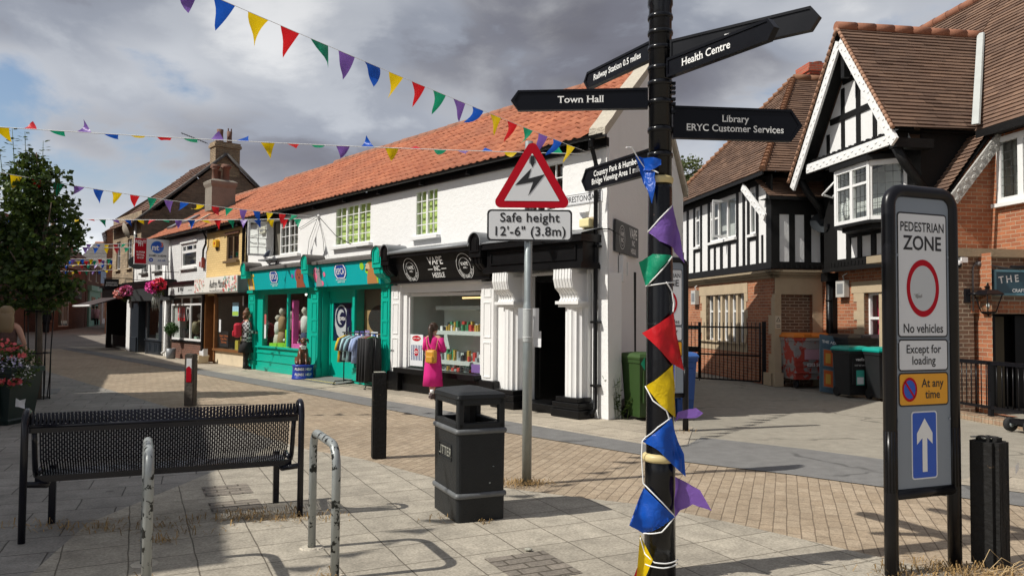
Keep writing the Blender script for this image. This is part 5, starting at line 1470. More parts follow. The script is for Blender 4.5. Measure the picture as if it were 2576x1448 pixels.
 x.build('dish',colour('dish_beige',(.42,.37,.3)),t);x=MB();x.tube([(27.6,-.25,4.95),(27.6,.25,5.0)],.025,6);x.tube([(27.6,.25,5.0),(27.6,.75,5.05)],.015,6);x.build('arm',M['black_paint'],t)
build_stone_house()
def hanging_board(name,label,s,d0,d1,z0,z1,mats,oval=False):
 t=Thing(name,label,'sign',(s,d0,(z0+z1)/2),ROW)
 return t
def build_row_signs():
 UP=(0,0,1);RR=ROW;rd=(0,-1,0)
 t=Thing('letting_board','red and white RENT IT letting board sticking out from the white brick shop','sign',(22.2,0.0,3.4),ROW)
 x=MB();x.box(22.17,22.23,0.04,1.24,3.40,4.36);x.build('board',M['sign_white'],t)
 x=MB();x.box(22.162,22.17,0.83,1.23,3.43,4.35);x.build('red_panel',M['sign_red'],t)
 text('RENT\nIT!',0.15,M['white_letter'],t,(22.158,1.03,4.17),rd,bold=0.03,lead=0.75);text('SUPERB\nRETAIL\nSHOP',0.088,M['white_letter'],t,(22.158,1.03,3.74),rd,bold=0.025,lead=1.2)
 x=MB();x.disc((22.165,0.45,4.06),0.23,(0,1,0),(0,0,1));x.build('blue_disc',M['sign_blue'],t)
 x=MB();x.ring((22.163,.45,4.06),0.2,0.23,(0,1,0),UP);x.build('disc_rim',colour('rim_blue',(.03,.2,.6)),t)
 text('nt',0.3,M['white_letter'],t,(22.158,0.52,4.04),rd,bold=0.03);text('3',0.24,colour('orange_mark',(.75,.2,.08)),t,(22.157,0.29,4.15),rd,bold=0.02)
 text('01482 218299',0.105,M['black_letter'],t,(22.16,0.43,3.74),rd,bold=0.02);text('.co.uk',0.125,colour('navy_letter',(.03,.08,.3)),t,(22.16,0.3,3.58),rd,bold=0.015)
 x=MB();x.disc((22.165,0.66,3.58),0.075,(0,1,0),UP,20);x.build('blue_disc',M['sign_blue'],t);text('nt',0.08,M['white_letter'],t,(22.155,.66,3.58),rd,bold=.02)
 x=MB();x.tube([(22.2,0,3.55),(22.2,.1,3.55)],.02,6);x.tube([(22.2,0,4.2),(22.2,.1,4.2)],.02,6);x.build('bracket',M['galv'],t)
 t=Thing('hanging_sign','dark grey blank oval sign below the letting board','sign',(24.8,0.1,3.6),ROW)
 x=MB();x.prism([(24.78,.43+.36*math.cos(2*math.pi*k/28),3.62+.27*math.sin(2*math.pi*k/28))for k in range(28)],(.04,0,0));x.build('board',colour('slate_green',(.035,.045,.042)),t)
 x=MB();x.tube([(24.8,0,3.75),(24.8,.5,3.75)],.015,6);x.build('bracket',M['black_paint'],t)
 t=Thing('hanging_sign','black square jeweller sign hanging over the awning','sign',(28,0.3,2.8),ROW)
 x=MB();x.box(27.97,28.03,.34,.90,2.6,3.06);x.build('board',M['black_paint'],t);text('HANSON\nJEWELLERS',0.10,M['white_letter'],t,(27.965,.62,2.84),rd,bold=.012)
 x=MB();x.tube([(28,-.2,3.1),(28,.95,3.1)],.018,6);x.build('bracket',M['black_paint'],t)
build_row_signs()
# ---- the timbered pub
def quoins(mb,mp,u,z0,z1,side,w=(0.34,0.2),h=0.24,o=0.006):
 z=z0;k=0
 while z<z1-0.05:
  ww=w[k%2]
  a,b=(u,u+ww*side)if side>0 else(u-ww,u)
  mbx(mb,mp,a,b,0.0,o,z+0.004,min(z1,z+h)-0.004)
  z+=h;k+=1
def carved(mb,p0,p1,w,t,nrm,seed=0):
 """white board with a shallow carved vine running along it"""
 p0=Vector(p0);p1=Vector(p1);d=(p1-p0);L=d.length;d.normalize();nrm=Vector(nrm).normalized();s=nrm.cross(d).normalized()
 q=[p0-s*w/2,p1-s*w/2,p1+s*w/2,p0+s*w/2]
 mb.prism(q,nrm*t)
 rr=random.Random(seed)
 n=int(L/0.13)
 for i in range(n):
  c=p0+d*((i+.5)*L/n)+s*(w*0.16*(1 if i%2 else-1))+nrm*t
  Mx=Matrix((d,s,nrm)).transposed()
  mb.ball(c,0.04,6,4,1.3,0.8,0.45,Mx)
def build_pub():
 T=Thing('timbered_pub','big black and white timbered pub in red brick with steep brown tiled roofs','building',(0,0,0),PUB)
 A=mp_b(0.0);Rm=mp_a(0.0,-1)
 # ---- lower storey, left wing
 mb=MB();wall_holes(mb,A,-0.0,6.0,0,2.58,[(1.62,4.1,0.97,2.24)],0.18)
 wall_holes(mb,Rm,-1.22,0.0,0,2.58,[(-0.95,-0.15,0.0,2.17)],0.16)
 mb.quad((6,0,0),(6,-8,0),(6,-8,5),(6,0,5));mb.quad((6,-8,0),(-1,-8,0),(-1,-8,5),(6,-8,5))
 mbx(mb,mp_b(-1.22),-5.6,0.0,-0.2,0.0,0.0,0.0001)
 B=mp_b(-1.22)
 wall_holes(mb,B,-5.3,0.0,0.0,2.75,[(-2.75,-1.66,0.98,2.17)],0.18)
 mb.build('brick_wall',M['red_brick'],T)
 mb=MB();mb.box(0.12,0.16,-0.95,-0.15,0,2.17);mb.build('bricked_up_doorway',M['brown_brick'],T)
 st=MB()
 for a0,a1,z0,z1 in((1.42,4.6,2.24,2.5),(1.42,4.6,0.72,0.95)):mbx(st,A,a0,a1,-0.02,0.02,z0,z1)
 mbx(st,A,1.5,4.5,-0.1,0.09,0.93,0.97)
 for k in range(6):
  z=0.95+k*0.215
  mbx(st,A,1.62-(0.2 if k%2 else 0.12),1.62,-0.16,0.015,z,z+0.213);mbx(st,A,4.1,4.1+(0.42 if k%2 else 0.3),-0.16,0.015,z,z+.213)
 for m in(2.115,2.61,3.105,3.6):mbx(st,A,m-0.06,m+0.06,-0.17,-0.02,0.97,2.24)
 for b0,b1,z0,z1 in((-1.2,0.0,2.17,2.56),(-0.15,0.02,0.0,2.17),(-1.2,-0.95,0.0,2.17)):mbx(st,Rm,b0,b1,-0.1,0.02,z0,z1)
 mbx(st,Rm,-0.17,0.05,-0.1,0.08,0.0,0.32)
 quoins(st,A,0.0,0.3,2.1,1,(0.30,0.16),0.46,0.012)
 mbx(st,A,0.0,0.5,0.0,0.05,0.0,0.3)
 st.build('stone_dressing',M['stone'],T)
 st=MB()
 for o,z0,z1 in((0.06,2.56,2.63),(0.13,2.63,2.69),(0.19,2.69,2.74)):
  mbx(st,A,-o,6.0,-0.1,o,z0,z1);mbx(st,Rm,-1.25,o,-0.1,o,z0,z1)
 st.build('cornice',M['stone_dark'],T)
 for a0,a1 in((1.62,2.055),(2.175,2.55),(2.67,3.045),(3.165,3.54),(3.66,4.1)):
  window(T,A,a0,a1,0.97,2.24,cols=1,rows=1,fr=0.045,o=-0.14,transom=[1.78],glass=M['glass_dark'],inside=M['curtain'],depth=0.3)
  # ---- upper storey, left wing: white panels between black posts
 U=0.14
 UA=mp_b(U);UR=mp_a(-U,-1)
 mb=MB();wall_holes(mb,UA,-U,6.0,2.78,5.0,[(4.2,4.55,3.67,4.8),(1.76,3.46,3.7,4.8),(0.66,0.98,3.67,4.76)],0.1)
 mbx(mb,UR,-1.4,U,-0.1,0.0,2.78,4.5)
 mb.build('plaster_panel',M['panel_white'],T)
 t=MB();e=0.025
 for a0,a1 in((-U-.02,0.10),(0.52,0.64),(1.0,1.12),(1.26,1.38),(1.64,1.76),(3.48,3.62),(4.06,4.18),(4.58,4.70),(5.1,5.24),(5.8,6.0)):mbx(t,UA,a0,a1,-0.02,e,2.78,5.0)
 for a0,a1 in((2.12,2.28),(2.62,2.78),(3.08,3.2)):mbx(t,UA,a0,a1,-0.02,e-.003,2.9,3.6)
 for a0,a1 in((0.28,0.36),(5.5,5.6)):mbx(t,UA,a0,a1,-0.02,e-.003,2.9,3.6)
 for a0,a1,z0,z1 in((-U,6.0,2.76,2.93),(-U,6.0,4.84,5.02),(1.7,3.5,3.56,3.68),(0.6,1.05,3.53,3.65),(4.1,4.62,3.53,3.65)):mbx(t,UA,a0,a1,-0.02,e+0.004,z0,z1)
 for b0,b1 in((-0.04,U+.02),(-0.43,-0.29),(-0.84,-0.67),(-1.4,-1.08)):mbx(t,UR,b0,b1,-0.02,e,2.78,4.5)
 for z0,z1 in((2.76,2.93),(4.05,4.5)):mbx(t,UR,-1.4,U,-0.02,e+.004,z0,z1)
 for k in range(11):mbx(t,UR,-1.3+k*.13,-1.24+k*.13,0.0,0.04,2.79,2.87)
 mbx(t,UA,-U,6.2,-0.3,0.34,5.0,5.06)
 t.build('timber_frame',M['timber'],T)
 window(T,UA,4.2,4.55,3.67,4.8,cols=1,rows=1,o=-0.02,fr=0.06,transom=[4.45],sill=M['white_paint'],inside=M['curtain'],glass=M['glass_dark'])
 w=window(T,UA,1.76,3.46,3.7,4.8,cols=1,rows=1,mull=[2.32,2.9],o=-0.02,fr=0.06,sill=M['white_paint'],inside=M['curtain'])
 x=MB()
 for a0,a1,o0,o1,z0,z1 in((2.3,2.33,.0,.42,3.74,3.80),(2.3,2.33,0,.42,4.68,4.74),(2.3,2.33,.37,.43,3.8,4.7)):mbx(x,UA,a0,a1,o0,o1,z0,z1)
 mbx(x,UA,2.93,3.4,-.03,.015,4.32,4.37)
 x.build('open_casement',M['white_paint'],sub(w))
 x=MB();mbx(x,UA,1.8,1.98,-0.09,-0.05,3.76,4.74)
 for k in range(16):mbx(x,UA,1.8,1.98,-.05,-.04,3.78+k*.06,3.8+k*.06)
 x.build('louvre',M['lead'],sub(w))
 window(T,UA,0.66,0.98,3.67,4.76,cols=1,rows=1,o=-0.02,fr=0.06,transom=[4.42],sill=M['white_paint'],inside=M['curtain'])
 # ---- left wing roof
 mb=MB()
 ap=Vector((2.75,-2.0,8.27))
 e0=Vector((-0.4,0.5,5.02));e1=Vector((6.3,0.5,5.02))
 tiled_slope(mb,[e0,e1,ap],0.105)
 f1=Vector((-0.4,-1.9,5.02));
 n_=(ap-e0)
 tiled_slope(mb,[e0,ap,Vector((2.75,-7,8.27)),Vector((-0.4,-7,5.02))],0.105)
 tiled_slope(mb,[e1,ap,Vector((2.75,-7,8.27)),Vector((6.3,-7,5.02))],0.2)
 tiled_slope(mb,[Vector((-0.38,0.34,4.44)),Vector((0.32,0.34,4.92)),Vector((0.32,-1.5,4.92)),Vector((-0.38,-1.5,4.44))],0.1)
 r=mb.build('roof',M['plain_tile'],T,recalc=False);S=sub(r)
 x=MB()
 for p,q in((e0,ap),(e1,ap)):
  n=30
  for i in range(n):
   a=p.lerp(q,i/n);b=p.lerp(q,(i+1.15)/n);x.tube([a+Vector((0,0,.05)),b+Vector((0,0,.02))],[.085,.05],6)
 for i in range(11):x.tube([(2.75,-2.0-i*.45,8.29),(2.75,-2.46-i*.45,8.29)],[.1,.11],10)
 x.build('ridge',M['ridge_brown'],S)
 x=MB();x.quad((-0.34,0.46,5.0),(6.2,.46,5.0),(6.2,-.1,5.0),(-.34,-.1,5.0));x.quad((-.34,.46,5.0),(-.34,-7,5),(.3,-7,5.0),(.3,.46,5));x.quad((-.34,.3,4.42),(.2,.3,4.42),(.2,-1.5,4.42),(-.34,-1.5,4.42));x.build('soffit',M['timber'],S)
 x=MB();x.box(-0.38,6.3,0.46,0.50,4.93,5.01);x.box(-.42,-.36,-1.45,.34,4.36,4.43);x.build('eaves_board',M['timber'],S)
 c=MB();carved(c,(0.82,0.40,4.84),(-0.28,0.36,3.95),0.18,0.04,(0,1,0),2);c.build('bargeboard',M['white_paint'],T)
 c=MB();c.box(4.0,4.7,-3.95,-3.2,8.0,8.85);c.box(3.94,4.76,-4.0,-3.15,8.85,8.93);c.box(3.9,4.8,-4.05,-3.1,8.93,9.02);c.box(3.95,4.75,-4.0,-3.15,9.02,9.2)
 ch=c.build('chimney',M['chim_red'],S);p=MB();p.lathe([(.14,0),(.13,.1),(.15,.12),(.1,.13)],(4.3,-3.6,9.2),12);p.build('chimney_pot',M['ridge'],sub(ch))
 # ---- gabled front
 UB=mp_b(-0.95)
 mb=MB();wall_holes(mb,UB,-3.95,-0.6,2.78,5.0,[],0.1);mb.box(-3.95,-3.9,-3.0,-0.951,2.78,5.2);mb.box(-0.65,-0.6,-3.0,-.951,2.78,5.2)
 mb.poly([(-0.62,-0.62,4.95),(-4.1,-0.62,4.95),(-2.45,-0.62,7.5)])
 mb.build('plaster_panel',M['panel_white'],T)
 t=MB()
 for a0,a1 in((-1.08,-0.58),(-1.62,-1.46),(-2.02,-1.88),(-2.52,-2.36),(-3.0,-2.86),(-3.97,-3.42)):mbx(t,UB,a0,a1,-0.03,0.03,2.78,5.0)
 for a0,a1,z0,z1 in((-3.97,-0.58,2.74,2.92),(-3.6,-1.5,3.36,3.6),(-3.97,-0.58,4.72,5.02)):mbx(t,UB,a0,a1,-.03,.035,z0,z1)
 for k in range(24):mbx(t,UB,-3.9+k*.13,-3.84+k*.13,.03,.05,2.77,2.86)
 t.box(-3.98,-3.96,-3.0,-0.9,2.76,5.2)
 t.box(-3.9,-0.6,-1.5,-0.92,2.70,2.745);t.box(-3.97,-.55,-1.0,-.88,2.66,2.74)
 G_=mp_b(-0.62)
 def zt(a):return 7.45-abs(a+2.45)*1.53
 for a0,a1 in((-2.52,-2.38),(-1.95,-1.83),(-1.36,-1.26),(-3.07,-2.95),(-3.62,-3.52)):
  mbx(t,G_,a0,a1,-0.02,0.025,4.95,min(zt(a0),zt(a1))+.05)
 for z in(5.86,6.62):
  hw=(7.45-z)/1.53
  mbx(t,G_,-2.45-hw,-2.45+hw,-0.02,0.03,z,z+0.13)
 t.box(-4.0,-0.9,-0.62,-0.32,4.93,5.1)
 for k in range(30):t.box(-3.9+k*.1,-3.82+k*.1,-0.55,-0.33,5.1,5.14+.02*(k%2))
 t.box(-2.51,-2.39,-0.40,-0.26,6.6,7.55)
 for a in(-0.62,-4.08):
  t.box(a-.12,a+.1,-1.0,-0.25,4.78,4.95)
  k=0.0
  t.tube([(a*1.0+(.1 if a>-1 else-.0),-0.93,3.95),(a,-0.75,4.2),(a,-0.5,4.5),(a,-0.32,4.8)],[.07,.08,.09,.09],6)
 t.build('timber_frame',M['timber'],T)
 c=MB();carved(c,(-0.95,-0.33,4.97),(-3.98,-0.33,4.97),0.20,0.05,(0,1,0),4);c.build('tie_beam',M['white_paint'],T)
 c=MB();carved(c,(-0.50,-0.22,4.60),(-2.43,-0.22,7.34),0.20,0.05,(0,1,0),5);carved(c,(-4.22,-0.22,4.86),(-2.47,-0.22,7.34),0.20,0.05,(0,1,0),6);c.build('bargeboard',M['white_paint'],T)
 mb=MB();rz=Vector((-2.45,-0.15,7.66));rb=Vector((-2.45,-3.5,7.66))
 vb=Vector((-4.22,-1.88,5.2))
 tiled_slope(mb,[Vector((-4.22,-0.15,5.13)),rz,rb,vb],0.105)
 tiled_slope(mb,[Vector((-0.42,-0.15,4.78)),rz,rb,Vector((-0.42,-3.5,4.78))],0.105)
 r=mb.build('roof',M['plain_tile'],T,recalc=False);S2=sub(r)
 x=MB()
 for i in range(8):x.tube([(-2.45,-0.12-i*.42,7.67),(-2.45,-.55-i*.42,7.67)],[.1,.108],10)
 x.build('ridge',M['ridge'],S2)
 x=MB()
 for p,q in(((-4.24,-0.14,5.12),(-2.47,-.14,7.62)),((-0.40,-.14,4.76),(-2.43,-.14,7.62))):
  p=Vector(p);q=Vector(q);n=26
  for i in range(n):x.tube([p.lerp(q,i/n),p.lerp(q,(i+1.1)/n)],[.045,.03],6)
 x.build('verge_tiles',M['ridge_pale'],S2)
 x=MB();s=0.1
 a,b=Vector((-2.5,-3.42,7.66)),Vector((-4.28,-1.80,5.2));nrm=Vector((0,1,.4)).normalized();w=Vector((-.14,0,.0))
 x.prism([a+nrm*.05,b+nrm*.05,b+w+nrm*.02,a+w+nrm*.02],nrm*.04);x.build('valley_lead',M['lead_pale'],S2)
 x=MB();x.quad((-0.45,-.16,4.76),(-2.43,-.16,7.6),(-2.43,-.62,7.6),(-.45,-.62,4.76));x.quad((-4.2,-.16,5.1),(-2.47,-.16,7.6),(-2.47,-.62,7.6),(-4.2,-.62,5.1));x.quad((-4.2,-.3,5.1),(-3.9,-.3,5.1),(-3.9,-2,5.1),(-4.2,-2,5.1));x.build('soffit',M['timber'],S2)
 pl=[(-1.58,-0.93),(-1.95,-0.42),(-3.1,-0.42),(-3.5,-0.93)]
 fr=MB();gl=MB();bl=MB();ld=MB()
 for i in range(3):
  (a0,b0),(a1,b1)=pl[i],pl[i+1]
  d=Vector((a1-a0,b1-b0,0));L=d.length;d.normalize();n=Vector((d.y,-d.x,0))
  if n.y<0:n=-n
  def P(u,o,z):return Vector((a0,b0,0))+d*u+n*o+Vector((0,0,z))
  f=lambda mb_,u0,u1,o0,o1,z0,z1:mbx(mb_,P,u0,u1,o0,o1,z0,z1)
  us=[0,L]if i!=1 else[0,L/2,L]
  for u in us:f(fr,u-.045,u+.045,-.04,.04,3.56,4.72)
  for z0,z1 in((3.56,3.64),(4.64,4.74)):f(fr,0,L,-.04,.045,z0,z1)
  if i==1:f(fr,0,L,-.03,.03,4.3,4.35)
  gl.quad(P(.02,0,3.6),P(L-.02,0,3.6),P(L-.02,0,4.7),P(.02,0,4.7))
  k=1
  while k*.14<L:f(ld,k*.14-.004,k*.14+.004,.003,.008,3.62,4.66);k+=1
  for z in(3.84,4.06,4.28,4.5):f(ld,0.03,L-.03,.003,.008,z-.004,z+.004)
 w=fr.build('oriel_window',M['white_paint'],T);W=sub(w)
 gl.build('pane',M['glass'],W);ld.build('lead_lights',M['leadlight'],W)
 x=MB();x.prism([(-1.5,-.95,0),(-1.9,-.34,0),(-3.15,-.34,0),(-3.58,-.95,0)],(0,0,.06),);
 for i in range(len(x.v)):x.v[i]=(x.v[i][0],x.v[i][1],x.v[i][2]+3.5)
 x.prism([(-1.5,-.95,4.74),(-1.86,-.3,4.74),(-3.2,-.3,4.74),(-3.6,-.95,4.74)],(0,0,.1));x.prism([(-1.62,-.95,3.42),(-2.0,-.5,3.42),(-3.05,-.5,3.42),(-3.45,-.95,3.42)],(0,0,.08));x.build('oriel_sill',M['timber'],W)
 x=MB();x.quad((-1.7,-.9,3.6),(-3.4,-.9,3.6),(-3.4,-.9,4.7),(-1.7,-.9,4.7));x.build('net_curtain',M['curtain'],W)
 x=MB();lo=Vector((-1.62,-.78,4.62));o=Vector((.75,.66,0)).normalized()*.34;dn=Vector((0,0,-.34));al=(Vector((-1.95,-.42,0))-Vector((-1.58,-.93,0))).normalized()*.5
 lo=Vector((-1.60,-.9,4.62))
 q=[lo,lo+al,lo+al+o+dn,lo+o+dn]
 for i in range(4):x.tube([q[i],q[(i+1)%4]],.022,6)
 x.build('open_toplight',M['white_paint'],W)
 st=MB()
 for a0,a1,z0,z1 in((-3.05,-1.2,2.17,2.42),(-3.0,-1.3,0.85,0.98)):mbx(st,B,a0,a1,-.02,.02,z0,z1)
 for k in range(6):
  z=0.98+k*.2;mbx(st,B,-1.66,-1.66+(.38 if k%2 else.26),-.16,.015,z,z+.198);mbx(st,B,-2.75-.3,-2.75,-.16,.015,z,z+.198)
 mbx(st,B,-2.26,-2.14,-.17,-.02,.98,2.17)
 st.build('stone_dressing',M['stone'],T)
 for a0,a1 in((-2.14,-1.66),(-2.75,-2.26)):window(T,B,a0,a1,.98,2.17,cols=1,rows=1,fr=.055,o=-.13,transom=[1.62],inside=M['crimson'],depth=.3)
 x=MB();x.box(-.62,-.56,-1.22,-1.1,.0,2.66)
 for z in(.35,1.1,2.0):x.lathe([(.085,0),(.085,.05)],(-.52,-1.08,z),10)
 x.tube([(-.52,-1.08,0),(-.52,-1.08,2.5)],.075,10);x.box(-.66,-.38,-1.22,-.95,2.46,2.66);x.tube([(-.3,-1.18,.0),(-.3,-1.18,2.6)],.018,6);x.build('downpipe',M['black_paint'],T)
 # ---- main range on the right
 mb=MB();Cw=mp_b(-2.1);wall_holes(mb,Cw,-13,-4.28,2.6,5.25,[(-5.55,-4.45,3.73,4.95)],.1)
 mb.poly([(-4.28,-2.1,2.6),(-4.28,-1.22,2.6),(-4.28,-1.22,3.92),(-4.28,-2.1,5.0)])
 mb.build('brick_wall',M['red_brick'],T)
 w=window(T,Cw,-5.55,-4.45,3.73,4.95,cols=1,rows=1,mull=[-5.0],fr=.1,o=-.0,sill=M['white_paint'],inside=M['curtain'])
 x=MB()
 for k in range(9):mbx(x,Cw,-5.5+k*.12,-5.495+k*.12,.002,.008,3.8,4.9)
 for k in range(7):mbx(x,Cw,-5.5,-4.5,.002,.008,3.9+k*.15,3.906+k*.15)
 x.build('lead_lights',M['leadlight'],sub(w))
 mb=MB()
 tiled_slope(mb,[Vector((-4.22,-1.85,5.12)),Vector((-13,-1.85,5.12)),Vector((-13,-4.25,8.92)),Vector((-2.45,-4.25,8.92)),Vector((-2.45,-3.45,7.66))],0.105)
 tiled_slope(mb,[Vector((-2.45,-3.45,7.66)),Vector((-2.45,-4.25,8.92)),Vector((2.2,-4.25,8.92)),Vector((2.2,-3.45,7.66))],0.105)
 tiled_slope(mb,[Vector((-4.46,-1.05,3.92)),Vector((-4.46,-1.9,5.06)),Vector((-3.3,-1.9,5.06)),Vector((-3.3,-1.05,3.92))],0.105)
 r=mb.build('roof',M['plain_tile'],T,recalc=False);S3=sub(r)
 x=MB();x.quad((-13,-4.3,8.9),(2.2,-4.3,8.9),(2.2,-8,5),(-13,-8,5));x.build('rear_slope',M['pantile_old'],S3)
 x=MB()
 for i in range(34):x.tube([(2.2-i*.45,-4.25,8.93),(1.74-i*.45,-4.25,8.93)],[.11,.12],10)
 x.build('ridge',M['ridge'],S3)
 x=MB();x.box(-13,-4.3,-2.1,-1.84,5.0,5.1);x.box(-13,-4.25,-1.86,-1.82,4.98,5.12);x.prism([(-4.45,-1.08,3.88),(-3.3,-1.08,3.88),(-3.3,-1.9,5.0),(-4.45,-1.9,5.0)],(0,0,-.06));x.tube([(-4.4,-1.0,3.9),(-3.3,-1.0,3.9)],.05,6);x.build('soffit',M['timber'],S3)
 c=MB();carved(c,(-4.5,-2.12,4.98),(-4.5,-1.12,3.76),.2,.05,(-1,0,0),9);c.build('bargeboard',M['carved_grey'],T)
 # ---- flat roofed entrance block
 mb=MB();E_=mp_a(-5.0,-1);wall_holes(mb,E_,-7.0,-.45,-.4,2.70,[(-3.4,-1.12,-.4,1.71)],.24);mb.box(-5.0,-4.9,-.46,-.45,-.4,2.7)
 mb.quad((-5.0,-.45,-.4),(-4.0,-.45,-.4),(-4.0,-.45,2.7),(-5,-.45,2.7))
 mb.build('entrance_wall',M['brown_brick'],T)
 x=MB();x.box(-5.08,-3.0,-7.0,-.4,2.70,2.84);x.build('coping',M['stone_dark'],T)
 x=MB()
 for k in range(32):mbx(x,E_,-1.06-(k+1)*.076,-1.065-k*.076,0.0,.008,1.71,1.92)
 x.build('soldier_course',M['red_brick'],T)
 x=MB();x.box(-4.1,-4.0,-3.6,-.9,-.4,2.0);x.box(-4.76,-4.1,-3.41,-3.4,-.4,1.71);x.box(-4.76,-4.1,-1.12,-1.11,-.4,1.71);x.box(-4.76,-4.0,-3.4,-1.12,1.71,1.72);x.box(-4.76,-4.0,-3.4,-1.12,-.4,-.39);x.build('entrance_lobby',M['dark_in'],T)
 x=MB();x.box(-4.45,-4.38,-2.0,-1.2,-.3,1.68);x.box(-4.45,-4.38,-3.3,-2.4,-.3,1.68);dd=x.build('door',M['black_paint'],T)
 x=MB();x.box(-4.4,-4.36,-2.22,-2.02,-.3,1.66);x.build('door_post',colour('olive_door',(.06,.045,.02)),T)
 x=MB();x.tube([(-4.47,-1.75,.95),(-4.51,-1.75,1.0),(-4.51,-1.75,1.2),(-4.47,-1.75,1.25)],.015,6);x.build('handle',M['galv'],sub(dd))
 x=MB();x.tube([(-5.01,-1.1,1.75),(-5.02,-1.1,2.5),(-5.02,-1.16,2.6),(-5.02,-1.3,2.58),(-5.02,-1.8,2.50),(-5.02,-2.4,2.56)],.014,6);x.ball((-5.03,-1.2,2.58),.05,8,6);x.build('conduit',M['cord'],T)
 t=Thing('pub_sign','dark blue pub name board over the brown brick entrance','sign',(-5.0,-2.3,2.2),PUB)
 x=MB();mbx(x,E_,-3.30,-1.46,.0,.05,2.03,2.48);x.build('board',M['pub_blue'],t)
 x=MB()
 for b0,b1,z0,z1 in((-3.3,-1.46,2.03,2.07),(-3.3,-1.46,2.44,2.48),(-1.5,-1.46,2.07,2.44),(-3.3,-3.26,2.07,2.44)):mbx(x,E_,b0,b1,.05,.08,z0,z1)
 x.build('frame',M['pub_frame'],t)
 rd=(0,-1,0);word='THE ADMIRAL'
 for k,chx in enumerate(word):
  if chx==' ':continue
  f=k/(len(word)-1);an=R(10-20*f)
  text(chx,.17,M['white_letter'],t,(-5.052,-1.62-f*1.5,2.295+.05*(1-(2*f-1)**2)),(0,-math.cos(an),math.sin(an)),(0,math.sin(an),math.cos(an)),bold=.02)
 text('TRADITIONAL',.085,M['white_letter'],t,(-5.052,-2.36,2.205),rd,bold=.02);text('CRAFT UNION FREE HOUSE',.085,M['white_letter'],t,(-5.052,-2.36,2.115),rd,bold=.02)
 t=Thing('picture_light','slim black strip lamp above the pub name board','lamp',(-5.0,-2.4,2.55),PUB)
 x=MB();x.tube([(-5.12,-1.75,2.53),(-5.12,-3.0,2.53)],.02,8);x.tube([(-5.0,-1.9,2.55),(-5.12,-1.9,2.53)],.012,6);x.build('tube',M['black_metal'],t)
 t=Thing('wall_lantern','black wall lantern with tapered glass beside the entrance','lantern',(-5.0,-1.2,1.9),PUB)
 x=MB();mbx(x,E_,-1.02,-.93,0,.05,1.9,2.14);x.tube([(-5.04,-.98,2.05),(-5.16,-1.06,2.05),(-5.2,-1.18,2.02)],.02,6);x.build('bracket',M['black_metal'],t)
 cx,cy=-5.22,-1.22
 x=MB()
 sq=lambda h,z:[(cx-h,cy-h,z),(cx+h,cy-h,z),(cx+h,cy+h,z),(cx-h,cy+h,z)]
 x.loft([sq(.17,2.03),sq(.16,2.05),sq(.1,2.11),sq(.04,2.13),sq(.03,2.15),sq(.045,2.17),sq(.02,2.19),sq(.008,2.24)],True,False);x.loft([sq(.055,1.70),sq(.085,1.73),sq(.08,1.745)],True,False);x.lathe([(.01,0),(.02,.03),(.01,.05)],(cx,cy,1.66),8)
 for sx in(-1,1):
  for sy in(-1,1):x.tube([(cx+sx*.078,cy+sy*.078,1.74),(cx+sx*.145,cy+sy*.145,2.04)],.009,5)
 x.build('lantern_frame',M['black_metal'],t)
 x=MB();x.loft([sq(.075,1.745),sq(.138,2.03)],False,False);x.build('lantern_glass',M['glass'],t)
 x=MB();x.ball((cx,cy,1.85),.035,8,6,1,1,1.4);x.build('bulb',M['white_paint'],t)
 for nm,lb,b,z in(('cctv_camera','white dome camera under the coping of the entrance block',-.72,2.56),):
  t=Thing(nm,lb,'camera',(-5.0,b,z),PUB)
  x=MB();x.lathe([(.07,0.06),(.09,0.04),(.09,-.02),(.06,-.06),(.02,-.07)],(-5.1,b,z),14);x.box(-5.1,-5.0,b-.04,b+.04,z+.02,z+.06);x.build('housing',M['white_paint'],t)
  x=MB();x.ball((-5.14,b-.01,z-.02),.055,10,7);x.build('dome',M['black_metal'],t)
  x=MB();x.box(-5.1,-5.0,b-.22,b-.10,z+.03,z+.12);x.build('junction_box',M['white_paint'],t)
 t=Thing('wall_notice','blue round notice on white board by the entrance door','notice',(-4.95,-1.16,1.55),PUB)
 x=MB();x.box(-4.99,-4.80,-1.128,-1.122,1.42,1.66);x.build('board',M['sign_white'],t);x=MB();x.disc((-4.9,-1.13,1.55),.085,(1,0,0),(0,0,1));x.build('disc',M['sign_blue'],t)
 t=Thing('wall_notice','plain white notice below the blue round one','notice',(-4.95,-1.16,1.2),PUB)
 x=MB();x.box(-4.97,-4.82,-1.128,-1.122,1.08,1.33);x.build('board',M['sign_white'],t)
 for lb,mp,u,z,w,h in(('grey caged floodlight on the brick wall above the yard gate',A,4.78,2.2,.34,.42),('grey caged floodlight under the jetty beside the downpipe',B,-.95,2.28,.34,.38)):
  t=Thing('floodlight',lb,'lamp',mp(u,0,z),PUB)
  x=MB();mbx(x,mp,u-w/2,u+w/2,.02,.14,z-h/2,z+h/2);mbx(x,mp,u-.05,u+.05,0,.03,z-.1,z+.1);x.build('housing',colour('pale_grey_box',(.5,.49,.46)),t)
  x=MB();mbx(x,mp,u-w*.33,u+w*.33,.14,.146,z-h*.3,z+h*.3);x.build('lens',colour('grey_lens',(.22,.23,.24),.3),t)
  x=MB();k=[mp(u-.02,.05,z+h/2),mp(u-.02,.08,z+h/2+.1),mp(u-.1,.02,z+h/2+.16)];x.tube(k,.015,6);x.build('arm',M['white_paint'],t)
 t=Thing('satellite_dish','dark satellite dish on the shaded timber wall of the pub','satellite dish',(-.3,-.97,3.8),PUB)
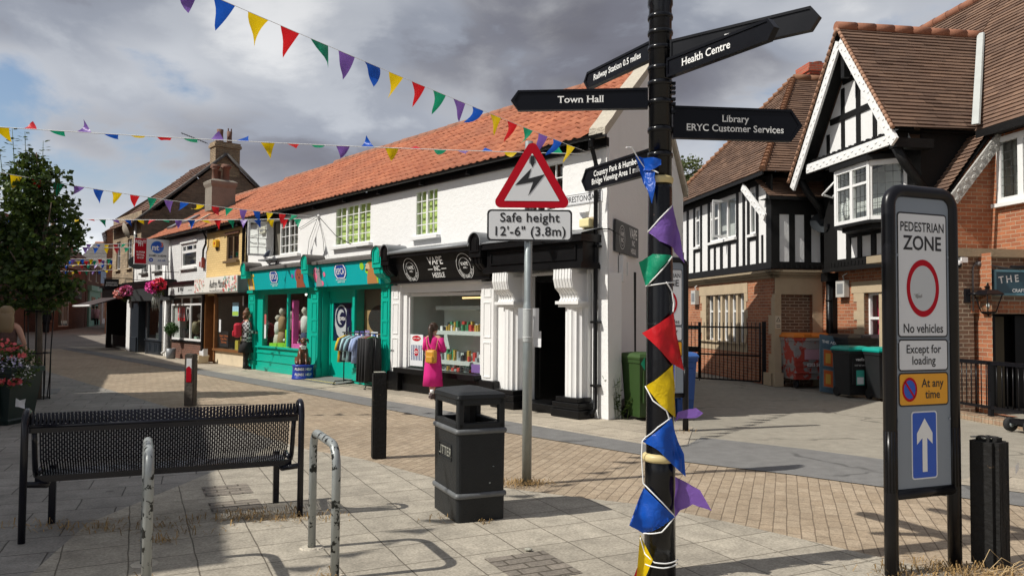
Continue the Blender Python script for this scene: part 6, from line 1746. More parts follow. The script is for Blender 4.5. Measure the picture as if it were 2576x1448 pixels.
 x=MB();Mx=Matrix.Rotation(R(-25),3,'Z')@Matrix.Rotation(R(-62),3,'Y');x.loft([[Mx@Vector((r*math.cos(2*math.pi*k/18),r*math.sin(2*math.pi*k/18),zz))+Vector((-.42,-.97,3.8))for k in range(18)]for r,zz in((.02,0),(.15,.015),(.26,.06),(.275,.07))],False);x.build('dish',colour('dark_dish',(.04,.045,.05),.35),t)
 x=MB();x.tube([(-.15,-.97,3.75),(-.4,-.97,3.78)],.025,6);x.tube([(-.42,-.97,3.55),(-.75,-.9,3.62),(-.8,-.9,3.72)],.014,6);x.box(-.83,-.76,-.94,-.86,3.7,3.76);x.build('arm',M['black_metal'],t)
 t=Thing('warning_plate','small cream warning notice with a triangle on the stone pier','notice',(-.01,-.06,1.5),PUB)
 x=MB();mbx(x,Rm,-.14,.0,.02,.03,1.36,1.66);x.build('plate',colour('cream_plate',(.62,.55,.42)),t)
 x=MB();Q=lambda b,z:(-.032,b,z);x.add([Q(-.125,1.52),Q(-.015,1.52),Q(-.07,1.63),Q(-.105,1.531),Q(-.035,1.531),Q(-.07,1.605)],[(0,1,4,3),(1,2,5,4),(2,0,3,5)]);x.box(-.033,-.032,-.12,-.02,1.43,1.445);x.box(-.033,-.032,-.12,-.02,1.39,1.405);x.build('triangle',M['black_letter'],t)
M['stone_dark']=plain('stained_stone',(0.33,0.265,0.175),0.85,0.2,3,0.006,30,grime=0.5)
M['curtain']=plain('net_curtain',(0.50,0.50,0.48),0.9,0.25,5)
M['crimson']=plain('crimson_curtain',(0.42,0.012,0.075),0.8,0.15)
M['ridge_brown']=plain('hip_tile',(0.24,0.115,0.06),0.85,0.25,5,grime=0.4)
M['ridge_pale']=plain('verge_tile',(0.34,0.19,0.12),0.85,0.25,7)
M['chim_red']=bricks('bright_red_brick',(0.50,0.10,0.045),(0.40,0.08,0.04),(0.3,0.2,0.14))
M['lead_pale']=plain('pale_lead',(0.44,0.46,0.44),0.6,0.15,5)
M['carved_grey']=plain('weathered_white_board',(0.42,0.41,0.38),0.8,0.5,14,0.03,30)
build_pub()
def build_yard_things():
 p0=Vector((6.17,18.72,0));p1=Vector((3.9,20.45,0));d=(p1-p0);L=d.length
 t=Local('yard_gate','black metal bar gate closing the yard between the white gable and the pub','gate',p0,math.atan2(d.y,d.x))
 x=MB();x.bbox(-.07,.07,-.07,.07,0,1.52,.01);x.build('gate_post',M['black_metal'],t)
 for k,(u0,u1)in enumerate(((.14,1.68),(1.72,L))):
  x=MB()
  for z in(1.37,.68,.06):x.box(u0,u1,-.02,.02,z-.02,z+.02)
  n=int((u1-u0)/.098)
  for i in range(n+1):
   u=u0+(u1-u0)*i/n
   x.tube([(u,0,.06),(u,0,1.49)],.009 if 0<i<n else.022,6)
  lf=x.build('gate_leaf',M['black_metal'],t)
  if k==1:
   y=MB();y.box(1.75,2.0,-.03,.03,.72,.86);y.build('lock_box',M['black_metal'],sub(lf));y=MB();y.box(1.72,2.15,-.035,-.028,1.30,1.40);y.build('gate_sign',colour('teal_plate',(.10,.24,.26)),sub(lf));y=MB();y.tube([(1.72,-.03,.06),(1.72,-.03,-.0)],.012,6);y.build('drop_bolt',M['black_metal'],sub(lf))
 t=Thing('ramp_railing','black bar railing on the low brick kerb in front of the pub entrance','railing',(-5.2,-.37,0),PUB)
 a0,a1=-5.15,-9.2
 x=MB()
 for z,h in((.93,.03),(.24,.02)):x.box(a1,a0,-.40,-.34,z-h,z+h)
 x.build('rail',M['black_metal'],t)
 for a in(-5.2,-6.25,-7.3,-8.35):y=MB();y.box(a-.03,a+.03,-.40,-.34,.02,.95);y.build('post',M['black_metal'],t)
 y=MB();n=38
 for i in range(n):
  a=a0+(a1-a0)*(i+.5)/n;y.tube([(a,-.37,.25),(a,-.37,.91)],.009,6)
 y.build('bar_panel',M['black_metal'],t)
 t=Thing('brick_kerb','low wall of buff bricks on edge under the black railing','kerb',(-5.2,-.3,0),PUB)
 x=MB()
 for i in range(58):
  a=-5.0-i*.074;x.box(a-.068,a,-.48,-.26,-.02,.10+rnd.uniform(-.006,.006))
 x.box(-9.3,-5.0,-.47,-.27,-.02,.085);x.build('kerb_bricks',M['kerb_brick'],t)
M['kerb_brick']=bricks('kerb_brick',(0.36,0.245,0.16),(0.28,0.18,0.115),(0.34,0.28,0.2))
build_yard_things()
# ---- left side of the street
def house(name,label,p0,p1,depth,z0,eave,ridge,wall,roof,wins=(),doors=(),gable=True,hip=0.0,group=None):
 """street house: front from p0 to p1 (right-hand side of that line is the street), ridge parallel to the front"""
 p0=Vector((p0[0],p0[1],0));p1=Vector((p1[0],p1[1],0));d=p1-p0;L=d.length
 t=Local(name,label,'building',(p0 .x,p0 .y,z0),math.atan2(d.y,d.x),group)
 F=lambda u,o,z:(u,-o,z)
 mb=MB();wall_holes(mb,F,0,L,-0.6,eave,[w[:4]for w in wins],0.12)
 mb.quad((0,0,-.6),(0,depth,-.6),(0,depth,eave),(0,0,eave));mb.quad((L,0,-.6),(L,depth,-.6),(L,depth,eave),(L,0,eave));mb.quad((0,depth,-.6),(L,depth,-.6),(L,depth,eave),(0,depth,eave))
 if not hip:
  mb.poly([(0,0,eave),(0,depth,eave),(0,depth/2,ridge)]);mb.poly([(L,0,eave),(L,depth,eave),(L,depth/2,ridge)])
 mb.build('wall',wall,t)
 mb=MB();o=.3;k=(ridge-eave)/(depth/2);e=eave-o*k
 tiled_slope(mb,[Vector((-.1,-o,e+.02)),Vector((L+.1,-o,e+.02)),Vector((L+.1-hip,depth/2,ridge+.02)),Vector((-.1+hip,depth/2,ridge+.02))],.3,.03,.012)
 mb.quad((-.1,depth+o,e),(L+.1,depth+o,e),(L+.1-hip,depth/2,ridge),(-.1+hip,depth/2,ridge))
 if hip:
  mb.poly([(-.1,-o,e),(-.1,depth+o,e),(-.1+hip,depth/2,ridge)]);mb.poly([(L+.1,-o,e),(L+.1,depth+o,e),(L+.1-hip,depth/2,ridge)])
 r=mb.build('roof',roof,t,recalc=False)
 y=MB();y.tube([(-.1+hip,depth/2,ridge+.03),(L+.1-hip,depth/2,ridge+.03)],.11,8);y.build('ridge',M['ridge'],sub(r))
 for w in wins:
  window(t,F,*w[:4],cols=w[4]if len(w)>4 else 2,rows=w[5]if len(w)>5 else 2,fr=.07,sill=M['stone']if w[2]>1.5 else None,o=-.06,glass=M['glass_dark'],inside=w[6]if len(w)>6 else M['dark_in'])
 for dd in doors:
  x=MB();mbx(x,F,dd[0],dd[1],-.02,.04,0,dd[2]);x.build('door',dd[3],t)
 return t,r
def chim(t,r,x,y,z0,z1,w=.5,d=.9,pots=2,mat=None):
 c=MB();c.box(x-w,x+w,y-d/2,y+d/2,z0,z1-.2);c.box(x-w-.06,x+w+.06,y-d/2-.06,y+d/2+.06,z1-.2,z1)
 ch=c.build('chimney',mat or M['red_brick'],sub(r))
 for k in range(pots):
  p=MB();p.lathe([(.14,0),(.12,.1),(.11,.5),(.14,.55),(.1,.56)],(x-w*.5+w*k/max(1,pots-1)if pots>1 else x,y,z1),10);p.build('chimney_pot',M['stack_brick'],sub(ch))
def build_left():
 house('corner_house','plain rendered corner house whose shadow lies over the bench paving',(-8.0,2.95),(-12.75,14.0),6.5,0,6.55,8.2,M['white'],M['pantile_old'],wins=[(1.5,3,3.6,5.2),(6,7.5,3.6,5.2)])
 house('brick_house','low brick house set back between the rendered corner house and the long shop terrace',(-13.6,13.9),(-16.2,19.3),6,0,5.5,7.0,M['red_brick'],M['pantile_old'])
 house('shop_terrace','long brick shop terrace whose shadow lies across the street',(-17.2,19.2),(-40.5,52.5),7,0,9.0,10.6,M['red_brick'],M['pantile_old'],wins=[(4,5.2,4,5.6),(10,11.2,4,5.6),(16,17.2,4,5.6),(22,23.2,4,5.6),(28,29.2,4,5.6),(34,35.2,4,5.6)])
 B=M['dark_brick']
 t,r=house('brick_shop','dark red brick shop with big white shop window under a tall red tiled roof',(-31.5,52.0),(-33.5,60.4),8,0.36,4.7,8.2,B,M['far_tile'],wins=[(2.6,4.9,0.25,2.75,2,1,M['pale_in']),(3.2,4.2,3.4,4.4),(1.2,2.2,3.4,4.4)])
 x=MB();x.box(5.6,7.4,-.12,0,2.3,3.5);sg=x.build('shop_sign',M['black_paint'],t);text('The Little\nCoffee',.3,M['white_letter'],sub(sg),(6.5,-.13,2.9),(1,0,0),shear=.3)
 x=MB();x.box(2.4,5.1,-.06,0,2.75,3.05);x.build('fascia',M['white_paint'],t)
 chim(t,r,6.9,4,7.2,9.0)
 t,r=house('mint_shop','narrow brick house with mint green shopfront on the bend of the street',(-33.55,60.6),(-36.0,67.2),7,0.5,4.8,7.6,B,M['far_tile'],wins=[(1.0,1.8,3.7,4.9),(4.6,5.4,3.7,4.9)])
 x=MB();x.box(.8,6.5,-.14,0,0,3.15);x.box(.6,6.7,-.3,0,2.9,3.3);f=x.build('shopfront',M['mint'],t)
 x=MB();x.box(1.6,3.6,-.16,-.14,.5,2.4);x.box(5.2,6.2,-.16,-.14,.5,2.4);x.build('shop_window',M['glass_dark'],sub(f));x=MB();x.box(4.0,5.0,-.16,-.14,0,2.3);x.build('door',colour('mint_door',(.13,.36,.28)),sub(f))
 text('GALLERY',.4,M['white_letter'],sub(f),(4.3,-.31,3.08),(1,0,0))
 chim(t,r,5.9,3.5,6.8,8.3)
 t,r=house('pale_shop','small orange brick house with white shopfront past the mint one',(-36.1,67.5),(-38.3,73.2),7,0.64,4.6,7.2,M['red_brick'],M['far_tile'],wins=[(1.2,2.0,3.3,4.3),(4.2,5.0,3.3,4.3)])
 x=MB();x.box(.4,5.6,-.14,0,0,2.9);f=x.build('shopfront',M['white_paint'],t);x=MB();x.box(.8,2.4,-.16,-.14,.5,2.2);x.box(3.6,5.3,-.16,-.14,.5,2.2);x.build('shop_window',M['glass_dark'],sub(f))
 t,r=house('end_house','grey roofed house closing the far end of the street',(-46,80),(-30,78),8,0.85,5.4,8.4,M['dark_brick'],M['slate'],wins=[(3,4,3.2,4.4),(6,7,3.2,4.4),(8.6,10.6,.4,2.4,2,1)])
 chim(t,r,2,4,8,9.6)
 t,r=house('red_brick_house','red brick house standing between the stone house and the far end',(-32.0,61.0),(-26.2,49.6),7,0.7,6.2,8.8,M['red_brick'],M['far_tile'],wins=[(2,3,3.8,5.2),(6,7,3.8,5.2),(1,4,.4,2.4,2,1)])
 t,r=house('brick_house','brick house with a high red roof rising behind the street tree',(-30.6,46.3),(-32.4,51.6),6,0.2,5.2,8.4,B,M['far_tile'])
 chim(t,r,4.4,3,7.6,9.2)
 t=Local('street_banner','faded blue grey sign fixed on the red brick house wall','sign',(-27.8,52.0,-.6))
 x=MB();x.box(-.0,2.1,-.04,.04,4.2,5.0);x.build('board',colour('dusty_blue',(.14,.2,.3)),t);x=MB();x.tube([(0,0,5.05),(2.6,0,5.05)],.03,6);x.build('bracket',M['black_paint'],t)
build_left()
# ---- street furniture in the foreground
def finger(T,z,ang,L,h,lines,flip=False,size=.1,blank=False,name='finger_sign',label=None,r0=.078,tsx=1.0,lead=1.0,tilt=0.0,shift=0.0):
 """one arm of the finger post: ang is its compass direction in degrees from straight ahead, clockwise"""
 a=R(ang);d=Vector((math.sin(a),math.cos(a),0));n=Vector((d.y,-d.x,0))
 c=Vector((0.93,4.83,0))
 P=lambda u,o,zz:c+d*u+n*o+Vector((0,0,z+zz))
 tip=h*.36;e=.022;b=.016
 out=[(r0,-h/2),(L-tip,-h/2),(L,0),(L-tip,h/2),(r0,h/2)]
 inn=[(r0+.012,-h/2+b),(L-tip-b*.3,-h/2+b),(L-b*1.5,0),(L-tip-b*.3,h/2-b),(r0+.012,h/2-b)]
 mb=MB();k=len(out)
 for s in(1,-1):
  A=[P(u,s*e,w)for u,w in out];Bv=[P(u,s*e,w)for u,w in inn];D=[P(u,s*(e-.007),w)for u,w in inn]
  mb.add(A+Bv+D,[(i,(i+1)%k,k+(i+1)%k,k+i)for i in range(k)]+[(k+i,k+(i+1)%k,2*k+(i+1)%k,2*k+i)for i in range(k)]+[tuple(range(2*k,3*k))])
 A=[P(u,e,w)for u,w in out];Bv=[P(u,-e,w)for u,w in out]
 mb.add(A+Bv,[(i,(i+1)%k,k+(i+1)%k,k+i)for i in range(k)])
 o=mb.build(name,M['sign_black'],T)
 if label:o['label']=label
 toc=-c;s=1 if n.dot(toc)>0 else-1
 right=d if(d.cross(Vector((0,0,1)))).dot(toc)>0 else-d
 right=d if d.cross(Vector((0,0,1))).dot(toc)>0 else-d
 if not blank:
  mid=(r0+L-tip*.5)/2+shift
  text(lines,size,M['white_letter'],sub(o),P(mid,s*(e-.0055),-.002),right,serif=True,sx=tsx,bold=.012,lead=lead)
 return o
M['sign_black']=plain('black_sign_enamel',(0.004,0.0045,0.007),0.3,0.25,3,0.001,8,spec=0.22)
def build_fingerpost():
 T=Thing('finger_post','tall black finger post with white lettered arms and cream gold bands','signpost',(0.93,4.83,0),WORLD)
 c=(0.93,4.83,0)
 mb=MB()
 mb.lathe([(.097,0),(.094,.62),(.094,.70),(.087,.72),(.087,.8),(.075,2.4),(.073,2.44)],c,28)
 pl=mb.build('pole',M['black_post'],T)
 mb=MB();mb.lathe([(.072,2.44),(.072,3.56),(.08,3.58),(.08,3.62),(.072,3.64),(.07,4.2),(.05,4.25),(.045,4.4),(.0,4.44)],c,28);mb.build('upper_pole',M['black_post'],T)
 for z,r in((.735,.110),(2.465,.083)):
  mb=MB();mb.lathe([(r-.025,-.03),(r-.006,-.024),(r,-.01),(r,.006),(r-.007,.018),(r-.025,.026)],(c[0],c[1],z),28);mb.build('gold_band',M['gold'],T)
 for z in(2.62,2.78,2.955,3.075,3.17,3.30,3.40,3.5):
  mb=MB();mb.lathe([(.072,-.016),(.079,-.014),(.081,0),(.079,.014),(.072,.016)],(c[0],c[1],z),24);mb.build('collar',M['black_post'],T)
 mb=MB()
 for z in(3.03,3.0,2.96,2.93,2.88,3.06):mb.box(c[0]+.06,c[0]+.088,c[1]-.05,c[1]-.02,z,z+.018)
 mb.build('hinge',M['black_post'],T)
 for z in(1.18,1.56):
  mb=MB();mb.lathe([(.0865-(z-.8)*.0075,-.004),(.0885-(z-.8)*.0075,0),(.0865-(z-.8)*.0075,.004)],(c[0],c[1],z),24);mb.build('joint_ring',M['black_metal'],T)
 finger(T,2.985,-84.5,.95,.130,'Town Hall',size=.062,tsx=1.12)
 finger(T,2.835,84.5,.93,.205,'Library\nERYC Customer Services',size=.062,lead=1.0,tsx=1.0)
 finger(T,3.155,148,.90,.120,'Health Centre',size=.066,tsx=1.0,shift=-.08)
 finger(T,3.27,129,.99,.135,'Toilets',size=.062)
 finger(T,3.317,-27.6,.86,.122,'Railway Station 0.5 miles',size=.06,tsx=.93,shift=-.0)
 finger(T,2.60,-25.8,.93,.165,'Country Park & Humber\nBridge Viewing Area 1 mile',size=.058,tsx=.95,lead=.95)
build_fingerpost()
def sign_zone(loc,rotz,label,sc=1.0):
 t=Local('pedestrian_zone_sign',label,'road sign',loc,rotz,'pedestrian zone signs')
 W,z0,z1=.55*sc,.50,2.42
 r=.042
 for x in(-W/2,W/2):
  m=MB();m.lathe([(r,0),(r,z0+.2),(r,z0+.4)],(x,0,0),14);m.build('post',M['black_metal'],t)
 m=MB();rc=.10
 path=[(-W/2,0,z0+.02)]+[(-W/2,0,z1-rc)]+[(-W/2+rc-rc*math.cos(R(a)),0,z1-rc+rc*math.sin(R(a)))for a in(22,45,68)]+[(-W/2+rc,0,z1),(W/2-rc,0,z1)]+[(W/2-rc+rc*math.sin(R(a)),0,z1-rc+rc*math.cos(R(a)))for a in(22,45,68)]+[(W/2,0,z1-rc),(W/2,0,z0+.02)]
 m.tube(path,r,14);m.tube([(-W/2,0,z0),(W/2,0,z0)],r*.85,12)
 m.build('frame',M['black_metal'],t)
 iw=W-2*r+.02
 y=-.012
 m=MB();m.box(-iw/2,iw/2,-.012,.012,z0+.03,z1-r+.01)
 for s in(-1,1):
  for z in(.95,1.45,2.0):m.lathe([(.008,0),(.008,.004)],(s*(iw/2-.02),0,0),8)if False else m.box(s*(iw/2-.02)-.007,s*(iw/2-.02)+.007,-.018,-.01,z,z+.016)
 p=m.build('panel',M['sign_grey'],t);P=sub(p)
 def plate(z,h,mat,w=None,name='plate',rc2=.022,d=0.0):
  w=w or iw-.06
  a=MB();a.poly([(x,y-.002-d,zz+z)for x,zz,_ in rrect(w,h,rc2)]);return a.build(name,mat,P,recalc=False)
 def bordered(z,h,mat,border,w=None,bw=.01):
  w=w or iw-.05
  plate(z,h,border,w,'plate_border',.026);plate(z,h-2*bw,mat,w-2*bw,'plate',.018,.001)
 rd=(1,0,0)
 def tx(s,z,size,**kw):text(s,size,M['black_letter'],P,(kw.pop('x',0),y-.0045,z),rd,**kw)
 W2=M['sign_white'];K=M['black_letter']
 bordered(1.885,.80,W2,K)
 tx('PEDESTRIAN',2.19,.085,sx=.80,bold=.014,space=1.02);tx('ZONE',2.085,.128,sx=.95,bold=.018)
 a=MB();a.disc((0,y-.004,1.80),.118,(1,0,0),(0,0,1),40,1.32);a.build('prohibition_centre',M['sign_scuffed'],P)
 a=MB();a.ring((0,y-.0045,1.80),.112,.142,(1,0,0),(0,0,1),44,1.3);a.build('prohibition_ring',M['sign_red'],P)
 tx('No vehicles',1.54,.082,bold=.012,sx=.9)
 bordered(1.372,.205,W2,K);tx('Except for\nloading',1.372,.076,bold=.012,sx=.95,lead=.95)
 bordered(1.155,.215,M['sign_yellow'],K);tx('At any\ntime',1.155,.076,bold=.012,sx=.95,x=.075,lead=.95)
 a=MB();a.disc((-.125,y-.004,1.155),.058,(1,0,0),(0,0,1),30,1.2);a.build('no_waiting_disc',M['sign_blue'],P)
 a=MB();a.ring((-.125,y-.005,1.155),.05,.064,(1,0,0),(0,0,1),30,1.2);a.add([(-.17,y-.005,1.2),(-.16,y-.005,1.21),(-.08,y-.005,1.11),(-.09,y-.005,1.1)],[(0,1,2,3)]);a.build('no_waiting_ring',M['sign_red'],P)
 plate(.80,.43,M['sign_white'],.225,'plate_border',.022);plate(.80,.412,M['sign_blue'],.205,'plate',.016,.001)
 a=MB();a.poly([(x,y-.0045,.80+z)for x,z in((-.021,-.17),(.021,-.17),(.021,.045),(.068,.005),(.068,.075),(0,.17),(-.068,.075),(-.068,.005),(-.021,.045))]);a.build('arrow',M['white_letter'],P,recalc=False)
 return t
M['sign_scuffed']=plain('scuffed_white',(0.55,0.57,0.58),0.4,0.05,3,wear=((0.25,0.25,0.24),9.0,0.62))
_p0=Vector((2.40,4.87,0));_p1=Vector((2.88,5.06,0))
sign_zone((_p0+_p1)/2,math.atan2(.19,.48),'near large pedestrian zone sign on two black posts beside the mossy timber bollard')
sign_zone((2.21,10.93,0),R(12),'far pedestrian zone sign half hidden behind the black finger post')
def build_warning_sign():
 t=Thing('warning_sign','red triangular electric cable warning sign with safe height plate on grey post','road sign',(.155,7.44,0),WORLD)
 c=(.155,7.44)
 m=MB();m.lathe([(.046,0),(.046,1.70),(.041,1.72),(.038,1.75),(.038,3.3)],(c[0],c[1],0),18);m.build('post',M['galv'],t)
 m=MB();m.lathe([(.0465,1.35),(.0475,1.36),(.0475,1.66),(.0465,1.67)],(c[0],c[1],0),18);m.build('sticker_band',colour('pale_sticker',(.42,.44,.43),.6),t)
 y=7.385
 def tri(cx,cz,hw,h,r,n=6):
  P=[Vector((cx-hw,cz)),Vector((cx+hw,cz)),Vector((cx,cz+h))];out=[]
  for i in range(3):
   p,a,b=P[i],P[i-1],P[(i+1)%3]
   u=(a-p).normalized();v=(b-p).normalized();ang=math.acos(u.dot(v));dist=r/math.tan(ang/2);ctr=p+(u+v).normalized()*(r/math.sin(ang/2))
   s=p+u*dist-ctr;e=p+v*dist-ctr
   for k in range(n+1):
    w=(s*(1-k/n)+e*(k/n)).normalized()*r;out.append((ctr.x+w.x,ctr.y+w.y))
  return out
 cx=.185
 o=tri(cx,2.645,.395,.685,.055)
 m=MB();m.prism([(x,y,z)for x,z in o],(0,.012,0));p=m.build('triangle_plate',M['sign_red'],t);P=sub(p)
 i=tri(cx,2.71,.268,.465,.004,2)
 m=MB();m.poly([(x,y-.003,z)for x,z in i]);m.build('white_field',M['sign_white'],P,recalc=False)
 k=[(-.12,2.785),(-.012,2.955),(-.03,2.86),(.135,2.895),(-.005,2.71),(.045,2.845),(-.12,2.785)]
 m=MB();bolt=[(-.155,2.80),(-.005,2.955),(-.035,2.865),(.13,2.905),(-.025,2.715),(.02,2.845),(-.155,2.80)][:-1]
 s=[(-.165,2.86),(-.005,3.03),(-.036,2.925),(.125,2.97),(-.038,2.757),(.012,2.895)]
 m.add([(cx+x,y-.006,z)for x,z in s],[(0,1,2),(0,2,5),(2,3,5),(3,4,5)]);m.build('lightning_bolt',M['black_letter'],P,recalc=False)
 m=MB();m.add([(cx+x,y-.006,z)for x,z in((-.016,3.15),(.02,3.15),(.02,3.07),(.002,3.035),(-.016,3.07))],[(0,1,2,3,4)])
 for q in range(7):m.add([(cx+x,y-.0065,z)for x,z in((-.03,3.13-q*.009),(.034,3.13-q*.009),(.034,3.135-q*.009),(-.03,3.135-q*.009))],[(0,1,2,3)])
 m.build('insulator',M['black_letter'],P,recalc=False)
 cx=.165;cz=2.475;w,h=.82,.305
 m=MB();m.prism([(cx+x,y,cz+z)for x,z,_ in rrect(w,h,.04)],(0,.012,0));p=m.build('height_plate',M['black_letter'],t);P=sub(p)
 m=MB();m.poly([(cx+x,y-.003,cz+z)for x,z,_ in rrect(w-.035,h-.035,.03)]);m.build('white_field',M['sign_white'],P,recalc=False)
 text('Safe height',.125,M['black_letter'],P,(cx,y-.006,2.545),(1,0,0),bold=.016,space=1.05);text('12\'-6" (3.8m)',.125,M['black_letter'],P,(cx,y-.006,2.412),(1,0,0),bold=.016,space=1.06)
 m=MB();m.box(.1,.22,7.397,7.42,2.8,2.83);m.box(.1,.22,7.397,7.42,2.42,2.45);m.build('clamp',M['galv'],t)
 t=Thing('paper_notice','white paper notice tied round the grey sign post','notice',(.16,7.5,1.5),WORLD)
 m=MB();n=8;rg=[]
 for a in range(n+1):
  f=a/n;x=.06+f*.205;yy=7.492+.02*math.sin(f*3.1)+(.03 if f>.8 else 0)*(f-.8)*5;rg.append([(x,yy,1.385+.01*f),(x,yy+.006,1.68)])
 m.loft(rg,False,True,closed=False);m.build('sheet',M['sign_white'],t)
 m=MB()
 for z in(1.67,1.40):m.lathe([(.047,-.003),(.052,0),(.047,.003)],(c[0],c[1],z),16)
 m.build('cable_tie',M['white_paint'],t)
build_warning_sign()
def build_litter_bin():
 c=Vector((-.305,6.38,0));rot=R(-2)
 f=Vector((-.385,5.99));r=Vector((-.03,6.05));l=Vector((-.66,6.40))
 ux=(r-f);uy=(l-f);wx=ux.length;wy=uy.length
 ang=math.atan2(uy.y,uy.x)-math.pi/2
 ux=ux.normalized()
 t=Local('litter_bin','black square hooded litter bin with LITTER on its side','litter bin',(-.41,5.98,0),R(24))
 S=.40;sk=0.0
 W,D=.40,.57
 def ring(e,z,rr=.03,n=3):
  pts=[]
  for sx,sy,a0 in((1,-1,-90),(1,1,0),(-1,1,90),(-1,-1,180)):
   for k in range(n+1):
    a=R(a0+90*k/n)
    pts.append((W/2+sx*(W/2+e-rr)+rr*math.cos(a),D/2+sy*(D/2+e-rr)+rr*math.sin(a),z))
  return pts
 m=MB();m.loft([ring(0,0),ring(0.002,.19),ring(.0,.2),ring(.004,.68),ring(.0,.685)],True,False)
 b=m.build('body',M['litter'],t)
 for z in(.205,.70):
  m=MB();m.loft([ring(.0,z-.022),ring(.014,z-.016),ring(.018,z),ring(.014,z+.016),ring(.0,z+.022)],False,True);m.build('band',M['litter_band'],t)
 m=MB()
 for(x0,x1)in((0,.055),(W-.055,W)):
  for(y0,y1)in((0,.055),(D-.055,D)):m.bbox(x0,x1,y0,y1,.70,.965,.012)
 for y0,y1 in((0,.05),(D-.05,D)):
  m.bbox(.01,W-.01,y0,y1,.70,.768,.01);m.bbox(.01,W-.01,y0,y1,.90,.965,.01)
 for x0,x1 in((0,.05),(W-.05,W)):
  m.bbox(x0,x1,.01,D-.01,.70,.768,.01);m.bbox(x0,x1,.01,D-.01,.90,.965,.01)
 m.loft([ring(.0,.945),ring(.012,.955),ring(.008,.985,.035),ring(-.04,1.005),[(W/2+(p[0]-W/2)*.06,D/2+(p[1]-D/2)*.06,1.035)for p in ring(0,0)]],True,False)
 m.build('hood',M['litter'],t)
 m=MB();m.box(.05,W-.05,.05,D-.05,.69,.705);m.box(W-.16,W-.11,D-.2,D-.06,.7,.93);m.build('liner',M['dark_in'],t)
 m=MB();y0,y1=.13,.43
 for a,b2,z0,z1 in((y0,y1,.455,.465),(y0,y1,.572,.582),(y0,y0+.01,.465,.572),(y1-.01,y1,.465,.572)):m.box(-.009,.0,a,b2,z0,z1)
 p=m.build('letter_panel',M['litter'],t)
 text('LITTER',.098,colour('worn_cream',(.28,.28,.24)),sub(p),(-.008,.28,.517),(0,-1,0),bold=.006,serif=True,sx=1.05)
 m=MB();m.box(W*.66,W*.69,-.004,.002,.29,.3);m.lathe([(.008,0),(.008,.004)],(W*.75,0,.42),8);m.build('lock',M['galv'],t)
build_litter_bin()
def build_bench():
 p0=Vector((-3.39,5.40,0));p1=Vector((-1.67,6.17,0));d=p1-p0;L=d.length
 t=Local('park_bench','black perforated metal bench seen from behind with rolled top edge','bench',p0,math.atan2(d.y,d.x))
 H=.90
 for k,x in enumerate((0.0,L)):
  m=MB()
  m.tube([(x,0,0),(x,0,H-.09),(x,.012,H-.045),(x,.045,H-.01),(x,.09,H),(x,.14,H-.012),(x,.175,H-.05),(x,.19,H-.11)],.024,12)
  m.build('end_post',M['navy_metal'],t)
  m=MB();xx=x+(.12 if k==0 else-.12)*1.0
  m.box(xx-.024,xx+.024,.50,.55,0,.44);m.build('front_leg',M['navy_metal'],t)
  m=MB();m.tube([(x,.02,.40),(xx,.16,.36),(xx,.52,.41)],.022,8);m.build('seat_bearer',M['navy_metal'],t)
 prof=[(.10,H-.095),(.055,H-.08),(.038,H-.05),(.052,H-.022),(.09,H-.012),(.135,H-.025),(.152,H-.07)]
 prof+=[(.15,H-.10)]
 def slotted(prof,x0,x1,nx,rows_per,slot=.34,name='sheet',th=.0035,open_rows=.64):
  """sheet swept along x; each slot is a real hole"""
  pts=[Vector((0,p[0],p[1]))for p in prof]
  cum=[0]
  for i in range(1,len(pts)):cum.append(cum[-1]+(pts[i]-pts[i-1]).length)
  def at(s):
   for i in range(1,len(pts)):
    if s<=cum[i]+1e-9:
     f=(s-cum[i-1])/(cum[i]-cum[i-1]);return pts[i-1].lerp(pts[i],f)
   return pts[-1].copy()
  tot=cum[-1];pr=tot/rows_per;px=(x1-x0)/nx
  m=MB()
  def q(xa,xb,sa,sb):
   A=at(max(0,sa));Bq=at(min(tot,sb))
   m.quad((xa,A.y,A.z),(xb,A.y,A.z),(xb,Bq.y,Bq.z),(xa,Bq.y,Bq.z))
  w=px*slot
  for i in range(nx):
   xa=x0+i*px;sh=(pr/2)if i%2 else 0
   q(xa,xa+px-w,0,tot/2);q(xa,xa+px-w,tot/2,tot)
   for k in range(-1,rows_per):
    s0=k*pr+sh;s1=s0+pr
    solid0,solid1=s0+pr*open_rows,s1
    if solid1<=0 or solid0>=tot:continue
    q(xa+px-w,xa+px,max(0,solid0),min(tot,solid1))
  return m,at,tot
 m,at,tot=slotted([(.05,H-.10),(.036,H-.06),(.045,H-.028),(.08,H-.012),(.12,H-.018),(.15,H-.05),(.155,H-.10)],.03,L-.03,76,8,.36)
 hd=m.build('rolled_head',M['navy_metal'],t,recalc=False)
 m=MB();m.tube([(.02,.048,H-.105),(L-.02,.048,H-.105)],.014,8);m.box(.02,L-.02,.04,.056,H-.15,H-.10);m.build('head_edge',M['navy_metal'],t)
 back=[(.06,H-.15),(.075,.66),(.105,.56),(.16,.47),(.22,.42)]
 back=[(.062,H-.15),(.085,.68),(.115,.57),(.15,.475),(.20,.425),(.26,.415)]
 m,at,tot=slotted(back,.08,L-.08,104,12,.32,open_rows=.66)
 m.build('back_sheet',M['navy_metal'],t,recalc=False)
 seat=[(.26,.415),(.40,.425),(.50,.43),(.54,.415),(.555,.38)]
 m,at,tot=slotted(seat,.08,L-.08,90,9,.40)
 m.build('seat_sheet',M['navy_metal'],t,recalc=False)
 m=MB()
 for x in(.05,L-.05):
  pts=[Vector((x,p[0],p[1]))for p in back+seat]
  m.tube(pts,.019,8)
 m.build('side_rail',M['navy_metal'],t)
 m=MB();m.box(.05,L-.05,.14,.17,.385,.43);m.box(.05,L-.05,.53,.56,.36,.40);m.build('cross_rail',M['navy_metal'],t)
build_bench()
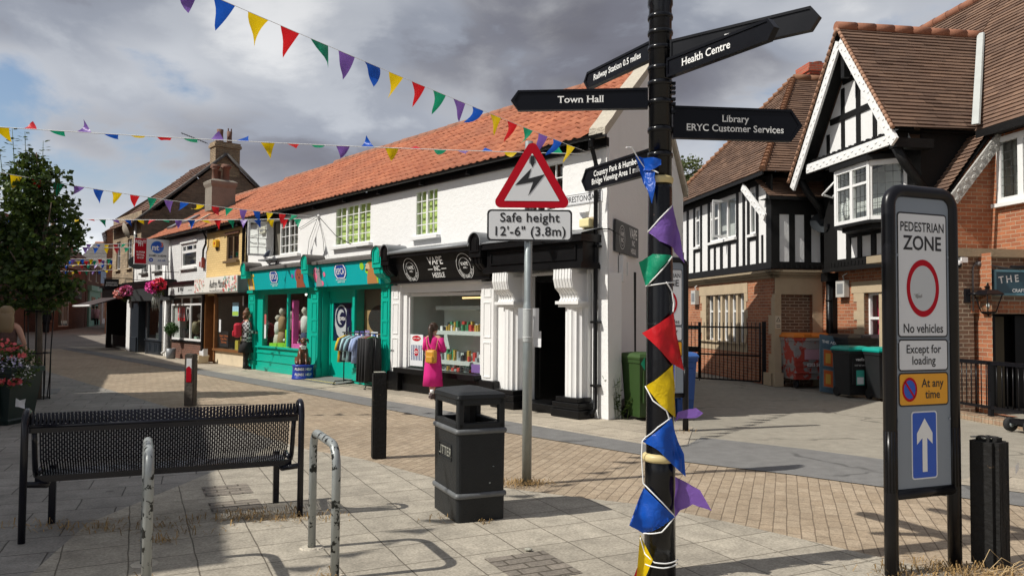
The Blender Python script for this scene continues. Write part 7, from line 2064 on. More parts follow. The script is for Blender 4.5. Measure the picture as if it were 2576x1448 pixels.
def build_stands():
 for k,(a,b,lb)in enumerate((((-1.36,5.34),(-1.06,4.72),'chipped grey bicycle hoop stand between the bench and the litter bin'),((-2.33,4.97),(-2.06,4.42),'chipped grey bicycle hoop stand in front of the bench back'))):
  A=Vector((*a,0));Bv=Vector((*b,0));d=Bv-A;L=d.length
  t=Local('cycle_stand',lb,'bicycle stand',A,math.atan2(d.y,d.x),'bicycle stands')
  H=.80;r=.13;m=MB()
  pts=[(0,0,-.02),(0,0,H-r)]+[(r-r*math.cos(R(q)),0,H-r+r*math.sin(R(q)))for q in(15,30,45,60,75)]+[(r,0,H),(L-r,0,H)]+[(L-r+r*math.sin(R(q)),0,H-r+r*math.cos(R(q)))for q in(15,30,45,60,75)]+[(L,0,H-r),(L,0,-.02)]
  m.tube(pts,.027,14);m.build('hoop',M['steel_paint'],t)
  m=MB()
  for x in(0,L):m.loft([[(x+rr*math.cos(2*math.pi*q/9+.4)*(1+.2*math.sin(q*2.3)),rr*math.sin(2*math.pi*q/9+.4),z)for q in range(9)]for rr,z in((.085,.004),(.075,.012))],True,False)
  m.build('concrete_collar',M['mortar'],t)
build_stands()
def build_bollards():
 def post(name,label,x,y,w,h,rot,mat,top=None,chamf=.015,group='timber bollards'):
  t=Local(name,label,'bollard',(x,y,0),rot,group)
  bm=bmesh.new();bmesh.ops.create_cube(bm,size=1)
  for v in bm.verts:v.co=Vector((v.co.x*w,v.co.y*w,(v.co.z+.5)*h))
  bmesh.ops.bevel(bm,geom=[e for e in bm.edges if abs((e.verts[0].co-e.verts[1].co).z)>.1],offset=chamf,segments=2,affect='EDGES')
  bmesh.ops.bevel(bm,geom=[e for e in bm.edges if all(v.co.z>h-.001 for v in e.verts)],offset=chamf*.9,segments=2,affect='EDGES')
  bmesh.ops.subdivide_edges(bm,edges=[e for e in bm.edges if abs((e.verts[0].co-e.verts[1].co).z)>.1],cuts=7)
  for v in bm.verts:
   n=noise.noise(v.co*9+Vector((x*3,y,0)));v.co.x+=n*.004;v.co.y+=n*.003
  m=MB();m.addbm(bm);bm.free();o=m.build('post',mat,t)
  return t,o
 t,o=post('timber_bollard','dark square timber bollard behind the litter bin and the bicycle stand',-1.49,8.74,.155,.955,R(18),M['wood_black'])
 m=MB();m.box(-.06,.06,-.06,.06,.954,.96);m.build('worn_top',M['lichen'],sub(o))
 t,o=post('timber_bollard','weathered timber bollard with a red and white reflector panel',-5.62,13.55,.165,.90,R(-2),M['wood_grey'])
 m=MB();m.box(-.045,.045,-.088,-.082,.55,.82);m.build('white_panel',M['white_paint'],t);m=MB();m.poly([(-.045,-.09,.42),(.045,-.09,.42),(.045,-.09,.64),(.01,-.09,.685),(-.02,-.09,.68),(-.045,-.09,.65)]);m.box(-.045,.045,-.0885,-.084,.41,.56);m.build('red_reflector',M['sign_red'],t)
 t,o=post('timber_bollard','cracked black timber bollard with a mossy top beside the near pedestrian zone sign',3.16,5.12,.185,.83,R(32),M['wood_black'],chamf=.03)
 m=MB();rr=random.Random(2)
 for i in range(40):
  a=rr.gauss(0,.04);b=rr.gauss(0,.04);m.ball((max(-.07,min(.07,a)),max(-.07,min(.07,b)),.826),rr.uniform(.006,.013),6,4,1.4,1.2,.5)
 m.build('lichen_cap',M['lichen'],t)
 m=MB()
 for(x0,z0,z1)in((-.02,.25,.80),(.045,.4,.78),(-.05,.05,.5),(.02,.02,.3)):
  m.prism([(x0,-.0945,z0),(x0+.005,-.0945,z0+.1),(x0+.003,-.0945,z1),(x0-.003,-.0945,(z0+z1)/2)],(0,-.001,0))
 m.build('split',M['dark_in'],t)
 t=Local('paper_scrap','scrap of white paper stuck to the mossy bollard','litter',(3.2,5.05,.6),R(20))
 m=MB();m.add([(.055,-.05,.0),(.085,-.05,.03),(.075,-.06,.085),(.05,-.055,.06)],[(0,1,2,3)]);m.build('scrap',M['white_paint'],t)
 t=Local('dry_twigs','tangle of dry straw stalks at the foot of the mossy bollard','straw',(3.0,4.85,0))
 m=MB();rr=random.Random(9)
 for i in range(16):
  a=rr.uniform(-.5,1.3);l=rr.uniform(.15,.38);x0,y0=rr.uniform(-.15,.2),rr.uniform(-.1,.05);z=rr.uniform(.03,.16)
  m.tube([(x0,y0,.01),(x0+math.cos(a)*l*.5,y0+math.sin(a)*l*.3-.03,z),(x0+math.cos(a)*l,y0+math.sin(a)*l*.3-.04,z*rr.uniform(.4,1.3))],.0022,5)
 m.build('stalks',M['straw_pale'],t)
M['straw_pale']=plain('pale_straw',(0.50,0.36,0.19),0.8,0.25)
build_bollards()
# ---- bunting
BC=['bun_green','bun_purple','bun_blue','bun_yellow','bun_red']
def pennant(T,p,along,w,h,blow,curl,mat,rr):
 """one triangular film pennant hanging from p, swung round its string by blow and curled"""
 along=along.normalized();side=Vector((-along.y,along.x,0)).normalized()
 n=6;vs=[];fs=[];idx={}
 ph=rr.uniform(0,6.28);k2=rr.uniform(-.5,.5)
 for j in range(n+1):
  f=j/n
  ang=blow+curl*f
  if j==0:y,z=0.0,0.0
  else:
   y+=math.sin(ang)*h/n;z-=math.cos(ang)*h/n
  m=n-j
  for i in range(m+1):
   u=(i-m/2)*(w/n)
   q=p+along*(u+k2*f*f*w*.5)+side*(y+math.sin(u/w*5+ph+f*2)*.035*f*(1+abs(curl)))+Vector((0,0,z+math.cos(u/w*4+ph)*.016*f))
   idx[j,i]=len(vs);vs.append(q)
 for j in range(n):
  m=n-j
  for i in range(m):
   fs.append((idx[j,i],idx[j,i+1],idx[j+1,i]))
   if i<m-1:fs.append((idx[j,i+1],idx[j+1,i+1],idx[j+1,i]))
 mb=MB();mb.add(vs,fs,True)
 return mb.build('pennant',M[mat],T,recalc=False)
def bunting(label,a,b,sag,first,blow=(0.1,.25),curl=(.1,.3),step=.37,skip=0.0,w=.21,h=.26,cord='tape',seed=1,r=.007,group='bunting strings across the street'):
 a=Vector(a);b=Vector(b);L=(b-a).length
 T=Local('bunting',label,'bunting',a,0,group)
 rr=random.Random(seed)
 at=lambda s:(b-a)*s-Vector((0,0,4*sag*s*(1-s)))
 mb=MB();mb.tube([at(i/24)for i in range(25)],r,5);mb.build('string',M[cord],T)
 n=int((L-skip-.1)/step)
 for i in range(n):
  s=(skip+step*(i+.5))/L
  al=at(min(1,s+.01))-at(s)
  bl=rr.gauss(*blow);cu=rr.gauss(*curl)
  pennant(T,at(s),al,w,h,bl,cu,BC[(first+i)%5],rr)
 return T
_hook=ROW.w(9.96,.12,4.1);_corner=ROW.w(.32,.12,4.22)
bunting('steeply falling string of hanging pennants ending at the white corner',(-7.0,1.7,5.15),_corner,.12,4,(.05,.35),(.1,.4),skip=.1,seed=4,w=.23,h=.29,cord='tape',r=.003)
bunting('nearly level windblown string of pennants in front of the chimney to the white corner',(-11.2,10.4,4.4),_corner+Vector((0,0,-.02)),.10,3,(1.45,.55),(.5,.6),seed=6,h=.25,r=.006)
bunting('slanting string of pennants from the street tree to the hook between the white windows',(-10.6,11.6,4.25),_hook,.16,1,(.25,.35),(.25,.5),seed=9,r=.006)
bunting('level string of pennants from behind the tree along the cream shop eaves to the hook',(-17.0,21.5,4.35),_hook+Vector((0,0,-.05)),.1,4,(.25,.6),(.2,.4),seed=12,r=.008)
for k,(lb,a,b,f,sg)in enumerate((('drooping string of pennants crossing the street up to the stone house',(-20.2,26.8,4.8),tuple(ROW.w(27.4,-.2,4.62)),2,.35),('white taped string of pennants reaching the letting board',(-19.5,28.6,4.25),tuple(ROW.w(25.6,.1,4.3)),3,.1),('string of pennants crossing below the white tape at sign level',(-25.5,36.5,4.3),(-19.6,40.5,4.5),2,.2),('string of pennants crossing over the black hanging jeweller sign',(-24.0,34.2,4.15),(-17.9,36.8,4.25),1,.12),('low string of tiny pennants in front of the dark red brick shop',(-29.0,41.5,4.2),(-21.4,42.6,4.35),0,.1),('drooping string of tiny pennants in front of the mint green shop',(-31.0,46.5,4.4),(-24.6,49.0,4.45),3,.25))):
 bunting(lb,a,b,sg,f,(.1,.4),(.1,.4),seed=20+k,r=.014)
def build_pole_bunting():
 T=Local('bunting','plastic pennants and white tape wound round the finger post','bunting',(0.93,4.83,0),0)
 c=Vector((.93,4.83,0))
 def wrap(x,z,k=0.0):
  r=(.098 if z<.76 else.0875-(z-.8)*.0075)+k
  dx=x-c.x
  if abs(dx)<r*.93:return Vector((dx,-math.sqrt(r*r-dx*dx),z))
  e=abs(dx)-r*.93
  return Vector((dx,-math.sqrt(1-.93**2)*r-e*.35,z))
 rr=random.Random(5)
 def cloth(mat,pts,k=.006,fold=.018):
  """fan of the outline, refined and laid over the pole with folds"""
  bm=bmesh.new()
  vs=[bm.verts.new((x,0,z))for x,z in pts]
  bm.faces.new(vs)
  bmesh.ops.triangulate(bm,faces=bm.faces)
  for _ in range(3):bmesh.ops.subdivide_edges(bm,edges=bm.edges,cuts=1,use_grid_fill=True)
  bmesh.ops.triangulate(bm,faces=bm.faces)
  s=rr.uniform(0,50)
  for v in bm.verts:
   x,z=v.co.x,v.co.z
   n=noise.noise(Vector((x*13+s,z*9,s)));n2=noise.noise(Vector((x*30+z*22+s,s,0)))
   out=k+max(0,fold*(.5+n)+.006*n2)
   v.co=wrap(x,z,out)
   v.co.z+=n2*.004
  mb=MB();mb.addbm(bm,None,True);bm.free()
  mb.build('pennant',M[mat],T,recalc=False)
 cloth('bun_purple',[(.846,2.131),(.995,2.297),(1.044,2.122),(1.072,1.937),(.992,2.034),(.91,2.069)])
 cloth('bun_green',[(.787,1.94),(.874,1.992),(.987,1.982),(.91,1.895),(.834,1.791)])
 cloth('bun_red',[(.808,1.5),(1.0,1.632),(1.013,1.425),(1.069,1.272),(.982,1.322)],.01,.03)
 cloth('bun_yellow',[(.831,1.174),(1.0,1.312),(.998,1.079),(1.02,.978),(.911,1.068)])
 cloth('bun_purple',[(1.008,.952),(1.033,1.018),(1.135,1.047),(1.178,1.014),(1.135,.984),(1.043,.978)])
 cloth('bun_green',[(.801,1.311),(.829,1.352),(.829,1.27)])
 cloth('bun_blue',[(.813,.836),(.981,.988),(1.008,.891),(1.068,.762),(1.078,.623),(.997,.697),(.9,.793)],.02,.03)
 cloth('bun_purple',[(1.006,.628),(1.003,.387),(1.116,.457),(1.224,.431),(1.159,.549)],.004,.03)
 cloth('bun_blue',[(.819,.557),(1.003,.387),(.89,.365),(.82,.273),(.728,.331),(.776,.396)],.012,.03)
 cloth('bun_yellow',[(.798,.268),(.868,.13),(.825,.0),(.775,.0)],.01)
 cloth('bun_red',[(.785,.08),(.812,.0),(.75,.0)],.006)
 cloth('bun_blue',[(.763,2.605),(.824,2.592),(.911,2.571),(.911,2.536),(.85,2.505),(.789,2.526)],.03,.06)
 cloth('bun_blue',[(.789,2.526),(.88,2.50),(.881,2.43),(.859,2.30),(.833,2.42)],.02,.04)
 def cord(pts,k=.014):
  P=[]
  for i in range(len(pts)-1):
   for q in range(8):
    f=q/8;P.append(wrap(pts[i][0]*(1-f)+pts[i+1][0]*f,pts[i][1]*(1-f)+pts[i+1][1]*f,k))
  P.append(wrap(*pts[-1],k))
  mb=MB();mb.tube(P,.0042,6);mb.build('tape',M['tape'],T)
 cord([(.981,.988),(.90,.93),(.813,.836),(.808,.739),(.819,.578),(.92,.48),(1.008,.387)]);cord([(1.003,.387),(.92,.30),(.82,.273)]);cord([(.80,.25),(.83,.15),(.879,.114),(.95,.112),(1.03,.118)]);cord([(.831,.089),(.93,.085),(1.03,.096)])
 cord([(.995,2.297),(.91,2.21),(.846,2.131)]);cord([(.992,1.977),(.93,1.90),(.834,1.791)]);cord([(.84,1.795),(.951,1.812),(1.02,1.82)],.004);cord([(.951,1.818),(.99,1.76),(1.003,1.69),(.998,1.634)]);cord([(.831,1.174),(.87,1.09),(.95,1.03),(1.0,.90)],.02);cord([(.702,2.652),(.74,2.655),(.775,2.60),(.82,2.54),(.9,2.49)],.035)
build_pole_bunting()
# ---- trees and flowers
def leaf_cloud(mb,clumps,n,size,rr,droop=.3,gap=None):
 """leaf-sized faces spread through clumps (centre, radii); denser towards each clump's skin"""
 tot=sum(c[1]*c[2]*c[3]for c in clumps)**1.0
 for(c,rx,ry,rz)in clumps:
  k=max(8,int(n*(rx*ry*rz)/tot))
  for _ in range(k):
   v=Vector((rr.gauss(0,1),rr.gauss(0,1),rr.gauss(0,1))).normalized()*(rr.random()**.45)
   p=c+Vector((v.x*rx,v.y*ry,v.z*rz))
   if noise.noise(p*2.3)<-.22:continue
   s=size*rr.uniform(.6,1.25)
   d=Vector((rr.gauss(0,1),rr.gauss(0,1),rr.gauss(0,.6)-droop)).normalized()
   t=d.cross(Vector((rr.gauss(0,1),rr.gauss(0,1),rr.gauss(0,1)))).normalized()
   nrm=d.cross(t)*s*.12
   mb.add([p,p+d*s*.45+t*s*.42+nrm,p+d*s,p+d*s*.45-t*s*.42+nrm],[(0,1,2),(0,2,3)])
def limbs(mb,base,tips,r0,rr,taper=.25):
 for t in tips:
  a=Vector(base);b=Vector(t);m=a.lerp(b,.5)+Vector((rr.uniform(-.1,.1),rr.uniform(-.1,.1),.1))*(b-a).length*.4
  mb.tube([a,a.lerp(m,.5),m,m.lerp(b,.5),b],[r0,r0*.8,r0*.6,r0*.45,r0*taper],6)
def build_trees():
 rr=random.Random(21)
 T=Local('street_tree','young street tree with dark lobed leaves and upright whips inside a black guard','tree',(-8.80,14.35,0))
 m=MB();m.tube([(0,0,0),(.01,0,.8),(-.02,0,1.7),(-.05,.02,2.6),(-.1,0,3.6),(-.15,0,4.6)],[.075,.065,.055,.045,.03,.012],10)
 tips=[(.55,.2,3.0),(-.7,.1,2.9),(.4,-.4,3.6),(-.5,.4,3.8),(.5,.1,2.4),(-.8,-.3,2.3),(.1,.6,3.2),(-.2,-.6,2.7),(.25,.1,4.3),(-.5,0,4.4),(.6,-.2,2.0),(-.9,.2,1.9)]
 limbs(m,(-.02,0,1.75),tips,.03,rr)
 m.build('trunk',M['bark'],T)
 cl=[(Vector(p),a,b,c)for p,a,b,c in(((-.15,0,3.7),.62,.6,.55),((.28,.1,3.55),.38,.4,.35),((-.6,.1,3.4),.5,.5,.5),((-.1,.1,2.9),.68,.65,.5),((.36,0,2.62),.36,.4,.26),((-.75,0,2.7),.55,.5,.5),((.05,-.1,2.25),.62,.6,.36),((-.7,.1,2.1),.55,.5,.4),((.5,.1,2.12),.26,.3,.24),((.0,.05,1.85),.5,.5,.26),((-.3,.1,4.25),.42,.4,.4),((.15,.1,4.1),.3,.3,.3),((.42,.1,3.1),.36,.4,.4),((-.65,.1,4.05),.25,.25,.28))]
 m=MB();leaf_cloud(m,cl,9500,.115,rr)
 for x,z0,z1 in((-.62,4.2,5.05),(-.38,4.3,5.0),(-.03,4.0,4.82),(-.85,4.0,4.7),(.3,3.7,4.2),(.45,3.2,3.75),(.58,2.7,3.1)):
  for i in range(26):
   z=z0+(z1-z0)*rr.random();d=Vector((rr.gauss(0,1),rr.gauss(0,1),.2)).normalized();p=Vector((x,0,z))+d*.03;t=Vector((-d.y,d.x,0)).normalized();s=rr.uniform(.07,.11)
   m.add([p,p+d*s*.6+t*s*.4,p+d*s,p+d*s*.6-t*s*.4],[(0,1,2),(0,2,3)])
  m.tube([(x*.8,0,z0-.5),(x,0,z1)],[.012,.004],5)
 m.build('crown',M['leaf_dark'],T,recalc=False)
 Gd=Local('tree_guard','black steel tree guard round the street tree trunk','tree guard',(-8.80,14.35,0))
 m=MB()
 for z,r in((.02,.21),(.85,.21),(1.62,.24)):
  m.tube([(r*math.cos(2*math.pi*k/18),r*math.sin(2*math.pi*k/18),z)for k in range(19)],.011,6)
 m.build('hoop',M['black_metal'],Gd)
 for k in range(9):
  a=2*math.pi*k/9+.2;m=MB();q=.17 if k%2 else.21
  m.tube([(q*math.cos(a),q*math.sin(a),0),(.21*math.cos(a+.05),.21*math.sin(a+.05),.45),(.21*math.cos(a),.21*math.sin(a),.85),(.24*math.cos(a),.24*math.sin(a),1.64)],.010,6);m.build('bar',M['black_metal'],Gd)
 for nm,lb,x,y,h,mt,cls,n in(('garden_tree','pale feathery tree behind the rear corner of the white terrace',7.1,29.5,6.2,M['leaf_pale'],[((-.1,0,6.0),.8,1.2,1.3),((-.7,0,7.0),.6,.8,.7),((-.6,.4,4.9),1.0,1.2,1.0),((.7,0,5.6),.7,.6,.8),((-.2,0,7.4),.6,.6,.5)],5200),('garden_tree','yellow green bushy tree low behind the pub wing roof',9.2,33,5.5,M['leaf_yellow'],[((0,0,5.0),1.7,1.5,1.4),((1.2,0,4.6),1.2,1.3,1.2),((-1.2,0,4.2),1.4,1.3,1.4),((.4,0,6.0),.9,.8,.6)],5200)):
  T=Local(nm,lb,'tree',(x,y,0));m=MB();m.tube([(0,0,0),(.05,0,2.5),(0,0,h-1)],[.16,.12,.05],8);limbs(m,(0.03,0,2.4),[Vector(c[0])for c in cls],.06,rr);m.build('trunk',M['bark'],T)
  m=MB();leaf_cloud(m,[(Vector(c),a,b,d)for c,a,b,d in cls],n,.15,rr,.5);m.build('crown',mt,T,recalc=False)
 t=Local('wall_weed','straggly weed growing at the foot of the shaded side wall','plant',(1.72,12.2,0));m=MB()
 for i in range(14):
  a=rr.uniform(-.3,.3);z=rr.uniform(.3,.75);m.tube([(rr.uniform(-.1,.1),rr.uniform(-.1,.1),0),(a*.6,-.05,z*.6),(a,-.05,z)],.003,4)
  for k in range(7):p=Vector((a*(k+2)/9,-.05,z*(k+2)/9));d=Vector((rr.gauss(0,1),rr.gauss(0,1),.3)).normalized()*.06;t2=Vector((-d.y,d.x,.01))*.4;m.add([p,p+d*.5+t2,p+d,p+d*.5-t2],[(0,1,2,3)])
 m.build('stems',M['leaf_dark'],t,recalc=False)
def petals(mb,p,s,rr):
 n=Vector((rr.gauss(0,1),rr.gauss(0,1)-.4,abs(rr.gauss(0,1))+.2)).normalized();u=n.orthogonal().normalized();v=n.cross(u)
 k=5;c=len(mb.v)
 ring=[p+(u*math.cos(2*math.pi*i/k)+v*math.sin(2*math.pi*i/k))*s*rr.uniform(.8,1.1)+n*s*.25 for i in range(k)]
 mb.add([p]+ring,[(0,i+1,(i+1)%k+1)for i in range(k)])
def flowers(T,regions,rr,leafs,leafmat,name='foliage',size=.05):
 m=MB();leaf_cloud(m,leafs[0],leafs[1],size,rr,.4);m.build(name,leafmat,T,recalc=False)
 for nm,mat,cl,n,s in regions:
  m=MB()
  for _ in range(n):
   c,rx,ry,rz=rr.choice(cl);v=Vector((rr.gauss(0,1),rr.gauss(0,1),rr.gauss(0,1))).normalized()*rr.uniform(.85,1.08)
   petals(m,Vector(c)+Vector((v.x*rx,v.y*ry,v.z*rz)),s*rr.uniform(.7,1.2),rr)
  m.build(nm,mat,T,recalc=False)
def build_flowers():
 rr=random.Random(33)
 V=Vector
 T=Local('flower_planter','big dark green planter overflowing with coral geraniums and lilac trailing flowers','planter',(-7.42,11.25,0))
 m=MB();sq=lambda h,z:[(-h,-h,z),(h,-h,z),(h,h,z),(-h,h,z)]
 m.loft([sq(.30,.0),sq(.32,.06),sq(.30,.08),sq(.37,.72),sq(.39,.73),sq(.39,.80),sq(.3,.81)],True,False)
 for x in(-.2,0,.2):m.box(x-.012,x+.012,-.37,-.34,.12,.7)
 m.build('tub',colour('planter_green',(.008,.02,.018),.4),T)
 cl=[(V((-.1,0,.98)),.5,.45,.22),(V((.22,-.1,.85)),.38,.36,.2),(V((-.3,-.3,.75)),.35,.25,.3),(V((.3,-.2,.68)),.26,.25,.2)]
 flowers(T,[('coral_flowers',colour('coral',(.72,.12,.13)),[((-.1,-.1,1.12),.38,.3,.1),((.1,-.2,1.0),.3,.2,.08),((.28,-.3,.62),.18,.1,.05)],190,.034),('lilac_flowers',colour('lilac',(.45,.42,.62)),[((-.35,-.35,.85),.3,.16,.3),((-.2,-.4,.7),.3,.1,.24),((.15,-.3,.85),.3,.2,.12)],420,.017),('white_flowers',colour('flower_white',(.7,.7,.68)),[((.22,-.25,.8),.32,.2,.2),((.3,-.15,.7),.2,.25,.14)],220,.015)],rr,(cl,2600),M['leaf_dark'])
 sc=Local('white_bag','crumpled white bag caught on the side of the dark green planter','litter',(-6.95,10.85,.3));m=MB();m.add([(0,0,.1),(.07,-.02,.07),(.14,0,.09),(.12,.01,.02),(.13,0,-.05),(.06,-.03,-.02),(0,-.01,-.02)],[(0,1,5,6),(1,2,3),(1,3,5),(3,4,5)]);m.build('bag',M['white_paint'],sc,recalc=False)
 for lb,s,d,z,cols,tr in(('hanging basket of red and magenta petunias with pale trailing stems over the dark shopfront',21.0,.75,2.55,((.75,.03,.07),(.72,.04,.33)),True),('hanging basket of pink and salmon petunias by the black hanging sign',25.3,.75,2.4,((.66,.12,.3),(.62,.2,.16)),False)):
  w=ROW.w(s,d,z);T=Local('hanging_basket',lb,'hanging basket',w,0,'hanging flower baskets')
  m=MB();m.lathe([(.06,-.2),(.16,-.12),(.2,0.0),(.2,.02)],(0,0,0),12);m.build('basket',M['dark_in'],T)
  m=MB()
  for a in(0,2.1,4.2):m.tube([(.19*math.cos(a),.19*math.sin(a),.02),(0,0,.5)],.005,4)
  q=ROW.w(s,0,z+.55)-w;m.tube([(0,0,.5),(0,0,.55),q],.012,5);m.build('bracket',M['black_paint'],T)
  cl=[(V((0,0,.0)),.28,.28,.24),(V((.05,0,-.2)),.2,.2,.18)]
  reg=[('left_flowers',colour('petal_%d'%int(s*10),cols[1]),[((-.12,-.1,-.02),.25,.22,.2)],120,.055),('right_flowers',colour('petal_b%d'%int(s*10),cols[0]),[((.1,-.1,.08),.24,.24,.22)],150,.052)]
  flowers(T,reg,rr,(cl,450),M['leaf_dark'],size=.07)
  if tr:
   m=MB()
   for i in range(12):x=rr.uniform(-.12,.16);m.tube([(x,0,-.3),(x*1.3,-.05,-.5),(x*1.2,-.02,-.6-rr.random()*.3)],[.02,.016,.008],4)
   m.build('trailing_stems',colour('silver_trail',(.45,.47,.42),.8),T)
 t=Local('topiary_ball','clipped green ball on a stem in a grey pot by the brick riser','plant',ROW.w(20.6,.35,0));m=MB();m.lathe([(.13,0),(.15,.02),(.17,.36),(.15,.36),(.14,.3)],(0,0,0),14);m.build('pot',M['lead'],t);m=MB();m.tube([(0,0,.3),(0,0,.9)],.018,6);m.build('stem',M['bark'],t);m=MB();leaf_cloud(m,[(V((0,0,1.05)),.24,.24,.24)],1500,.055,rr,0);m.build('ball',colour('box_green',(.05,.13,.025),.6),t,recalc=False)
M['bark']=plain('grey_brown_bark',(0.13,0.10,0.075),0.9,0.3,12,0.01,30)
M['leaf_dark']=leafy('dark_leaves',(0.022,0.05,0.012),(0.075,0.12,0.025),0.4,.2)
M['leaf_pale']=leafy('pale_leaves',(0.09,0.115,0.045),(0.16,0.175,0.08),0.6,.3)
M['leaf_yellow']=leafy('yellow_leaves',(0.10,0.125,0.02),(0.21,0.19,0.03),0.6,.3)
build_trees()
build_flowers()
# ---- people
def skin_body(T,J,mat,h):
 """one continuous body grown over a skeleton with the Skin modifier; J maps joints to points (local, metres)"""
 k=h/1.7
 rad=dict(pelvis=.125,waist=.115,chest=.14,neck0=.075,neck=.05,jaw=.075,head=.098,crown=.07,nose=.018,shoulder=.065,elbow=.042,wrist=.028,palm=.032,hip=.085,knee=.056,ankle=.04,toe=.035)
 E=[('pelvis','waist'),('waist','chest'),('chest','neck0'),('neck0','neck'),('neck','jaw'),('jaw','head'),('head','crown'),('jaw','nose')]
 for s in 'LR':E+=[('neck0','shoulder'+s),('shoulder'+s,'elbow'+s),('elbow'+s,'wrist'+s),('wrist'+s,'palm'+s),('pelvis','hip'+s),('hip'+s,'knee'+s),('knee'+s,'ankle'+s),('ankle'+s,'toe'+s)]
 J={n:Vector(p)for n,p in J.items()}
 fing={}
 for s in 'LR':
  w,e=J['wrist'+s],J['elbow'+s];d=(w-e).normalized();J['palm'+s]=w+d*.075*k
  side=d.cross(Vector((0,1,0))if abs(d.y)<.8 else Vector((1,0,0))).normalized();p=J['palm'+s];bend=d.cross(side)*(-.02*k)
  for i in range(4):
   a=p+side*((i-1.5)*.02*k)+d*.02*k;n='f%d%s'%(i,s);J[n]=a;J[n+'b']=a+d*(.05+.008*(i in(1,2)))*k+bend;E+=[('palm'+s,n),(n,n+'b')];rad[n]=.011;rad[n+'b']=.008
  n='t'+s;J[n]=w+d*.03*k-side*.045*k;J[n+'b']=J[n]+(d-side*.3)*.04*k;E+=[('palm'+s,n),(n,n+'b')];rad[n]=.012;rad[n+'b']=.009
 names=list(J);ix={n:i for i,n in enumerate(names)}
 me=bpy.data.meshes.new('body');me.from_pydata([J[n]for n in names],[(ix[a],ix[b])for a,b in E],[])
 o=bpy.data.objects.new('body',me);COL.objects.link(o)
 md=o.modifiers.new('skin','SKIN');md.use_smooth_shade=True;o.modifiers.new('sub','SUBSURF').levels=1
 for n in names:
  r=rad.get(n)or rad.get(n[:-1])or.04
  sv=me.skin_vertices[0].data[ix[n]];sv.radius=(r*k,r*k);sv.use_root=(n=='pelvis')
 dg=bpy.context.evaluated_depsgraph_get();dg.update()
 m2=bpy.data.meshes.new_from_object(o.evaluated_get(dg));bpy.data.objects.remove(o)
 m2 .materials.clear();m2 .materials.append(mat)
 b=bpy.data.objects.new('body',m2);COL.objects.link(b);b.parent=T.e
 return b
def pose(h,**kw):
 k=h/1.7
 J=dict(pelvis=(0,0,.93),waist=(0,0,1.08),chest=(0,0,1.27),neck0=(0,0,1.40),neck=(0,.01,1.47),jaw=(0,.03,1.535),head=(0,.02,1.60),crown=(0,0,1.66),nose=(0,.125,1.56))
 for s,q in(('L',-1),('R',1)):
  J.update({'shoulder'+s:(.17*q,0,1.37),'elbow'+s:(.24*q,-.02,1.10),'wrist'+s:(.24*q,.08,.87),'hip'+s:(.09*q,0,.88),'knee'+s:(.10*q,.01,.48),'ankle'+s:(.10*q,-.02,.08),'toe'+s:(.11*q,.13,.03)})
 J.update(kw)
 return{n:(p[0]*k,p[1]*k,p[2]*k)for n,p in J.items()},k
def ringz(c,rx,ry,n=14):return[(c[0]+rx*math.cos(2*math.pi*i/n),c[1]+ry*math.sin(2*math.pi*i/n),c[2])for i in range(n)]
def garment(T,name,mat,rings,k,smooth=True,folds=0.0):
 m=MB();rr=[]
 for(x,y,z,rx,ry)in rings:
  rg=ringz((x*k,y*k,z*k),rx*k,ry*k,20)
  if folds:
   f=folds*max(0,(1.2-z))*k
   rg=[(p[0]+math.cos(i*2.51+z)*f,p[1]+math.sin(i*1.9+z*2)*f,p[2])for i,p in enumerate(rg)]
  rr.append(rg)
 m.loft(rr,True,smooth);return m.build(name,mat,T)
def limb(T,name,mat,pts,radii,k=1.0):
 m=MB();m.tube([Vector(p)for p in pts],[r*k for r in radii],10);return m.build(name,mat,T)
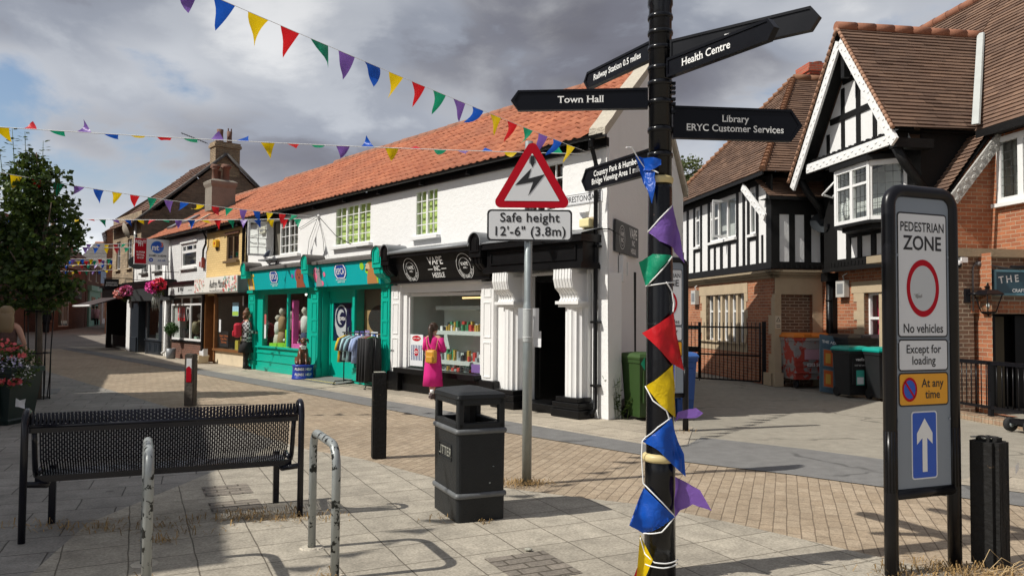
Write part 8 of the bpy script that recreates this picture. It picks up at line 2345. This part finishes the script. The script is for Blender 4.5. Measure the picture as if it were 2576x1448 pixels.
def build_people():
 h=1.45
 T=Local('person','woman in a long magenta dress with a mustard backpack walking past the shop window','person',(-1.50,14.80,0),R(-28))
 J,k=pose(h,jaw=(-.02,.06,1.52),head=(-.02,.05,1.585),crown=(-.02,.02,1.65),nose=(-.055,.145,1.535),elbowL=(-.25,.05,1.12),wristL=(-.17,.27,1.10),elbowR=(.24,.03,1.10),wristR=(.15,.24,1.12),kneeR=(.09,.04,.48),ankleR=(.09,-.17,.17),toeR=(.09,-.06,.05),kneeL=(-.08,.05,.48),ankleL=(-.09,.06,.08),toeL=(-.1,.2,.03))
 skin_body(T,J,M['skin'],h)
 mag=colour('magenta_cloth',(.62,.008,.20),.75)
 garment(T,'dress',mag,[(0,0,.30,.235,.21),(0,0,.55,.215,.185),(0,0,.8,.195,.165),(0,0,.95,.185,.15),(0,0,1.08,.155,.13),(0,0,1.25,.175,.135),(0,0,1.36,.19,.12),(0,0,1.42,.11,.09),(0,.005,1.455,.066,.066)],k,True,.02)
 for s in 'LR':limb(T,'sleeve',mag,[J['shoulder'+s],J['elbow'+s],Vector(J['elbow'+s]).lerp(Vector(J['wrist'+s]),.35)],(.085,.078,.07),k)
 m=MB();c=Vector(J['head']);m.ball(c+Vector((.0,-.03,.025))*k,.112*k,12,9,.95,1.0,1.05);m.tube([c+Vector((0,-.1,.08))*k,c+Vector((.0,-.15,0))*k,c+Vector((.01,-.15,-.2))*k,c+Vector((.03,-.16,-.42))*k],[.045*k,.055*k,.05*k,.02*k],8);m.build('hair',colour('dark_brown_hair',(.045,.022,.013),.5),T)
 m=MB();n=Vector(J['nose']);m.tube([n+Vector((.05,-.02,.05))*k,n+Vector((-.045,-.02,.05))*k,n+Vector((-.065,-.13,.055))*k],.006,5);m.build('glasses',M['black_metal'],T)
 for s in 'LR':
  a,t=Vector(J['ankle'+s]),Vector(J['toe'+s]);m=MB();d=(t-a);m.tube([a+Vector((0,-.05,-.03))*k,a+d*.3+Vector((0,0,-.02)),t,t+d.normalized()*.05],[.038*k,.048*k,.044*k,.02*k],8);m.build('shoe',colour('dark_trainer',(.05,.03,.03),.7),T)
  limb(T,'sock',M['white_paint'],[a+Vector((0,0,-.02)),a+Vector((0,.0,.07))*k],(.043,.044),k)
 B=Local('backpack','mustard yellow backpack worn low on the back of the magenta dress','bag',(-1.50,14.80,0),R(-28));m=MB()
 m.bbox(-.02*k,.22*k,-.30*k,-.15*k,.82*k,1.12*k,.05*k);must=colour('mustard_leather',(.60,.29,.025),.5);m.build('bag',must,B);m=MB();m.bbox(.01*k,.19*k,-.335*k,-.29*k,.84*k,.98*k,.015);m.build('pocket',must,B);m=MB();m.tube([(.1*k,-.24*k,1.11*k),(.1*k,-.22*k,1.16*k),(.13*k,-.2*k,1.11*k)],.008,6);m.tube([(.02*k,-.2*k,1.1*k),(-.08*k,-.145*k,1.25*k),(-.12*k,-.1*k,1.38*k),(-.12*k,.02*k,1.42*k)],.011,6);m.tube([(.02*k,-.2*k,.86*k),(-.1*k,-.17*k,1.0*k),(-.19*k,-.02*k,1.1*k)],.011,6);m.tube([(.2*k,-.2*k,1.1*k),(.18*k,-.1*k,1.3*k),(.13*k,0,1.42*k)],.011,6);m.build('strap',colour('tan_strap',(.42,.16,.10)),B)
 h=1.70
 T=Local('person','woman in black and white checked shirt and black skirt looking into the teal shop','person',(-7.75,22.55,0),R(-72))
 J,k=pose(h,elbowR=(.22,.06,1.12),wristR=(.18,.30,1.06),elbowL=(-.23,.0,1.1),wristL=(-.2,.18,.93))
 skin_body(T,J,M['skin'],h)
 chk=NT('checked_cloth');cn=chk.n('ShaderNodeTexChecker');cn.inputs['Scale'].default_value=17;cn.inputs['Color1'].default_value=(.02,.02,.02,1);cn.inputs['Color2'].default_value=(.6,.6,.6,1);chk.l(chk.vec(),cn.inputs['Vector']);chk.col(cn.outputs[0]);chk.rough(.85);M['check']=chk.m
 garment(T,'shirt',M['check'],[(0,0,.80,.20,.16),(0,0,.95,.19,.15),(0,0,1.1,.165,.13),(0,0,1.27,.18,.14),(0,0,1.37,.19,.12),(0,0,1.43,.10,.09)],k)
 for s in 'LR':limb(T,'sleeve',M['check'],[J['shoulder'+s],J['elbow'+s],Vector(J['elbow'+s]).lerp(Vector(J['wrist'+s]),.8)],(.08,.062,.05),k)
 blk=colour('black_cloth',(.012,.012,.013),.85);garment(T,'skirt',blk,[(0,0,.48,.25,.22),(0,0,.7,.21,.18),(0,0,.88,.18,.14)],k,True,.02)
 for s in 'LR':limb(T,'legging',blk,[J['hip'+s],J['knee'+s],J['ankle'+s]],(.095,.064,.05),k);a,t=Vector(J['ankle'+s]),Vector(J['toe'+s]);m=MB();m.tube([a+Vector((0,0,.12)),a+Vector((0,-.03,-.03)),a.lerp(t,.5),t+Vector((0,.05,0))],[.052,.06,.05,.035],8);m.build('boot',blk,T)
 m=MB();c=Vector(J['head']);m.ball(c+Vector((0,-.03,.02)),.118,10,8);m.ball(c+Vector((0,-.02,.13)),.065,8,6)
 for q in range(14):a=q*.5;m.ball(c+Vector((math.cos(a)*.09,-.06+math.sin(a)*.05,-.05-.02*(q%4))),.045,6,5)
 m.build('hair',colour('chestnut_hair',(.14,.055,.022),.6),T)
 B=Local('backpack','red backpack on the woman in the checked shirt','bag',(-7.75,22.55,0),R(-72));m=MB();m.bbox(-.16,.16,-.36,-.14,.92,1.34,.07);m.bbox(-.12,.12,-.40,-.33,.95,1.12,.03);m.build('bag',colour('bag_red',(.55,.015,.04),.6),B);m=MB()
 for x in(-.11,.11):m.tube([(x,-.15,1.32),(x,-.05,1.43),(x,.1,1.36),(x*1.2,.12,1.15),(x*1.2,-.1,.98)],.014,6)
 m.build('strap',colour('bag_red',(.55,.015,.04)),B);m=MB()
 ph=Local('phone','dark phone held up by the woman in the checked shirt','phone',(-7.75,22.55,0),R(-72));m.v=[];m.f=[];m.mi=[];m.sm=[];m.bbox(.13,.21,.38,.52,1.06,1.08,.004);m.build('phone',M['black_metal'],ph)
 h=1.68
 T=Local('person','woman with long blonde hair in a brown patterned sleeveless top seen from behind','person',(-8.56,13.05,0),R(20))
 J,k=pose(h,elbowR=(.27,-.02,1.12),wristR=(.30,.05,.9))
 skin_body(T,J,M['skin'],h)
 garment(T,'top',plain('leopard_cloth',(.10,.055,.045),.8,.8,30),[(0,0,1.02,.165,.125),(0,0,1.2,.17,.13),(0,0,1.32,.165,.12),(0,0,1.40,.09,.08)],k);blk2=colour('black_cloth',(.012,.012,.013));garment(T,'waistband',blk2,[(0,0,.74,.19,.16),(0,0,.92,.20,.16),(0,0,1.05,.16,.125)],k)
 for s in 'LR':limb(T,'trouser_leg',blk2,[J['hip'+s],J['knee'+s],J['ankle'+s]],(.105,.085,.075),k)
 m=MB();c=Vector(J['head']);m.ball(c+Vector((0,-.02,.02)),.12,12,8);m.loft([ringz(c+Vector((0,-.05,.03)),.11,.08),ringz(c+Vector((0,-.08,-.1)),.13,.075),ringz(c+Vector((0,-.1,-.25)),.13,.06),ringz(c+Vector((.01,-.1,-.36)),.09,.03)]);m.build('hair',colour('blonde_hair',(.26,.18,.09),.5),T)
 m=MB();m.tube([(.34,.05,.88),(.35,.08,.78)],.03,6);m.build('wrist_bag',blk2,T)
 h=1.72;z=street_rise(-1,38.8)
 T=Local('person','white haired man in a pale turquoise jacket leaning on a pushchair by the awning','person',(-19.35,38.6,z),R(-80))
 J,k=pose(h,waist=(0,.03,1.08),chest=(0,.08,1.26),neck0=(0,.12,1.38),neck=(0,.15,1.45),jaw=(0,.2,1.5),head=(0,.19,1.57),crown=(0,.17,1.63),nose=(0,.29,1.52),shoulderL=(-.17,.1,1.35),shoulderR=(.17,.1,1.35),elbowL=(-.22,.15,1.08),elbowR=(.22,.15,1.08),wristL=(-.18,.42,1.0),wristR=(.18,.42,1.0))
 skin_body(T,J,M['skin'],h)
 jk=colour('turquoise_jacket',(.36,.66,.66),.8);garment(T,'jacket',jk,[(0,0,.72,.23,.19),(0,0,.95,.22,.18),(0,.05,1.15,.21,.17),(0,.1,1.33,.21,.14),(0,.13,1.42,.1,.09)],k)
 for s in 'LR':limb(T,'sleeve',jk,[J['shoulder'+s],J['elbow'+s],Vector(J['elbow'+s]).lerp(Vector(J['wrist'+s]),.85)],(.09,.075,.06),k);limb(T,'trouser_leg',colour('grey_cloth',(.12,.13,.16),.9),[J['hip'+s],J['knee'+s],J['ankle'+s]],(.1,.085,.075),k);a,t=Vector(J['ankle'+s]),Vector(J['toe'+s]);m=MB();m.tube([a+Vector((0,-.05,-.03)),a.lerp(t,.5),t+Vector((0,.05,0))],[.05,.05,.035],8);m.build('shoe',blk2,T)
 m=MB();c=Vector(J['head']);m.ball(c+Vector((0,-.025,.02)),.115,10,7);m.build('hair',colour('white_hair',(.5,.45,.36),.7),T)
 for lb,p,rz,h,c1,c2 in(('person in dark clothes walking far up the street behind the tree guard',(-29.6,49.0),R(20),1.7,(.015,.015,.017),(.02,.02,.022)),('person in a pale pink coat by the mint green shop',(-34.5,64.0),R(60),1.6,(.50,.30,.33),(.012,.012,.013))):
  T=Local('person',lb,'person',(p[0],p[1],street_rise(*p)),rz);J,k=pose(h);skin_body(T,J,M['skin'],h);cm=colour('coat_%d'%int(h*10),c1,.85)
  garment(T,'coat',cm,[(0,0,.62,.22,.18),(0,0,.95,.21,.17),(0,0,1.2,.19,.15),(0,0,1.37,.2,.13),(0,0,1.44,.1,.09)],k)
  for s in 'LR':limb(T,'sleeve',cm,[J['shoulder'+s],J['elbow'+s],J['wrist'+s]],(.085,.07,.055),k);limb(T,'trouser_leg',colour('legs_%d'%int(h*10),c2,.9),[J['hip'+s],J['knee'+s],J['ankle'+s]],(.1,.08,.07),k)
  m=MB();m.ball(Vector(J['head'])+Vector((0,-.02,.02)),.118,10,7);m.build('hair',colour('dark_brown_hair',(.045,.022,.013)),T)
build_people()
# ---- things standing in the street
def build_small():
 V=Vector
 w=ROW.w(9.86,.42,0);T=Local('collection_dog','brown sitting dog statue collecting box on a blue drum beside the teal door','statue',w,R(ROW.ang*0+18))
 m=MB();m.lathe([(.27,0),(.28,.02),(.26,.04),(.25,.30),(.27,.32),(.27,.35),(.2,.36)],(0,0,0),24);d=m.build('drum',colour('drum_blue',(.015,.045,.34),.35),T)
 for z,s in((.25,'PLEASE HELP'),(.12,'PLEASE HELP')):
  for i,ch in enumerate(s):
   if ch==' ':continue
   a=R(-135+i*9);text(ch,.085,M['white_letter'],sub(d),(.262*math.cos(a),.262*math.sin(a),z),(-math.sin(a),math.cos(a),0),bold=.02)
 br=colour('dog_brown',(.13,.05,.022),.35)
 m=MB();rg=lambda x,y,z,a,b:ringz((x,y,z),a,b,12)
 m.loft([rg(.0,.02,.36,.15,.17),rg(0,.04,.46,.16,.17),rg(0,.01,.58,.14,.14),rg(0,-.04,.70,.12,.11),rg(0,-.06,.80,.085,.085),rg(0,-.07,.86,.07,.075)])
 for x in(-.07,.07):m.tube([(x,-.08,.74),(x,-.14,.55),(x,-.15,.38),(x,-.2,.37)],[.05,.04,.035,.03],8);m.tube([(x*1.9,.08,.5),(x*2,-.02,.40),(x*2,-.14,.375)],[.07,.06,.035],8)
 m.tube([(0,.17,.38),(.1,.22,.38),(.2,.15,.38)],[.03,.028,.015],6);m.build('body',br,T)
 m=MB();m.ball((0,-.1,.945),.085,12,8,.95,1.05,1);m.tube([(0,-.15,.93),(0,-.235,.915),(0,-.25,.91)],[.055,.045,.02],8);m.build('head',br,T)
 m=MB()
 for x in(-1,1):m.tube([(x*.06,-.07,1.0),(x*.105,-.08,.97),(x*.115,-.1,.89)],[.022,.03,.012],6)
 m.build('ear',colour('dog_dark',(.05,.02,.012),.4),T);m=MB();m.ball((0,-.262,.925),.018,8,5);m.ball((-.035,-.17,.97),.012,6,4);m.ball((.035,-.17,.97),.012,6,4);m.build('nose_and_eyes',M['black_paint'],T);m=MB();m.lathe([(.088,.79),(.092,.81),(.088,.83)],(0,-.06,0),14);m.bbox(-.06,.06,-.17,-.15,.74,.83,.008);m.build('collar',M['white_paint'],T)
 T=Thing('clothes_rail','black wheeled clothes rail standing outside the teal shop','clothes rail',(6.9,.42,0),ROW)
 m=MB();s0,s1,y=6.35,7.75,.42
 for s in(s0,s1):m.tube([(s,y,.08),(s,y,1.2)],.014,8);m.tube([(s,y-.25,.05),(s,y-.22,.1),(s,y+.22,.1),(s,y+.25,.05)],.012,6);m.lathe([(.03,0),(.03,.02)],(s,y+.25,.02),8);m.lathe([(.03,0),(.03,.02)],(s,y-.25,.02),8)
 m.tube([(s0-.08,y,1.2),(s1+.08,y,1.2)],.014,8);m.tube([(s0,y,.12),(s1,y,.12)],.012,6);m.build('frame',M['black_metal'],T)
 rr=random.Random(4);hc=[(.5,.3,.16),(.55,.4,.25),(.62,.05,.04),(.05,.45,.1)]
 for i,(c,kind)in enumerate((((.62,.42,.02),0),((.03,.03,.035),0),((.35,.55,.58),0),((.05,.065,.08),0),((.30,.5,.55),0),((.02,.03,.05),0),((.33,.42,.62),0),((.28,.36,.58),0),((.012,.012,.013),1),((.014,.014,.016),1),((.012,.012,.014),1),((.02,.02,.022),1))):
  s=7.62-i*.105;mt=colour('hung_%d'%i,c,.85);lb=['mustard','charcoal','pale aqua','dark green','sky blue','dark navy','light blue','periwinkle blue','black','soft black','jet black','faded black'][i]
  t=Thing('hung_garment',lb+(' top' if not kind else ' trousers')+' hanging on the clothes rail outside the teal shop','clothing',(s,y,1.18),ROW,'clothes on the rail')
  m=MB();q=rr.uniform(-.03,.03)
  if kind:
   for e in(-.1,.1):
    m.loft([[(s+a*.022+q*f,y+e*(1+.2*f)+b*.085,z)for a,b in((-1,-1),(1,-1),(1.2,0),(1,1),(-1,1),(-1.2,0))]for z,f in((1.10,0),(.7,.6),(.16,1))],True,True)
  else:
   m.loft([[(s+a*.03*(1+f)+q*f,y+b*wd,z)for a,b in((-1,-1),(0,-1.05),(1,-1),(1.3,0),(1,1),(0,1.05),(-1,1),(-1.3,0))]for z,f,wd in((1.14,0,.06),(1.08,.2,.2),(.9,.5,.19),(.6+rr.uniform(-.08,.08),1,.22))],True,True)
   for e in(-1,1):m.tube([(s,y+e*.19,1.06),(s+q,y+e*.25,.93),(s+q,y+e*.28,.80)],[.05,.05,.045],6)
  m.build('cloth',mt,t)
  m=MB();m.tube([(s,y-.17,1.09),(s,y,1.14),(s,y+.17,1.09)],.008,5);m.tube([(s,y,1.14),(s,y,1.19),(s,y+.015,1.205)],.004,5);m.build('hanger',colour('hanger_%d'%(i%4),hc[i%4]),t)
 T=Thing('stone_trough','pale carved stone trough on the pavement by the cream shop riser','planter',(17.5,.35,0),ROW);m=MB();m.loft([[(17.5+a*k,.38+b*k2,z)for a,b in((-.38,-.17),(.38,-.17),(.38,.17),(-.38,.17))]for k,k2,z in((.88,.85,0),(.95,.95,.2),(1,1,.21),(1.02,1.03,.27),(.9,.8,.27),(.85,.7,.18))],True,False)
 for i in range(5):m.lathe([(.045,0),(.04,.12),(.02,.16)],(17.2+i*.15,.53,.02),8)
 m.build('trough',M['cream_stone'],T)
 T=Thing('paper_bag','crumpled pale paper bag lying on the stone trough','litter',(17.0,.35,.25),ROW);m=MB();m.prism([(17.0,.3,.25),(17.3,.32,.26),(17.28,.34,.40),(17.15,.33,.36),(17.0,.3,.48)],(0,.14,0));m.build('bag',M['sign_white'],T)
 T=Thing('pigeon','dark blue grey pigeon perched on the bracket under the open casement','bird',(12.6,.25,3.14),ROW);m=MB();m.tube([(12.84,.25,3.22),(12.72,.25,3.24),(12.58,.25,3.27),(12.5,.25,3.33),(12.46,.25,3.36),(12.42,.25,3.355)],[.01,.045,.065,.045,.03,.008],8)
 for e in(-.02,.02):m.tube([(12.6,.25+e,3.21),(12.6,.25+e,3.14)],.006,4)
 m.build('body',colour('pigeon_grey',(.05,.065,.10),.5),T)
 z=.05
 for lb,x,y,c in(('pale grey A-board pavement sign farther from the pushchair',-21.3,41.6,(.5,.52,.5)),('white and grey A-board pavement sign nearer the pushchair',-20.2,40.0,(.55,.55,.54))):
  T=Local('pavement_sign',lb,'sign',(x,y,street_rise(x,y)),R(-6));m=MB()
  for e in(-1,1):m.prism([(-.36,e*.25,0),(.36,e*.25,0),(.36,e*.02,1.0),(-.36,e*.02,1.0)],(0,e*.03,0))
  m.build('frame',M['black_metal'],T);m=MB();m.prism([(-.3,-.245,.16),(.3,-.245,.16),(.3,-.075,.92),(-.3,-.075,.92)],(0,-.02,0));m.build('panel',colour('board_%d'%int(c[0]*100+y),c),T);m=MB();m.prism([(-.28,-.19,.5),(.28,-.19,.5),(.28,-.105,.9),(-.28,-.105,.9)],(0,-.02,0));m.build('print',colour('print_charcoal',(.07,.07,.08)),T)
 T=Local('pushchair','dark pushchair with bags parked by the white pier of the dark shop','pushchair',(-18.4,37.6,street_rise(-1,37.6)),R(-30));m=MB()
 for x in(-.26,.26):m.tube([(x,-.45,.95),(x,-.3,.85),(x,.35,.12)],.018,6);m.tube([(x,.25,.6),(x,-.35,.12)],.018,6)
 m.tube([(-.26,-.45,.95),(.26,-.45,.95)],.02,6);m.build('frame',M['galv'],T);m=MB();m.prism([(-.24,-.2,.38),(-.24,.3,.42),(-.24,.32,.5),(-.24,-.1,.5),(-.24,-.35,.95),(-.24,-.42,.93)],(.48,0,0));m.build('seat',blk_cloth(),T);m=MB();m.loft([[(-.25,.0+.3*math.cos(a),.78+.3*math.sin(a)),(.25,.0+.3*math.cos(a),.78+.3*math.sin(a))]for a in[R(t)for t in range(40,190,25)]],False,True,closed=False);m.build('hood',colour('navy_cloth',(.02,.025,.06),.9),T)
 for x,y in((-.27,.35),(.27,.35),(-.27,-.35),(.27,-.35)):
  m=MB();m.tube([(x+e,y,.12)for e in(-.02,.02)],.12,14);m.build('wheel',M['rubber'],T)
 m=MB();m.bbox(-.2,.2,-.66,-.48,.4,.82,.05);m.build('hung_bag',colour('navy_cloth',(.02,.025,.06)),T)
 def bin2(lb,p,rz,body,lid,w=.48,d=.55,hh=.98,logo=True,sticker=True):
  T=Local('wheelie_bin',lb,'bin',p,rz,'wheelie bins');m=MB();rg=lambda a,b,z2,o=0:[(-a,-b+o,z2),(a,-b+o,z2),(a,b,z2),(-a,b,z2)]
  m.loft([rg(w*.40,d*.36,.05,-.0),rg(w*.41,d*.4,.08),rg(w*.49,d*.5,hh-.1),rg(w*.52,d*.54,hh-.09),rg(w*.52,d*.54,hh-.03)],True,False);m.bbox(-w*.36,w*.36,-d*.52,-d*.46,hh*.28,hh*.80,.01);m.build('body',body,T)
  m=MB();m.loft([rg(w*.54,d*.57,hh-.03),rg(w*.55,d*.58,hh),rg(w*.48,d*.5,hh+.05),rg(w*.3,d*.3,hh+.07)],True,False);m.tube([(-w*.4,d*.6,hh),(w*.4,d*.6,hh)],.025,8);m.build('lid',lid,T)
  for x in(-w*.36,w*.36):
   m=MB();m.tube([(x-.03,d*.4,.1),(x+.03,d*.4,.1)],.1,14);m.build('wheel',M['rubber'],T)
  if sticker:
   m=MB();m.box(-.09,.09,-d*.535,-d*.525,.26,.56);s=m.build('sticker',colour('teal_sticker',(.05,.42,.33)),T);m=MB();m.box(-.075,.075,-d*.54,-d*.536,.28,.42);m.build('sticker_print',M['sign_white'],sub(s))
  if logo:text('O VEOLIA' if False else 'veolia',.085,M['white_letter'],T,(0,-d*.53,.78),(1,0,0),bold=.02);text('0203 567 4411',.042,M['white_letter'],T,(0,-d*.53,.66),(1,0,0))
 bb=colour('bin_black',(.014,.015,.016),.5);tl=colour('teal_lid',(.0,.30,.24),.45)
 bin2('black wheelie bin with teal lid next to the leaning menu board',(7.02,15.95,0),R(12),bb,tl);bin2('black wheelie bin with teal lid half hidden by the near pedestrian sign',(7.38,15.32,0),R(4),bb,tl)
 bin2('green wheelie bin against the shaded white side wall',(2.09,12.22,0),R(22),colour('bin_green',(.022,.055,.008),.6),colour('lid_green',(.03,.07,.012),.6),logo=False,sticker=False);bin2('blue wheelie bin behind the far pedestrian zone sign',(2.74,12.7,0),R(20),colour('bin_blue',(.012,.07,.28),.5),colour('lid_blue',(.05,.14,.42),.5),w=.36,logo=False,sticker=False)
 for lb,p,rz,cb,cl2,wr in(('battered grey and red trade waste bin with orange lid',(6.98,18.2,0),R(9),M['bin_worn'],colour('orange_lid',(.72,.22,.03),.5),True),('big black trade waste bin behind the teal lidded bins',(7.85,16.9,0),R(5),bb,colour('lid_black',(.02,.02,.022),.45),False)):
  T=Local('trade_bin',lb,'bin',p,rz);w,d=(.62,.52)if wr else(.75,.5);m=MB();rg=lambda a,b,z2:[(-a,-b,z2),(a,-b,z2),(a,b,z2),(-a,b,z2)]
  m.loft([rg(w*.85,d*.8,.2),rg(w*.9,d*.9,.5),rg(w*.92,d*.92,.5),rg(w,d,1.08),rg(w*1.03,d*1.05,1.09),rg(w*1.03,d*1.05,1.16)],True,False)
  for z2 in(.35,.62,.9):m.box(-w*.93,w*.93,-d*(.86+z2*.14)-.015,-d*.8,z2,z2+.03)
  m.build('body',cb,T);m=MB();m.loft([rg(w*1.06,d*1.08,1.165),rg(w*1.06,d*1.08,1.2),rg(w*.9,d*.8,1.27)],True,False)
  for x in(-w*.5,w*.5):m.box(x-.08,x+.08,-d*1.12,-d*.95,1.2,1.25)
  m.build('lid',cl2,T)
  for x in(-w*.75,w*.75):
   for y in(-d*.6,d*.6):m=MB();m.tube([(x-.025,y,.09),(x+.025,y,.09)],.09,12);m.box(x-.05,x+.05,y-.03,y+.03,.1,.21);m.build('castor',M['rubber'],T)
  if wr:
   m=MB();m.box(-.36,.36,-d*1.0,-d*.97,.66,.90);m.build('label_patch',colour('pink_patch',(.52,.3,.36)),T);text('0203 567 4411',.1,M['white_letter'],T,(0,-d*.99,.54),(1,0,0),bold=.02)
 T=Local('menu_board','tall slate blue menu board lettered THE ADMIRAL leaning against the bins','sign',(6.92,16.55,0),R(6));L_=Matrix.Rotation(R(-17),4,'X')@Matrix.Rotation(R(9),4,'Y');m=MB();m.box(-.32,.32,-.02,.02,0,1.28,L_);m.build('board',colour('slate_board',(.075,.135,.18),.5),T)
 fr=MB();pi=[MB(),MB()]
 for i,x in enumerate((-.145,.145)):
  for j,zz in enumerate((.10,.56)):
   fr.box(x-.12,x+.12,-.03,-.018,zz,zz+.40,L_);pi[j].box(x-.10,x+.10,-.034,-.03,zz+.02,zz+.38,L_);pi[1-j].m=1;pi[1-j].box(x-.06,x+.05,-.037,-.034,zz+.08,zz+.3-.05*i,L_);pi[1-j].m=0
 fr.build('picture_frame',colour('frame_grey',(.16,.22,.25)),T);[q.build('menu_print',[colour('menu_orange',(.62,.13,.03)),colour('menu_yellow',(.66,.4,.07))],T)for q in pi];tm=text_mb('THE ADMIRAL',.088,bold=.02);tm.build('lettering',M['white_letter'],T,M=L_@plane_M((0,-.022,1.12),(1,0,0),(0,0,1)),recalc=False)
 T=Local('hand_truck','black wheeled hand truck standing by the brick kerb below the railing','hand truck',(7.27,10.9,0),R(8));m=MB()
 for y in(-.06,.30):m=MB();m.lathe([(.05,-.03),(.1,-.028),(.1,.028),(.05,.03)],(0,0,0),18);mm=Matrix.Translation((0,y,.1))@Matrix.Rotation(R(90),4,'X');w2=m.build('wheel',M['rubber'],T,M=mm);m=MB();m.lathe([(.0,-.032),(.04,-.032),(.04,.032),(0,.032)],(0,0,0),12);m.build('rim',M['galv'],sub(w2),M=mm)
 m=MB();m.tube([(0,-.06,.1),(0,.3,.1)],.015,6);m.box(-.05,.6,-.02,.26,.12,.18);m.tube([(.5,.0,.15),(.62,0,1.1),(.62,.24,1.1),(.5,.24,.15)],.018,6);m.build('frame',M['black_metal'],T)
 T=Local('pebble','small pale stone lying on the slabs right of the litter bin','stone',(.125,5.30,.012));m=MB();m.ball((0,0,.006),.022,8,6,1.3,1,.5);m.build('stone',M['lichen'],T)
def blk_cloth():return colour('black_cloth',(.012,.012,.013),.85)
M['bin_worn']=plain('worn_red_bin',(.32,.30,.29),.6,.15,4,wear=((.45,.06,.04),3.2,.52))
build_small()
